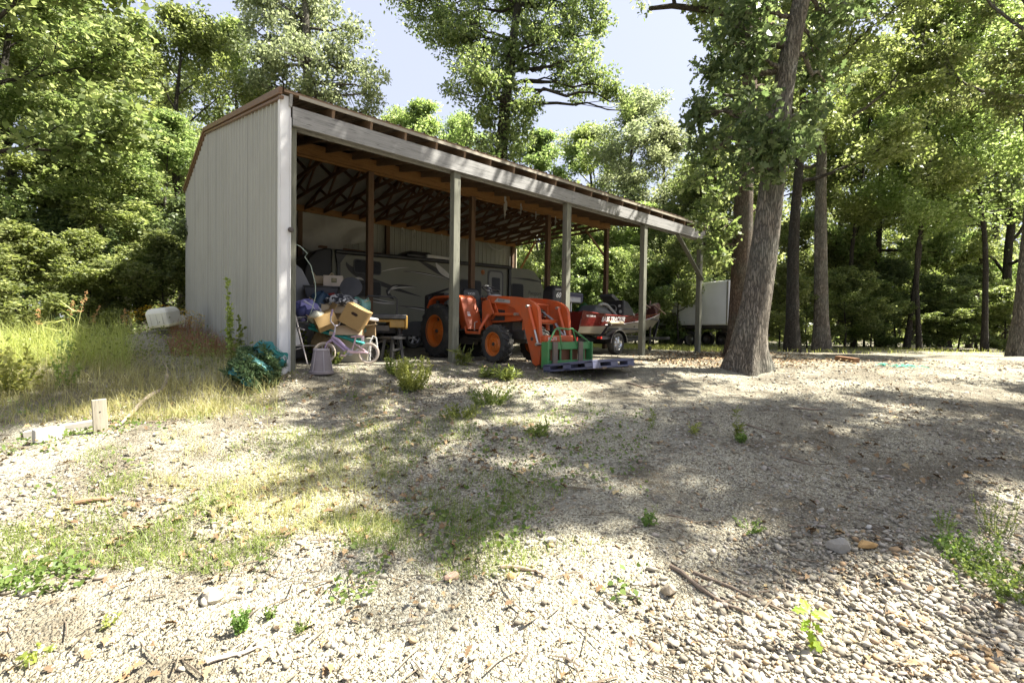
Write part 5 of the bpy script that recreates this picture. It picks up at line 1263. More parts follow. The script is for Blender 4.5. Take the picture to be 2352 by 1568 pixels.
    q = place(772, 776, 8.35); o = thing('teal_net', 'strip of teal netting draped across the cartons behind the handlebar', 'netting', q, R(-25))
    b = MB(); rr = random.Random(8)
    for k in range(16):
        z0 = rr.uniform(-.02, .08); y0 = rr.uniform(-.06, .06)
        b.tube([(-.42+rr.uniform(-.05, .05), y0, .16+z0), (-.15, y0+rr.uniform(-.05, .03), .08+z0), (.15, y0-.05, -.0+z0), (.40+rr.uniform(-.1, .1), y0-.02, -.10+z0*2)], .012, 4)
    b.obj('net_strand', TEAL, o)
    q = place(743, 815, 8.5); o = thing('straw_sack', 'brown sack of dry straw standing behind the bicycle front wheel', 'sack', (q.x, q.y, 0), 0)
    lump((0, 0, .30), (.17, .16, .33), 31, amp=.22).obj('sack_body', paint('straw_brown', (.16, .11, .05), .95, 0, .5, 18, (.3, .24, .13), .5), o, smooth=60)
    # yellow and black contractor saw on a black stand
    q = place(884, 790, 9.3); o = thing('table_saw', 'yellow and black portable table saw on a black stand left of the tractor', 'saw', (q.x, q.y, 0), R(-18))
    YEL = paint('saw_yellow', (.30, .17, .03), .5, 0, .15, 6, (.2, .14, .05), .4)
    b = MB(); b.box((0, 0, .84), (.72, .55, .09)); b.obj('saw_top', BLACK, o, bevel=.015)
    b = MB(); b.box((.20, 0, .71), (.30, .46, .16)); b.box((.36, -.02, .74), (.05, .5, .26)); b.bar((-.34, -.2, .76), (.3, -.2, .76), .05, .05); b.obj('saw_body', YEL, o, bevel=.02)
    b = MB(); b.tube([(-.34, .15, .86), (-.34, .15, 1.20), (-.30, .15, 1.24), (.20, .15, 1.24), (.25, .15, 1.20), (.25, .15, .86)], .016, 8); b.obj('handle', BLACK, o, smooth=True)
    for x, y in ((-.3, -.2), (.3, -.2), (-.3, .22), (.3, .22)): MB().bar((x, y, 0), (x*.8, y*.8, .8), .045, .045).obj('leg', BLACK, o)
    b = MB(); b.bar((-.3, -.2, .3), (.3, -.2, .5), .03, .03); b.bar((-.3, .2, .5), (.3, .2, .3), .03, .03); b.box((-.1, 0, .62), (.3, .4, .1)); b.obj('brace', IRON, o)
    q = place(912, 800, 9.0); o = thing('steel_stand', 'black steel jack stand under the yellow saw', 'stand', (q.x, q.y, 0), R(10))
    b = MB(); 
    for x in (-.14, .14): b.bar((x, 0, 0), (x*.6, .02, .42), .05, .05); b.bar((x, .3, 0), (x*.6, .25, .42), .05, .05)
    b.box((0, .13, .44), (.34, .36, .04)); b.bar((-.14, 0, .2), (.14, 0, .25), .04, .03); b.obj('stand_frame', BLACK, o)
    q = place(856, 830, 8.4); o = thing('bent_tube', 'thin white bent tube standing among weeds by the shed post', 'tube', (q.x, q.y, 0), 0)
    MB().tube([(-.05, 0, .02), (-.05, 0, .38), (0, 0, .48), (.06, 0, .45), (.09, 0, .25), (.09, 0, .1)], .012, 6).obj('tube_body', WHITEP, o, smooth=True)
    # white folding luggage cart leaning at the corner
    WH = paint('cart_white', (.62, .58, .55), .5, 0, .15, 12, (.35, .22, .15), .45)
    g = at(690, 800, 7.7); g.z = gz(g.x, g.y); o = thing('hand_cart', 'white rusty folding hand cart leaning against the corner post', 'cart', (g.x, g.y, g.z), R(-28)); o.rotation_euler = (R(-12), R(-16), R(-30))
    b = MB()
    for x in (-.11, .11): b.tube([(x, 0, 0), (x, 0, .95)], .011, 8)
    for z in (.28, .62, .72, .86): b.tube([(-.11, 0, z), (.11, 0, z)], .007, 6)
    for x0 in (-.07, .05): b.tube([(x0+.05*math.cos(a), -.01, .79+.07*math.sin(a)) for a in [k*PI/6 for k in range(13)]], .005, 5)
    b.tube([(-.09, 0, .62), (.0, -.02, .78), (.09, 0, .95)], .006, 5); b.tube([(.11, 0, .95), (.11, .1, 1.1), (-.11, .1, 1.1), (-.11, 0, .95)], .009, 6)
    b.tube([(.11, 0, .62), (.18, -.12, .55), (.22, -.15, .52)], .012, 6); b.obj('cart_frame', WH, o)
    MB().box((0, -.015, .47), (.17, .012, .26)).obj('plate', paint('plate_white', (.68, .66, .64), .5), o)
    # rope hanging from the corner
    p0 = on_y(672, 558, .1); pts = [(670, 556, 7.4), (690, 566, 7.5), (706, 582, 7.6), (700, 590, 7.6), (714, 610, 7.7), (724, 650, 7.8), (725, 680, 7.9), (716, 712, 8.0), (705, 740, 8.1)]
    b = MB(); b.tube([at(*a) for a in pts], .0055, 6); q = b.obj('rope', paint('rope_mint', (.50, .62, .54), .8), None, smooth=True); tag(q, 'thin pale mint rope hanging from the corner post into the left bay', 'rope')
    # upturned tapered grey tub in front of the bike
    g = ground_at(738, 856); o = thing('upturned_bucket', 'grey tapered bucket standing upside down in front of the bicycle', 'bucket', (g.x, g.y, g.z-.01), 0)
    dd = (Vector(g)-CAM).dot(FWD); k = dd/FPX
    BK_ = paint('bucket_grey', (.17, .145, .15), .6, 0, .15, 7, (.3, .27, .24), .4)
    b = MB(); b.lathe([(28*k, 0), (28*k, 5*k), (24.5*k, 8*k), (17.5*k, 52*k), (16*k, 56*k), (0, 56.5*k)], 'z', (0, 0, 0), 32); b.obj('bucket_wall', BK_, o, smooth=35)
    b = MB(); b.lathe([(17.0*k, 53*k), (18.2*k, 54*k), (17.5*k, 57.5*k), (14*k, 58*k)], 'z', (0, 0, 0), 32, None, False)
    for a in (.3, 1.3, 2.3, 3.6, 4.6, 5.6): b.bar((26*k*math.cos(a), 26*k*math.sin(a), 6*k), (17.6*k*math.cos(a), 17.6*k*math.sin(a), 52*k), 1.5*k, 1.5*k)
    b.obj('rim', paint('bucket_rim', (.30, .27, .28), .5), o, smooth=35)
junk()
def bicycle():
    a = at(744, 834, 8.0); c_ = at(846, 838, 8.0)
    F0 = Vector((a.x, a.y, .02)); R0 = Vector((c_.x, c_.y, .0)); ax = (R0-F0); wb = ax.length
    rz = math.atan2(ax.y, ax.x)
    r_ = .178
    o = thing('bicycle', 'small lavender child bicycle with cream tyres leaning by the cartons', 'bicycle', F0, rz); o.rotation_euler = (R(-7), 0, rz)
    LA = paint('bike_lavender', (.36, .27, .42), .4, 0, .12, 9, (.5, .42, .4), .4); PK = paint('bike_pink', (.55, .38, .42), .5, 0, .12, 9)
    TY = paint('cream_tyre', (.50, .43, .36), .85, 0, .15, 9, (.3, .22, .15), .4)
    for x, st in ((0, .35), (wb, 0)):
        w = bpy.data.objects.new('wheel', None); C.objects.link(w); w.parent = o; w.location = (x, 0, r_); w.rotation_euler = (0, 0, st)
        b = MB(); b.tube([(math.cos(q)*(r_-.02), 0, math.sin(q)*(r_-.02)) for q in [2*PI*i/36 for i in range(37)]], .021, 8, False); b.obj('tyre', TY, w, smooth=True)
        b = MB(); b.tube([(math.cos(q)*(r_-.045), 0, math.sin(q)*(r_-.045)) for q in [2*PI*i/36 for i in range(37)]], .009, 6, False); b.lathe([(0, -.03), (.02, -.03), (.02, .03), (0, .03)], 'y', (0, 0, 0), 12); b.obj('rim', STEEL, w, smooth=True)
        b = MB()
        for i in range(16):
            q = 2*PI*i/16; b.tube([(.015*math.cos(q+.6), .02*(-1)**i, .015*math.sin(q+.6)), ((r_-.047)*math.cos(q), 0, (r_-.047)*math.sin(q))], .0025, 4)
        b.obj('spoke', STEEL, w)
    H = (.13, 0, .46); BBk = (wb*.60, 0, .185)
    b = MB(); b.tube([(0, -.045, r_), (.05, -.045, .34), (.10, -.02, .39)], .013, 8); b.tube([(0, .045, r_), (.05, .045, .34), (.10, .02, .39)], .013, 8); b.tube([(.095, 0, .36), H, (.15, 0, .52)], .02, 8); b.obj('fork', LA, o, smooth=True)
    b = MB(); b.tube([(.12, 0, .44), (.22, 0, .38), (.36, 0, .25), (.46, 0, .20), BBk], [.026, .03, .03, .026, .022], 10); b.tube([(.11, 0, .40), (.2, 0, .33), (.34, 0, .21)], .022, 8); b.obj('frame', LA, o, smooth=True)
    b = MB(); b.tube([BBk, (wb*.66, 0, .33), (wb*.69, 0, .44)], .014, 8)
    for y in (-.05, .05): b.tube([(wb*.66, y*.3, .34), (wb, y, r_)], .010, 6); b.tube([(BBk[0], y*.5, BBk[2]), (wb, y, r_)], .011, 6)
    b.obj('rear_stays', PK, o, smooth=True)
    b = MB(); b.tube([(.15, 0, .50), (.155, 0, .60), (.17, -.03, .64)], .013, 8); b.tube([(.17, -.25, .78), (.15, -.2, .68), (.155, 0, .62), (.15, .2, .68), (.17, .25, .78)], .012, 8); b.obj('handlebar', paint('bike_white', (.55, .52, .58), .4), o, smooth=True)
    for y in (-1, 1): MB().tube([(.168, y*.24, .76), (.20, y*.27, .86)], .018, 8).obj('grip', LA, o, smooth=True)
    b = MB(); b.loft([[(wb*.58, -.02, .455), (wb*.58, .02, .455), (wb*.58, .02, .435), (wb*.58, -.02, .435)], [(wb*.7, -.04, .465), (wb*.7, .04, .465), (wb*.7, .04, .44), (wb*.7, -.04, .44)], [(wb*.82, -.085, .475), (wb*.82, .085, .475), (wb*.82, .085, .44), (wb*.82, -.085, .44)], [(wb*.86, -.07, .47), (wb*.86, .07, .47), (wb*.86, .07, .45), (wb*.86, -.07, .45)]]); b.obj('saddle', paint('saddle_pink', (.50, .33, .40), .5, 0, .15, 9), o, bevel=.012)
    b = MB(); b.lathe([(0, -.012), (.055, -.012), (.055, .0), (0, .0)], 'y', (BBk[0], -.05, BBk[2]), 18); b.bar((BBk[0], -.07, BBk[2]), (BBk[0]-.09, -.07, BBk[2]-.06), .014, .02); b.bar((BBk[0], .07, BBk[2]), (BBk[0]+.09, .07, BBk[2]+.06), .014, .02); b.obj('crank', STEEL, o)
    for s_ in (-1, 1): MB().box((BBk[0]+s_*.09, s_*.11, BBk[2]+s_*.06), (.07, .06, .02)).obj('pedal', PK, o, bevel=.004)
    b = MB(); b.prism([(BBk[0]-.04, BBk[2]+.03), (wb-.02, r_+.018), (wb-.02, r_-.01), (BBk[0]-.04, BBk[2]-.02)], 'y', -.075, -.06); b.obj('chain_guard', PK, o, bevel=.01)
    MB().box((wb*.86, -.03, .41), (.05, .03, .08)).obj('reflector', paint('reflector_pale', (.6, .5, .5), .3), o, bevel=.01)
bicycle()
# ------------------------------------------------------------------ left of the shed
def left_things():
    d = 10.3; q = at(381, 749, d); o = thing('plastic_tub', 'dirty white plastic tub tipped on the weedy mound left of the shed', 'tub', (q.x, q.y, q.z), R(-35)); o.rotation_euler = (R(10), R(-6), R(-48))
    WT = paint('tub_white', (.62, .61, .52), .5, 0, .08, 3, (.40, .36, .22), .4)
    b = MB(); b.loft([[(-.25, -.19, 0), (.25, -.19, 0), (.25, .19, 0), (-.25, .19, 0)], [(-.255, -.2, .30), (.255, -.2, .30), (.255, .2, .30), (-.255, .2, .30)], [(-.21, -.16, .40), (.21, -.16, .40), (.21, .16, .40), (-.21, .16, .40)]]); b.obj('tub_body', WT, o, bevel=.05)
    b = MB(); b.box((0, 0, .02), (.55, .42, .05)); b.obj('rim', paint('tub_yellow', (.50, .46, .28), .5), o, bevel=.012)
    b = MB()
    for i in range(3): b.box((-.14+.14*i, -.2, .17), (.02, .012, .22))
    b.obj('rib', WT, o)
    q = at(424, 752, 11.5); o = thing('white_bucket', 'small white bucket half hidden between the tub and the end wall', 'bucket', (q.x, q.y, q.z), 0)
    MB().lathe([(.12, 0), (.15, .26), (.16, .27), (.16, .29), (.14, .29), (.13, .05), (0, .05)], 'z', (0, 0, 0), 20).obj('bucket_wall', WT, o, smooth=35)
    b = MB(); b.tube([(.15*math.cos(a), .02, .26+.14*math.sin(a)) for a in [PI*k/10 for k in range(11)]], .006, 5); b.obj('handle', STEEL, o)
    GW = wood('pale_plank', (.30, .27, .21), 'z', .6, .9); GWX = wood('pale_board', (.36, .335, .285), 'x', .65, .9)
    g = ground_at(232, 992); k = (g-CAM).dot(FWD)/FPX; o = thing('timber_plank', 'short grey plank standing upright in the dry grass at left', 'plank', (g.x, g.y, g.z-.05), R(-30)); o.rotation_euler = (R(3), R(-3), R(10))
    MB().box((0, 0, 42*k), (26*k, 9*k, 92*k)).obj('plank_body', GW, o, bevel=.004); b = MB(); b.lathe([(0, .004), (.006, .003), (.008, 0)], 'y', (0, -4.6*k, 60*k), 8); b.obj('nail', IRON, o)
    a, b_ = ground_at(55, 1006), ground_at(222, 978); o = thing('concrete_board', 'long pale board lying on the gravel against the upright plank', 'board', ((a.x+b_.x)/2, (a.y+b_.y)/2, (a.z+b_.z)/2+.03), math.atan2(b_.y-a.y, b_.x-a.x))
    L = math.hypot(b_.x-a.x, b_.y-a.y); MB().box((0, 0, 0), (L, .10, .075), (0, -math.asin((b_.z-a.z)/L), 0)).obj('board_body', GWX, o, bevel=.006)
    g = ground_at(112, 1012); o = thing('concrete_block', 'pale concrete block lying on top of the long board', 'block', (g.x, g.y-.0, g.z), R(15))
    b = MB(); b.box((0, 0, .06), (.21, .12, .12)); b.obj('block_body', paint('concrete_pale', (.38, .36, .32), .9, 0, .12, 9, (.3, .27, .2), .3, .2), o, bevel=.01)
    pts = [(272, 985), (300, 960), (325, 935), (345, 920), (374, 908), (383, 885), (384, 862), (372, 840)]
    P = [ground_at(*p) for p in pts]; b = MB(); b.tube([p+Vector((0, 0, .03+.012*i)) for i, p in enumerate(P)], [.012, .02, .023, .024, .023, .02, .016, .008], 7)
    O = P[3]; 
    for i in range(len(b.v)): b.v[i] = (b.v[i][0]-O.x, b.v[i][1]-O.y, b.v[i][2]-O.z)
    q = b.obj('fallen_branch', paint('branch_grey', (.23, .19, .14), .9, 0, .25, 12), None, smooth=True, loc=O); tag(q, 'long curved bare branch lying in the dry grass behind the upright plank', 'branch')
    p0, p1 = at(-60, 752, 11.5), at(95, 750, 12.0); b = MB(); O = p0; b.tube([(0, 0, 0), ((p1-p0).x*.5, (p1-p0).y*.5, (p1-p0).z*.5+.04), tuple(p1-p0)], [.07, .06, .05], 8); q = b.obj('fallen_log', BARKG, None, smooth=True, loc=O); tag(q, 'grey fallen log lying level behind the tall weeds at the left edge', 'log')
left_things()
def netted_bundle():
    "evergreen garland rolled up and bound with teal netting"
    g = ground_at(585, 895); k = (g-CAM).dot(FWD)/FPX; dd = (g-CAM).dot(FWD)
    o = thing('evergreen_bundle', 'dark evergreen bundle tied with teal netting lying by the shed corner', 'tree bundle', g, 0)
    rng = np.random.RandomState(17)
    A = np.array(at(556, 885, dd))-np.array(g); B = np.array(at(622, 812, dd+.25))-np.array(g)
    n = 14000; t = rng.rand(n)**.9; ang = rng.rand(n)*2*PI; ax = (B-A)/np.linalg.norm(B-A)
    e1 = np.cross(ax, [0, 0, 1.]); e1 /= np.linalg.norm(e1); e2 = np.cross(ax, e1)
    rr = (34+12*np.sin(t*3.3+.4)+5*np.sin(t*17+ang*2)+6*np.sin(t*9+ang*3+1))*k*(.6+.55*rng.rand(n)**.6)
    P = A+(B-A)*t[:, None]+(e1*np.cos(ang)[:, None]+e2*np.sin(ang)[:, None])*rr[:, None]
    P[:, 2] = np.maximum(P[:, 2], .01)
    out = (e1*np.cos(ang)[:, None]+e2*np.sin(ang)[:, None])*1.0 + ax*.5
    V, F = leaf_arrays(rng, P, .055*(.6+.9*rng.rand(n)), np.array([(0, 0), (.4, .11), (1, 0), (.4, -.11)]), .3, out, .1)
    np_mesh('foliage', V, F, leafmat('fir_green', (.035, .075, .032), (.07, .125, .055), (.14, .20, .10), .25, .6, .15), o)
    lump(tuple((A+B)/2), (30*k, 30*k, 46*k), 3, amp=.12).obj('core', paint('fir_dark', (.012, .03, .016), .9), o, smooth=60)
    TN = leafmat('teal_netting', (.03, .16, .17), (.06, .26, .28), (.25, .46, .48), .4)
    def band(c0, ra, e_a, a0, a1, wd, seed):
        rs = random.Random(seed); b = MB()
        for s_ in range(10):
            off = (s_/9-.5)*wd; pts = []
            for i in range(9):
                a = a0+(a1-a0)*i/8; q = c0 + e1*math.cos(a)*ra*(1+.05*rs.uniform(-1, 1)) + e2*math.sin(a)*ra*(1+.05*rs.uniform(-1, 1)) + ax*(off + .01*rs.uniform(-1, 1) + e_a*i/8)
                pts.append(tuple(q))
            b.tube(pts, .004, 4, False)
        return b
    m = band(A+(B-A)*.52, 46*k, .05, -2.9, .6, 12*k, 1); m2 = band(A+(B-A)*.18, 42*k, -.05, -2.8, .3, 12*k, 2); m3 = band(A+(B-A)*.98, 37*k, .02, -2.2, 1.5, 26*k, 3); m4 = band(A+(B-A)*.3, 47*k, .10, 2.2, 4.2, 14*k, 4)
    for q in (m2, m3, m4): m.add(q.v, q.f)
    for c0, ra, e_a, a0, a1, wd, sd in ((A+(B-A)*.50, 47*k, .05, -2.7, .4, 9*k, 11), (A+(B-A)*.16, 43*k, -.05, -2.7, .2, 9*k, 12), (A+(B-A)*.96, 39*k, .02, -2.1, 1.2, 18*k, 13), (A+(B-A)*.32, 48*k, .10, 2.3, 4.0, 9*k, 14)):
        rs = random.Random(sd); vs = []; na, nw = 16, 5
        for i in range(na+1):
            a = a0+(a1-a0)*i/na; wv = wd*(.75+.35*math.sin(i*1.1+sd))
            for j in range(nw+1):
                f_ = j/nw-.5; q = c0 + (e1*math.cos(a)+e2*math.sin(a))*ra*(1.02+.035*math.sin(j*2.6+i*.7)+.02*rs.uniform(-1, 1)) + ax*(f_*wv*2 + e_a*i/na)
                vs.append(tuple(q))
        m.add(vs, [(i*(nw+1)+j, (i+1)*(nw+1)+j, (i+1)*(nw+1)+j+1, i*(nw+1)+j+1) for i in range(na) for j in range(nw) if rs.random() < .86])
    m.obj('netting', TN, o, fix=False)
netted_bundle()
def right_things():
    d = 19.5
    x, y = cam_xy((1688-1176)/FPX*d, d); z0 = gz(x, y)
    o = thing('cargo_trailer', 'white enclosed trailer parked behind the big oak trunks', 'trailer', (x, y, z0), R(-15))
    W_ = paint('trailer_white', (.84, .84, .85), .35, 0, .05, 2, (.5, .48, .45), .2)
    b = MB(); b.box((0, 1.6, 1.80), (2.0, 4.2, 1.75)); b.obj('box_body', W_, o, bevel=.06)
    b = MB(); b.box((0, 1.6, .86), (1.9, 4.1, .14)); b.box((0, -.2, .72), (1.5, .5, .2)); b.bar((0, -.4, .6), (0, -1.5, .55), .1, .1); b.obj('chassis', IRON, o, bevel=.02)
    b = MB(); b.box((-1.006, -.42, 1.8), (.03, .06, 1.7)); b.box((1.006, -.42, 1.8), (.03, .06, 1.7)); b.box((0, -.506, .99), (2.0, .03, .07)); b.obj('edge_trim', STEEL, o)
    for sx in (-1, 1):
        for yy in (1.4, 2.2):
            w = bpy.data.objects.new('wheel', None); C.objects.link(w); w.parent = o; w.location = (sx*.95, yy, .34)
            if sx > 0: w.rotation_euler = (0, 0, PI)
            tyre_mesh(.34, .2, .2).obj('tyre', RUBBER, w, smooth=35); disc_rim(.2, .2, .03, .04, 5).obj('rim', STEEL, w, smooth=35)
    a, c_ = ground_at(1924, 829), ground_at(1967, 833); o = thing('timber_block', 'brown block of timber lying on the sunny gravel right of the big oak', 'timber', ((a.x+c_.x)/2, (a.y+c_.y)/2, (a.z+c_.z)/2), math.atan2(c_.y-a.y, c_.x-a.x))
    L = (c_-a).length; MB().box((0, 0, .055), (L, .12, .11)).obj('block_body', wood('block_brown', (.26, .14, .075), 'x'), o, bevel=.008)
    g = ground_at(2062, 842); o = thing('green_netting', 'flat tangle of green netting lying on the gravel at right', 'netting', g, 0)
    rng = random.Random(6); b = MB()
    for k in range(26):
        a = rng.uniform(-.25, .25); l = rng.uniform(.2, .62); x0 = rng.uniform(-.5, .2); y0 = rng.uniform(-.3, .3)
        b.tube([(x0, y0, .015), (x0+l*.5, y0+a*l, .03+.03*rng.random()), (x0+l, y0+a*l*2, .012)], .006, 4)
    b.obj('net_strand', paint('net_green', (.04, .30, .20), .7), o)
right_things()
# ------------------------------------------------------------------ gravel, grass, litter
def to_ld(x, y): return (x-CAM.x)*_r.x+(y-CAM.y)*_r.y, (x-CAM.x)*_f.x+(y-CAM.y)*_f.y
def from_ld(l, d): return CAM.x+_r.x*l+_f.x*d, CAM.y+_r.y*l+_f.y*d
PHI = (1+5**.5)/2
ICO_V = np.array([(-1, PHI, 0), (1, PHI, 0), (-1, -PHI, 0), (1, -PHI, 0), (0, -1, PHI), (0, 1, PHI), (0, -1, -PHI), (0, 1, -PHI), (PHI, 0, -1), (PHI, 0, 1), (-PHI, 0, -1), (-PHI, 0, 1)])/1.902
ICO_F = np.array([(0, 11, 5), (0, 5, 1), (0, 1, 7), (0, 7, 10), (0, 10, 11), (1, 5, 9), (5, 11, 4), (11, 10, 2), (10, 7, 6), (7, 1, 8), (3, 9, 4), (3, 4, 2), (3, 2, 6), (3, 6, 8), (3, 8, 9), (4, 9, 5), (2, 4, 11), (6, 2, 10), (8, 6, 7), (9, 8, 1)])
def frustum_points(rng, n, d0, d1, pw, wide=1.12):
    u = rng.rand(n); q = 1-pw
    d = (d0**q+(d1**q-d0**q)*u)**(1/q)
    l = rng.uniform(-wide, wide, n)*(d+.25)
    return l, d
def stones(name, rng, l, d, size, mat, flat=(.34, .7), sink=.25):
    n = len(l); x, y = from_ld(l, d); z = gz_np(x, y)
    base = ICO_V[None]*(1+rng.uniform(-.42, .30, (n, 12, 1)))
    s3 = np.stack([size*rng.uniform(.8, 1.25, n), size*rng.uniform(.6, 1.0, n), size*rng.uniform(*flat, n)], -1)/2
    v = base*s3[:, None, :]
    tl = rng.normal(size=(n, 2))*.28; a = rng.uniform(0, 6.283, n)
    v[:, :, 2] += v[:, :, 0]*tl[:, :1]+v[:, :, 1]*tl[:, 1:]
    ca, sa = np.cos(a)[:, None], np.sin(a)[:, None]
    X = v[:, :, 0]*ca-v[:, :, 1]*sa; Y = v[:, :, 0]*sa+v[:, :, 1]*ca
    V = np.stack([X+x[:, None], Y+y[:, None], v[:, :, 2]+(z+s3[:, 2]*(1-sink*2))[:, None]], -1).reshape(-1, 3)
    F = (ICO_F[None]+(np.arange(n)*12)[:, None, None]).reshape(-1, 3)
    return np_mesh(name, V, F, mat)
STONE = island_mat('gravel_stone', [(0, (.14, .12, .09)), (.22, (.27, .24, .19)), (.5, (.37, .335, .265)), (.72, (.46, .43, .36)), (.84, (.31, .27, .235)), (.91, (.36, .235, .125)), (.95, (.42, .31, .18)), (1, (.58, .56, .51))], .88, 60)
def grav_density(l, d):
    "share of stones kept at a place: full on the drive and foreground, thin in the weedy left"
    g = np.ones_like(l)
    left = np.clip((-l-.1-.25*d)/1.5, 0, 1)*np.clip((d-3.0)/1.5, 0, 1)
    g = g*(1-.65*left)
    patch = np.clip(vnoise(l*.9+3, d*.9+7)*1.6+vnoise(l*2.7+50, d*2.7)*1.0+.55, .10, 1)
    right = np.clip((l-.2-.15*d)/1.0, 0, 1)
    pale = 1-.72*np.clip((.55-l)/.6, 0, 1)*np.clip((3.3-d)/.8, 0, 1)   # the near left is packed fines
    mid = 1-.5*np.clip((l+2.2)/1., 0, 1)*np.clip((1.0-l)/.8, 0, 1)*np.clip((d-2.6)/.6, 0, 1)
    return g*np.maximum(patch, right*.75)*pale*mid
def inside_shed(l, d):
    x, y = from_ld(l, d); return (x > .1) & (x < 12.2) & (y > .3) & (y < 8.9)
def gravel():
    rng = np.random.RandomState(1)
    l, d = frustum_points(rng, 190000, 1.15, 13, 1.5)
    keep = (rng.rand(len(l)) < grav_density(l, d)) & ~inside_shed(l, d); l, d = l[keep], d[keep]
    coarse = np.clip(vnoise(l*.6+13, d*.6+2)+.55 + np.clip((l-.7)/2, 0, .5)*(d < 3.2), .15, 1.2)
    fine = np.clip((d-2.6)/.8, 0, 1)*np.clip((l-.2)/.8, 0, 1)
    size = np.exp(rng.normal(size=len(l))*.55)*(.0085+.0075*coarse)*(1+.06*d)*(1-.25*fine); size = np.clip(size, .006, .055)
    t = stones('gravel', rng, l, d, size, STONE); tag(t, kind='stuff')
    l, d = frustum_points(rng, 1500, 1.2, 11, 1.3); k2 = (rng.rand(len(l)) < grav_density(l, d)*.9) & ~inside_shed(l, d); l, d = l[k2], d[k2]
    t = stones('stone_rubble', rng, l, d, rng.uniform(.03, .075, len(l)), STONE, (.35, .6), .3); tag(t, kind='stuff')
gravel()
def debris():
    rng = np.random.RandomState(44); l, d = frustum_points(rng, 60000, 2.2, 8, .99, .9)
    m = np.clip(vnoise(l*1.1+21, d*1.1+5)*2.6+vnoise(l*4, d*4+31)*1.6-.15, 0, 1)*np.clip((1.6-l)/1.2, .1, 1); keep = (rng.rand(len(l)) < m) & ~inside_shed(l, d); l, d = l[keep], d[keep]
    CR = island_mat('soil_crumb', [(0, (.05, .038, .025)), (.4, (.11, .085, .055)), (.75, (.19, .145, .095)), (1, (.30, .25, .18))], .95)
    t = stones('leaf_mould', rng, l, d, rng.uniform(.008, .03, len(l))*(1+.05*d), CR, (.2, .5), .2); tag(t, kind='stuff')
debris()
def blades(name, rng, l, d, h, w, mat, lean=.5, curve=.4, parent=None, base=None, dirbias=None):
    n = len(l); x, y = from_ld(l, d) if base is None else base; z = gz_np(x, y)
    a = rng.uniform(0, 6.283, n); ln = lean*np.abs(rng.normal(size=n))
    dx, dy = np.cos(a), np.sin(a)
    if dirbias is not None: dx = dx+dirbias[0]; dy = dy+dirbias[1]; q = np.hypot(dx, dy)+1e-6; dx, dy = dx/q, dy/q
    sx, sy = -dy, dx
    tw = rng.uniform(-1, 1, n); sx2, sy2 = sx*np.cos(tw)+dx*np.sin(tw), sy*np.cos(tw)+dy*np.sin(tw)
    rows = []
    for t, ww in ((0, 1), (.35, .9), (.7, .62), (1, .1)):
        off = h*(ln*t*(1-curve)+ln*curve*1.6*t*t); zz = z-.01+h*t*np.sqrt(np.maximum(.15, 1-(ln*.6*t)**2))
        cx, cy = x+dx*off, y+dy*off
        for s_ in (-1, 1): rows.append(np.stack([cx+s_*sx2*w*ww/2, cy+s_*sy2*w*ww/2, zz], -1))
    V = np.stack(rows, 1).reshape(-1, 3)
    f = np.array([(0, 1, 3, 2), (2, 3, 5, 4), (4, 5, 7, 6)])
    F = (f[None]+(np.arange(n)*8)[:, None, None]).reshape(-1, 4)
    return np_mesh(name, V, F, mat, parent)
GRASS = leafmat('grass_green', (.11, .155, .03), (.18, .235, .06), (.27, .31, .11), .45); DRY = leafmat('grass_dry', (.22, .21, .07), (.33, .325, .12), (.46, .45, .22), .4); BRIGHT = leafmat('grass_bright', (.20, .24, .055), (.29, .33, .09), (.40, .43, .16), .5)
BROWNG = leafmat('grass_brown', (.20, .11, .05), (.31, .19, .085), (.42, .28, .14), .35); CLOVER = leafmat('clover_green', (.08, .14, .028), (.13, .20, .05), (.20, .27, .085), .45)
def pick(rng, n, px0, px1, py0, py1, pw=1.0):
    "random ground places seen inside a picture rectangle"
    px = rng.uniform(px0, px1, n); py = py0+(py1-py0)*rng.rand(n)**pw
    # invert the ground profile once per row
    dd = np.linspace(1.0, 40, 1600); rows = 760+(CAM.z-np.interp(dd, _PD, _PZ))/dd*FPX
    d = np.interp(-py, -rows, dd); l = (px-1176)/FPX*d
    return l, d
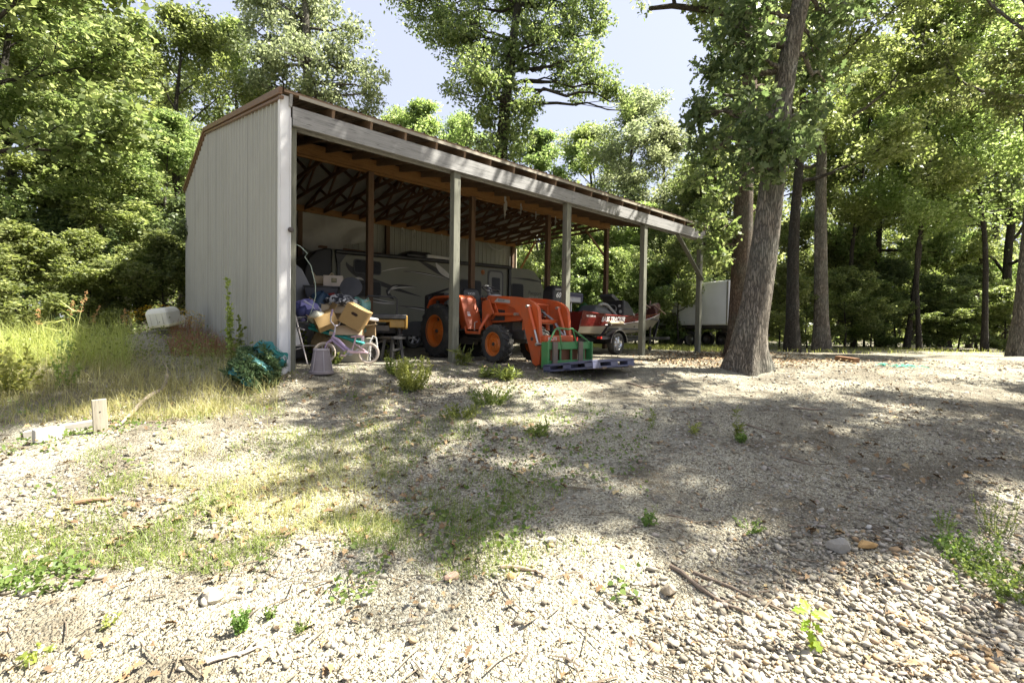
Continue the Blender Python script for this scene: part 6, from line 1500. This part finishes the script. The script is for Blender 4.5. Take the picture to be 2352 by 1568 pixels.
def grass():
    rng = np.random.RandomState(2)
    def vis(l, d): return ~inside_shed(l, d)
    # tall green grass at far left, dry grass belt, brown dock in front of the end wall
    l, d = pick(rng, 6000, -60, 300, 772, 880); t = blades('tall_grass', rng, l, d, rng.uniform(.15, .85, len(l))*np.clip((d-4.4)/4, .15, 1), .006, BRIGHT, .5, .7); tag(t, kind='stuff')
    l, d = pick(rng, 17000, -60, 640, 780, 985, .8); bm_ = np.clip((1176+l/d*FPX-470)/90, 0, 1)*np.clip((6.4-d)/1.2, 0, 1); keep = vis(l, d) & (rng.rand(len(l)) < np.clip(vnoise(l*1.3, d*1.3+70)*2+.75, .1, 1)*np.clip((d-3.7)/1.6, .08, 1)*(1-.93*bm_)); l, d = l[keep], d[keep]; t = blades('dry_grass', rng, l, d, rng.uniform(.06, .42, len(l))*np.clip((d-3.6)/3.4, .15, 1), .0045, DRY, .6, .6); tag(t, kind='stuff')
    l, d = pick(rng, 6500, 390, 600, 783, 840); x, y = from_ld(l, d); keep = (x < .05) | (y < -.1); l, d = l[keep], d[keep]; t = blades('brown_grass', rng, l, d, rng.uniform(.12, .5, len(l)), .006, BROWNG, .5, .6); tag(t, kind='stuff')
    # thin short green over the left slope and before the shed
    l, d = pick(rng, 90000, -100, 1500, 840, 1330, 1.2); x, y = from_ld(l, d)
    m = np.clip(vnoise(l*1.1+8, d*1.1+1)*2.8+vnoise(l*4+3, d*4)*2.2-.10, 0, 1)*np.clip((-l*.9+.95+.10*d)/2.2, 0, .8)*np.clip((d-2.0)/1.2, 0, 1)
    keep = (rng.rand(len(l)) < m) & vis(l, d); l, d = l[keep], d[keep]
    t = blades('short_grass', rng, l, d, rng.uniform(.02, .085, len(l)), .005, GRASS, .8, .5); tag(t, kind='stuff')
    l, d = pick(rng, 26000, -100, 900, 860, 1250, 1.2); m = np.clip(vnoise(l*.8+1, d*.8+5)*2.4+vnoise(l*3.5, d*3.5+5)*1.6+.1, 0, .8)*np.clip((-l+.2)/2, 0, 1); keep = (rng.rand(len(l)) < m) & vis(l, d); l, d = l[keep], d[keep]
    t = blades('dry_short_grass', rng, l, d, rng.uniform(.03, .13, len(l)), .004, DRY, .9, .5); tag(t, kind='stuff')
    # sunny strip behind the shed and at the wood edge
    l = rng.uniform(3.0, 30, 22000); d = rng.uniform(16.5, 23, 22000); l = np.concatenate([l, rng.uniform(3, 30, 20000)]); d = np.concatenate([d, rng.uniform(16.5, 23, 20000)])
    keep = vis(l, d) & ((l < .45*d+.8) | (rng.rand(len(l)) < .10)); l, d = l[keep], d[keep]
    t = blades('meadow_grass', rng, l, d, rng.uniform(.05, .22, len(l)), .011, BRIGHT, .6, .5); tag(t, kind='stuff')
    # low leafy weeds between stones
    l, d = pick(rng, 26000, -100, 1500, 835, 1400, 1.3)
    m = np.clip(vnoise(l*1.5+60, d*1.5+11)*3.2+vnoise(l*5+33, d*5)*1.2-.25, 0, 1)*np.clip((-l*.7+1.25+.08*d)/2.2, .03, 1)
    keep = (rng.rand(len(l)) < m) & vis(l, d); l, d = l[keep], d[keep]; x, y = from_ld(l, d)
    P = np.stack([x, y, gz_np(x, y)+rng.uniform(.005, .06, len(l))], -1)
    V, F = leaf_arrays(rng, P, rng.uniform(.015, .045, len(l)), MAPLE, 1.0, None, .1); t = np_mesh('low_weeds', V, F, CLOVER); tag(t, kind='stuff')
    # weeds on the mound and along the end wall (broad leaves)
    l, d = pick(rng, 5000, -40, 600, 770, 880); x, y = from_ld(l, d); keep = (x < -.1) | (y < -.25); l, d, x, y = l[keep], d[keep], x[keep], y[keep]
    P = np.stack([x, y, gz_np(x, y)+rng.uniform(.03, .5, len(l))*np.clip((d-4.5)/3, .2, 1)], -1)
    V, F = leaf_arrays(rng, P, rng.uniform(.02, .05, len(l)), MAPLE, .7, None, .1); t = np_mesh('bank_weeds', V, F, GRASS); tag(t, kind='stuff')
    # yellow flowers on the mound
    l, d = pick(rng, 700, 300, 460, 757, 800); d = np.clip(d, 8.5, 10.5); l = (rng.uniform(290, 470, len(l))-1176)/FPX*d; x, y = from_ld(l, d)
    P = np.stack([x, y, gz_np(x, y)+rng.uniform(.25, .55, len(l))], -1)
    V, F = leaf_arrays(rng, P, rng.uniform(.02, .04, len(l)), MAPLE, 1.5); t = np_mesh('yellow_flowers', V, F, leafmat('petal_yellow', (.45, .30, .02), (.55, .40, .03), (.60, .48, .08), .3)); tag(t, kind='stuff')
    # undergrowth along the foot of the wood
    l = rng.uniform(-26, 40, 30000); d = rng.uniform(17, 32, 30000); ok = (np.abs(l) < 1.25*d) & ~inside_shed(l, d) & ((l < -7) | (d > 24) | (l < 10) & (d > 21.5))
    ok |= (l < -6) & (d > 11.5) & (np.abs(l) < 1.25*d); x, y = from_ld(l, d); ok &= ~((x > -.5) & (x < 13) & (y > -3) & (y < 10)); l, d, x, y = l[ok], d[ok], x[ok], y[ok]
    m = rng.rand(len(l)) < np.clip(vnoise(l*.5, d*.5+20)*2+.6, .1, 1); l, d, x, y = l[m], d[m], x[m], y[m]
    P = np.stack([x, y, gz_np(x, y)+rng.uniform(.03, 1.1, len(l))**1.0*np.clip(vnoise(l*.6+9, d*.6)+.7, .2, 1)], -1)
    V, F = leaf_arrays(rng, P, rng.uniform(.06, .13, len(l)), MAPLE, .8); t = np_mesh('undergrowth', V, F, LEAF_MID); tag(t, kind='stuff')
grass()
def litter():
    rng = np.random.RandomState(4)
    LIT = island_mat('dead_leaf', [(0, (.10, .055, .025)), (.35, (.22, .13, .06)), (.65, (.34, .22, .11)), (.85, (.42, .30, .16)), (1, (.50, .40, .20))], .8)
    l, d = frustum_points(rng, 7000, 1.3, 14, .9); m = np.clip(vnoise(l*.9+2, d*.9+66)*2.4+.12, .02, 1)*np.where(d < 2.6, .35, 1); keep = (rng.rand(len(l)) < m) & ~inside_shed(l, d); l, d = l[keep], d[keep]
    # thick brown litter round the oak foot and the far end of the shed
    l2 = rng.uniform(3.0, 9.5, 5200); d2 = rng.uniform(8.6, 15.5, 5200); k2 = rng.rand(len(l2)) < np.clip(1.15-np.abs(l2-.46*d2)/2.6, .05, 1); l2, d2 = l2[k2], d2[k2]
    l = np.concatenate([l, l2]); d = np.concatenate([d, d2]); x, y = from_ld(l, d)
    P = np.stack([x, y, gz_np(x, y)+rng.uniform(.012, .03, len(l))], -1)
    V, F = leaf_arrays(rng, P, rng.uniform(.035, .095, len(l))*np.where(d < 3, .75, 1), OAKS, 1.6, None, .5, 0); t = np_mesh('fallen_leaves', V, F, LIT); tag(t, kind='stuff')
    # brittle twigs
    n = 1500; l, d = frustum_points(rng, n, 1.4, 12, 1.1); keep = ~inside_shed(l, d); l, d = l[keep], d[keep]; x, y = from_ld(l, d); b = MB()
    for i in range(len(l)):
        a = rng.uniform(0, 3.14); L = rng.uniform(.04, .22); z = gz(x[i], y[i])+.012; dx, dy = math.cos(a)*L/2, math.sin(a)*L/2; r_ = rng.uniform(.0015, .005)
        b.tube([(x[i]-dx, y[i]-dy, z), (x[i]+rng.normal()*.01, y[i]+rng.normal()*.01, z+.008), (x[i]+dx, y[i]+dy, z)], [r_, r_, r_*.5], 4)
    t = b.obj('twig_litter', island_mat('twig_tone', [(0, (.06, .045, .03)), (.5, (.13, .10, .07)), (1, (.28, .22, .16))], .9), None, smooth=True, fix=False); tag(t, kind='stuff')
litter()
STK = paint('stick_grey', (.22, .17, .125), .9, 0, .3, 25, (.10, .075, .05), .5, .2)
def stick(label, pts, r, m=STK, knob=True, name='stick'):
    P = [ground_at(*p[:2]) for p in pts]; O = P[0].copy(); rr = random.Random(len(label)); Q = []
    for i in range(len(P)-1):
        for k in range(3): 
            t = k/3; q = P[i].lerp(P[i+1], t); Q.append(q + Vector((rr.uniform(-1, 1), rr.uniform(-1, 1), 0))*r*.6)
    Q.append(P[-1]); z = [gz(q.x, q.y) for q in Q]; lift = r*.9
    Q = [Vector((q.x, q.y, max(zz, q.z)+lift+.3*r*math.sin(i)))-O for i, (q, zz) in enumerate(zip(Q, z))]
    n = len(Q); b = MB(); b.tube(Q, [r*(1-.55*i/n)*(1+.15*math.sin(i*2.3)) for i in range(n)], 8)
    if knob:
        for i in (n//3, 2*n//3):
            d = (Q[i]-Q[i-1]).normalized(); s = Vector((-d.y, d.x, .3)); b.tube([Q[i], Q[i]+s*r*3+d*r*2, Q[i]+s*r*5+d*r*6], [r*.5, r*.35, r*.15], 5)
    o = b.obj(name, m, None, smooth=True, loc=O); tag(o, label, 'stick', 'sticks lying on the gravel'); return o
stick('thick bent pale brown stick lying in the sun at the bottom centre', [(1150, 1306), (1195, 1308), (1232, 1314), (1251, 1327)], .014, paint('stick_pale', (.33, .25, .17), .9, 0, .2, 25), False)
stick('long stick left of the pair pointing at the bright seedling', [(1543, 1304), (1600, 1350), (1660, 1388), (1722, 1418)], .013)
stick('longer thin stick right of the pair, ending under the bright seedling', [(1590, 1316), (1680, 1352), (1760, 1388), (1830, 1425), (1868, 1440)], .010)
stick('grey forked stick at the bottom edge left of centre', [(478, 1524), (520, 1512), (560, 1502), (602, 1492)], .012, paint('stick_ash', (.38, .34, .29), .9, 0, .2, 25))
stick('thin stick lying level right of the stick pair', [(1742, 1362), (1800, 1358), (1866, 1362)], .006)
stick('short dark curved twig standing among the pale gravel at right', [(1966, 1325), (1970, 1345), (1976, 1362)], .006)
stick('thin dark stick in the shade above the stick pair', [(1532, 1182), (1575, 1192), (1612, 1206)], .006)
stick('dark stick in the shaded gravel below the two-stemmed weed', [(1712, 975), (1745, 986), (1782, 996)], .009)
stick('dark stick further right in the shaded gravel', [(1795, 1050), (1840, 1062), (1878, 1072)], .007)
stick('dark stick lying level in the shaded gravel at far right', [(1822, 938), (1862, 942), (1900, 941)], .012)
stick('crooked dark stick lying in front of the oak foot', [(1440, 880), (1480, 892), (1520, 884), (1560, 878)], .012)
stick('weathered stick lying in the green weeds at the left edge', [(180, 1158), (230, 1152), (262, 1146)], .02, paint('stick_brown', (.27, .17, .10), .9, 0, .2, 25), False)
def rock(label, px, py, wpx, hpx, m, seed, ang=0):
    g = ground_at(px, py); k = (g-CAM).dot(FWD)/FPX; w, h = wpx*k, hpx*k
    rng = np.random.RandomState(seed)
    import bmesh
    bm = bmesh.new(); bmesh.ops.create_icosphere(bm, subdivisions=2, radius=1)
    ph = rng.uniform(0, 6, (5, 3)); dirs = rng.normal(size=(16, 3)); dirs /= np.linalg.norm(dirs, axis=1)[:, None]; lim = rng.uniform(.48, .82, 16)
    for v in bm.verts:
        p = np.array(v.co)
        for q, a in zip(dirs, lim):
            t = p @ q
            if t > a: p = p-(t-a)*q
        p = p*(1+.04*math.sin(p[0]*7+ph[0, 0])*math.sin(p[1]*6+ph[0, 1]))
        v.co = (p[0]*w/2*1.15, p[1]*w*.36, p[2]*h*.62)
    me = bpy.data.meshes.new('rock'); bm.to_mesh(me); bm.free(); me.materials.append(m)
    o = bpy.data.objects.new('rock', me); C.objects.link(o); o.location = (g.x, g.y, g.z+h*.25); o.rotation_euler = (.1, .05, ang-YAW); tag(o, label, 'rock'); return o
def rockmat(n, c): return paint(n, c, .9, 0, .22, 30, sc(c, .5), .45, .35)
rock('angular grey rock in the shade at right beside an orange stone', 1925, 1262, 66, 40, rockmat('rock_grey', (.27, .26, .235)), 1, .2)
rock('orange-brown stone right of the angular grey rock', 1992, 1258, 46, 22, rockmat('rock_orange', (.40, .25, .10)), 2)
rock('pinkish tan rock at the bottom centre left of the bent stick', 1034, 1332, 42, 26, rockmat('rock_pink', (.42, .29, .21)), 3, .3)
rock('round ochre stone under the bent stick', 1174, 1327, 26, 20, rockmat('rock_ochre', (.46, .33, .14)), 4)
rock('large flat pale stone in the sunny gravel at lower left', 482, 1372, 66, 34, rockmat('rock_pale', (.42, .38, .30)), 5, -.4)
rock('pale boulder half sunk left of the stick pair', 1538, 1362, 58, 34, rockmat('rock_tan', (.30, .25, .18)), 6, .6)
rock('bright white stone in the sun below the weedy slope', 1264, 1545-300, 34, 20, rockmat('rock_white', (.50, .48, .42)), 7)
# ------------------------------------------------------------------ single plants
STEM = paint('stem_green', (.10, .14, .04), .7)
def seedling():
    g = ground_at(1862, 1484); k = (g-CAM).dot(FWD); o = thing('oak_seedling', 'bright yellow-green oak seedling with lobed leaves at the lower right', 'seedling', g, 0); o.scale = (.84, .84, .84)
    b = MB(); b.tube([(0, 0, 0), (.0, .01, .08), (-.015, 0, .15), (-.02, 0, .20)], [.004, .0035, .003, .002], 6); b.obj('stem', paint('seedling_stem', (.22, .12, .07), .7), o, smooth=True)
    LB = leafmat('seedling_leaf', (.15, .24, .025), (.20, .30, .035), (.26, .36, .06), .45)
    rs = random.Random(4)
    def dirv(a, el): return (_r*math.cos(a)+_f*math.sin(a))*math.cos(el)+_u*math.sin(el)
    for (z, a, el, L) in ((.205, -.3, -.05, .115), (.205, 2.9, .0, .095), (.20, 1.6, .35, .10), (.20, -1.5, .1, .075), (.16, 3.5, -.35, .075), (.15, -.9, -.5, .08), (.11, 4.2, -.6, .085), (.07, -1.1, -.75, .10), (.06, 4.6, -.85, .10), (.10, 2.4, -.3, .06)):
        u = dirv(a, el); sd = u.cross(_u).normalized(); n = sd.cross(u)
        if n.z < 0: n = -n
        n = (n*.9 - _f*.5).normalized(); sd = u.cross(n).normalized()
        P0 = Vector((-.018*z/.2, 0, z)); vs = []
        for (uu, vv) in OAKS: vs.append(P0 + u*(uu*L) + sd*(vv*L*1.05) + n*(-.12*L*(uu-.3)**2*2 + .10*L*abs(vv)))
        m = MB(); m.add(vs, [tuple(range(len(vs)))]); m.obj('leaf', LB, o, fix=False)
seedling()
def leafy_weed(name, label, px, py, h_px, stems, per, leaf, lm, seed, spread=.25, shape=MAPLE, narrow=False, low=.1, cat='weed', d=None, w_px=None):
    g = ground_at(px, py) if d is None else at(px, py, d)
    if d is not None: g.z = gz(g.x, g.y)
    k = (Vector(g)-CAM).dot(FWD)/FPX; H = h_px*k; rng = np.random.RandomState(seed)
    o = thing(name, label, cat, g, 0); b = MB(); Ps = []; outs = []
    Wd = (w_px*k if w_px else H*spread)
    for s_ in range(stems):
        a = rng.uniform(0, 6.28); hh = H*rng.uniform(.35, 1.0) if s_ else H
        e = np.array([math.cos(a)*Wd*rng.uniform(.3, 1), math.sin(a)*Wd*rng.uniform(.3, 1)*.7, hh])
        st = np.array([e[0]*rng.uniform(.1, .7), e[1]*rng.uniform(.1, .7), 0]); mid = (st+e)/2+np.array([rng.normal()*.12*Wd, rng.normal()*.12*Wd, hh*rng.uniform(-.1, .15)])
        Q = [st*(1-t)**2+2*mid*t*(1-t)+e*t*t for t in np.linspace(0, 1, 7)]
        b.tube([tuple(q) for q in Q], [max(.0008, .0045*H*(1-t*.8)) for t in np.linspace(0, 1, 7)], 5)
        for i in range(per):
            t = low+(1-low)*(i+rng.rand())/per; f = t*6; j = min(int(f), 5); p = Q[j]*(1-(f-j))+Q[j+1]*(f-j); Ps.append(p); q = rng.normal(size=3); q[2] = .35+.5*t; outs.append(q/np.linalg.norm(q)*1.3)
    b.obj('stem', STEM, o, smooth=True)
    Ps = np.array(Ps); sh = shape if not narrow else np.array([(0, 0), (.4, .10), (1, 0), (.4, -.10)])
    V, F = leaf_arrays(rng, Ps, leaf*k*rng.uniform(.45, 1.0, len(Ps))*.8, sh, .5, np.array(outs), .12); np_mesh('leaves', V, F, lm, o)
    return o
leafy_weed('tall_weed', 'two-stemmed upright weed with narrow leaves in the sunlit gravel', 1694, 1008, 74, 2, 46, 26, GRASS, 3, .22, narrow=True)
leafy_weed('low_weed', 'small round clump at the foot of the two-stemmed weed', 1700, 1016, 24, 9, 14, 12, CLOVER, 4, .9)
leafy_weed('tall_weed', 'slim narrow-leaved weed left of the two-stemmed one', 1500, 985, 46, 2, 34, 18, GRASS, 5, .2, narrow=True)
leafy_weed('grass_tuft', 'light green tuft right of the slim narrow-leaved weed', 1590, 995, 26, 16, 6, 18, BRIGHT, 6, .8, narrow=True)
leafy_weed('clover_clump', 'round-leaved green clump at the lower left', 552, 1450, 50, 14, 16, 14, CLOVER, 7, .55)
leafy_weed('clover_clump', 'smaller round-leaved clump right of the larger one at lower left', 618, 1420, 30, 9, 12, 11, CLOVER, 8, .7)
leafy_weed('clover_clump', 'shaded blue-green clump at the bottom left of centre', 690, 1450, 26, 10, 12, 10, CLOVER, 9, 1.2)
leafy_weed('weed_sprig', 'pale sprig with a few leaves in bright gravel near the left bottom', 250, 1440, 28, 4, 8, 16, BRIGHT, 10, .8)
leafy_weed('weed_sprig', 'flat yellow-green weed at the bottom left corner', 80, 1520, 36, 5, 9, 22, BRIGHT, 11, 1.0)
leafy_weed('leafy_bush', 'dark green bush at the right edge of the shaded gravel', 2310, 1350, 95, 80, 24, 12, CLOVER, 12, .75, w_px=190)
leafy_weed('leafy_bush', 'low spreading green weed before the bush at the right edge', 2200, 1270, 46, 44, 18, 11, CLOVER, 13, 2.2)
leafy_weed('wispy_weed', 'wispy olive weed rising behind the bush at right', 2285, 1235, 115, 22, 26, 7, GRASS, 14, .6)
leafy_weed('wispy_weed', 'olive wisps left of the bush at right', 2170, 1215, 55, 12, 18, 7, GRASS, 15, .9)
leafy_weed('low_weed', 'dark weed patch in the shaded gravel right of centre', 1490, 1205, 30, 12, 14, 12, CLOVER, 16, 1.0)
leafy_weed('low_weed', 'low dark weed patch left of the angular grey rock', 1720, 1218, 22, 20, 14, 8, CLOVER, 17, 2.4)
leafy_weed('low_weed', 'small weed beside the dark patch right of centre', 1506, 1185, 36, 3, 12, 12, GRASS, 18, .4, narrow=True)
leafy_weed('feathery_weed', 'large feathery yellow-green weed clump before the first shed post', 945, 898, 80, 70, 44, 8, BRIGHT, 19, .7)
leafy_weed('feathery_weed', 'green weed clump between the bicycle and the first post', 915, 862, 42, 44, 26, 8, GRASS, 20, 1.1)
leafy_weed('grass_tuft', 'bright grass tuft before the tractor front wheel', 1165, 872, 34, 60, 5, 26, GRASS, 21, 1.2, narrow=True)
leafy_weed('grass_tuft', 'darker grass tuft left of the bright one', 1120, 868, 28, 36, 5, 24, GRASS, 22, 1.0, narrow=True)
leafy_weed('grass_tuft', 'grass clump with fallen blades on the shaded slope', 1235, 1000, 30, 34, 5, 30, GRASS, 23, 1.3, narrow=True)
leafy_weed('feathery_weed', 'hazy green weeds on the shaded slope before the pallet', 1130, 930, 44, 64, 26, 7, GRASS, 24, 1.7)
leafy_weed('feathery_weed', 'hazy green weeds left of the ones before the pallet', 1060, 960, 30, 50, 22, 7, GRASS, 25, 2.0)
leafy_weed('grass_tuft', 'grass tuft growing at the foot of the first shed post', 1066, 838, 40, 30, 4, 30, GRASS, 26, .8, narrow=True)
leafy_weed('tall_weed', 'green weed standing under the dark folding table', 712, 828, 66, 4, 26, 15, BRIGHT, 27, .25)
leafy_weed('climbing_weed', 'tall single-stemmed leafy weed against the pale end wall', 524, 790, 192, 2, 90, 15, BRIGHT, 28, .06, d=8.2)
leafy_weed('climbing_weed', 'shorter leafy weed beside the tall one at the end wall', 536, 800, 110, 5, 34, 13, GRASS, 29, .25, d=8.0)
leafy_weed('tall_weed', 'leafy weed behind the bicycle and below the cartons', 770, 836, 30, 10, 18, 10, GRASS, 30, 1.1)
leafy_weed('tall_weed', 'weeds growing under the yellow saw', 905, 826, 40, 10, 18, 9, GRASS, 31, .9)
leafy_weed('tall_weed', 'leafy bush of weeds at the left edge below the tall grass', 30, 905, 110, 26, 26, 16, BRIGHT, 32, .7)
leafy_weed('tall_weed', 'dark stemmed weed standing in the tall grass at left', 140, 895, 130, 8, 34, 11, GRASS, 33, .35)
def seed_heads():
    for i, (px, py, d, h, lab) in enumerate([(150, 800, 8.3, 105, 'tall grass stalk with orange seed head leaning left'), (172, 800, 8.0, 130, 'tallest grass stalk with orange seed head above the weeds'), (200, 800, 8.4, 95, 'tall grass stalk with arching tip right of the tallest seed head'), (85, 800, 8.6, 90, 'grass stalk with drooping seed head at far left'), (285, 800, 9.0, 80, 'grass stalk with orange seed head below the white tub side of the weeds')]):
        g = at(px, py, d); g.z = gz(g.x, g.y); H = h/FPX*d*1.25; rr = random.Random(i); o = thing('seed_grass', lab, 'grass stalk', g, 0, 'grass stalks with seed heads')
        a = rr.uniform(0, 6.28); e = Vector((math.cos(a)*.2*H, math.sin(a)*.2*H, H)); Q = [Vector((e.x*t*t, e.y*t*t, H*t)) for t in [k/6 for k in range(7)]]
        MB().tube(Q, [.006*(1-.7*k/6) for k in range(7)], 5).obj('stem', paint('stalk', (.30, .30, .10), .8), o, smooth=True)
        b = MB()
        for k in range(34):
            t = .68+.34*rr.random(); p = Vector((e.x*t*t, e.y*t*t, H*t)); v = Vector((rr.uniform(-1, 1), rr.uniform(-1, 1), rr.uniform(.1, 1))).normalized()*rr.uniform(.06, .16)*(1.25-t); b.tube([p, p+v*.6, p+v+Vector((0, 0, -.02))], [.0022, .003, .0045], 4)
        b.obj('seed_head', paint('seed_orange', (.42, .22, .09), .85), o)
        V, F = leaf_arrays(np.random.RandomState(i), np.array([tuple(Q[1+k % 4]) for k in range(7)]), np.full(7, .38), np.array([(0, 0), (.3, .03), (1, 0), (.3, -.03)]), .2, np.tile(np.array([[0, 0, .8]]), (7, 1))+np.random.RandomState(i+9).normal(size=(7, 3))*.5, .5); np_mesh('blade', V, F, BRIGHT, o)
seed_heads()
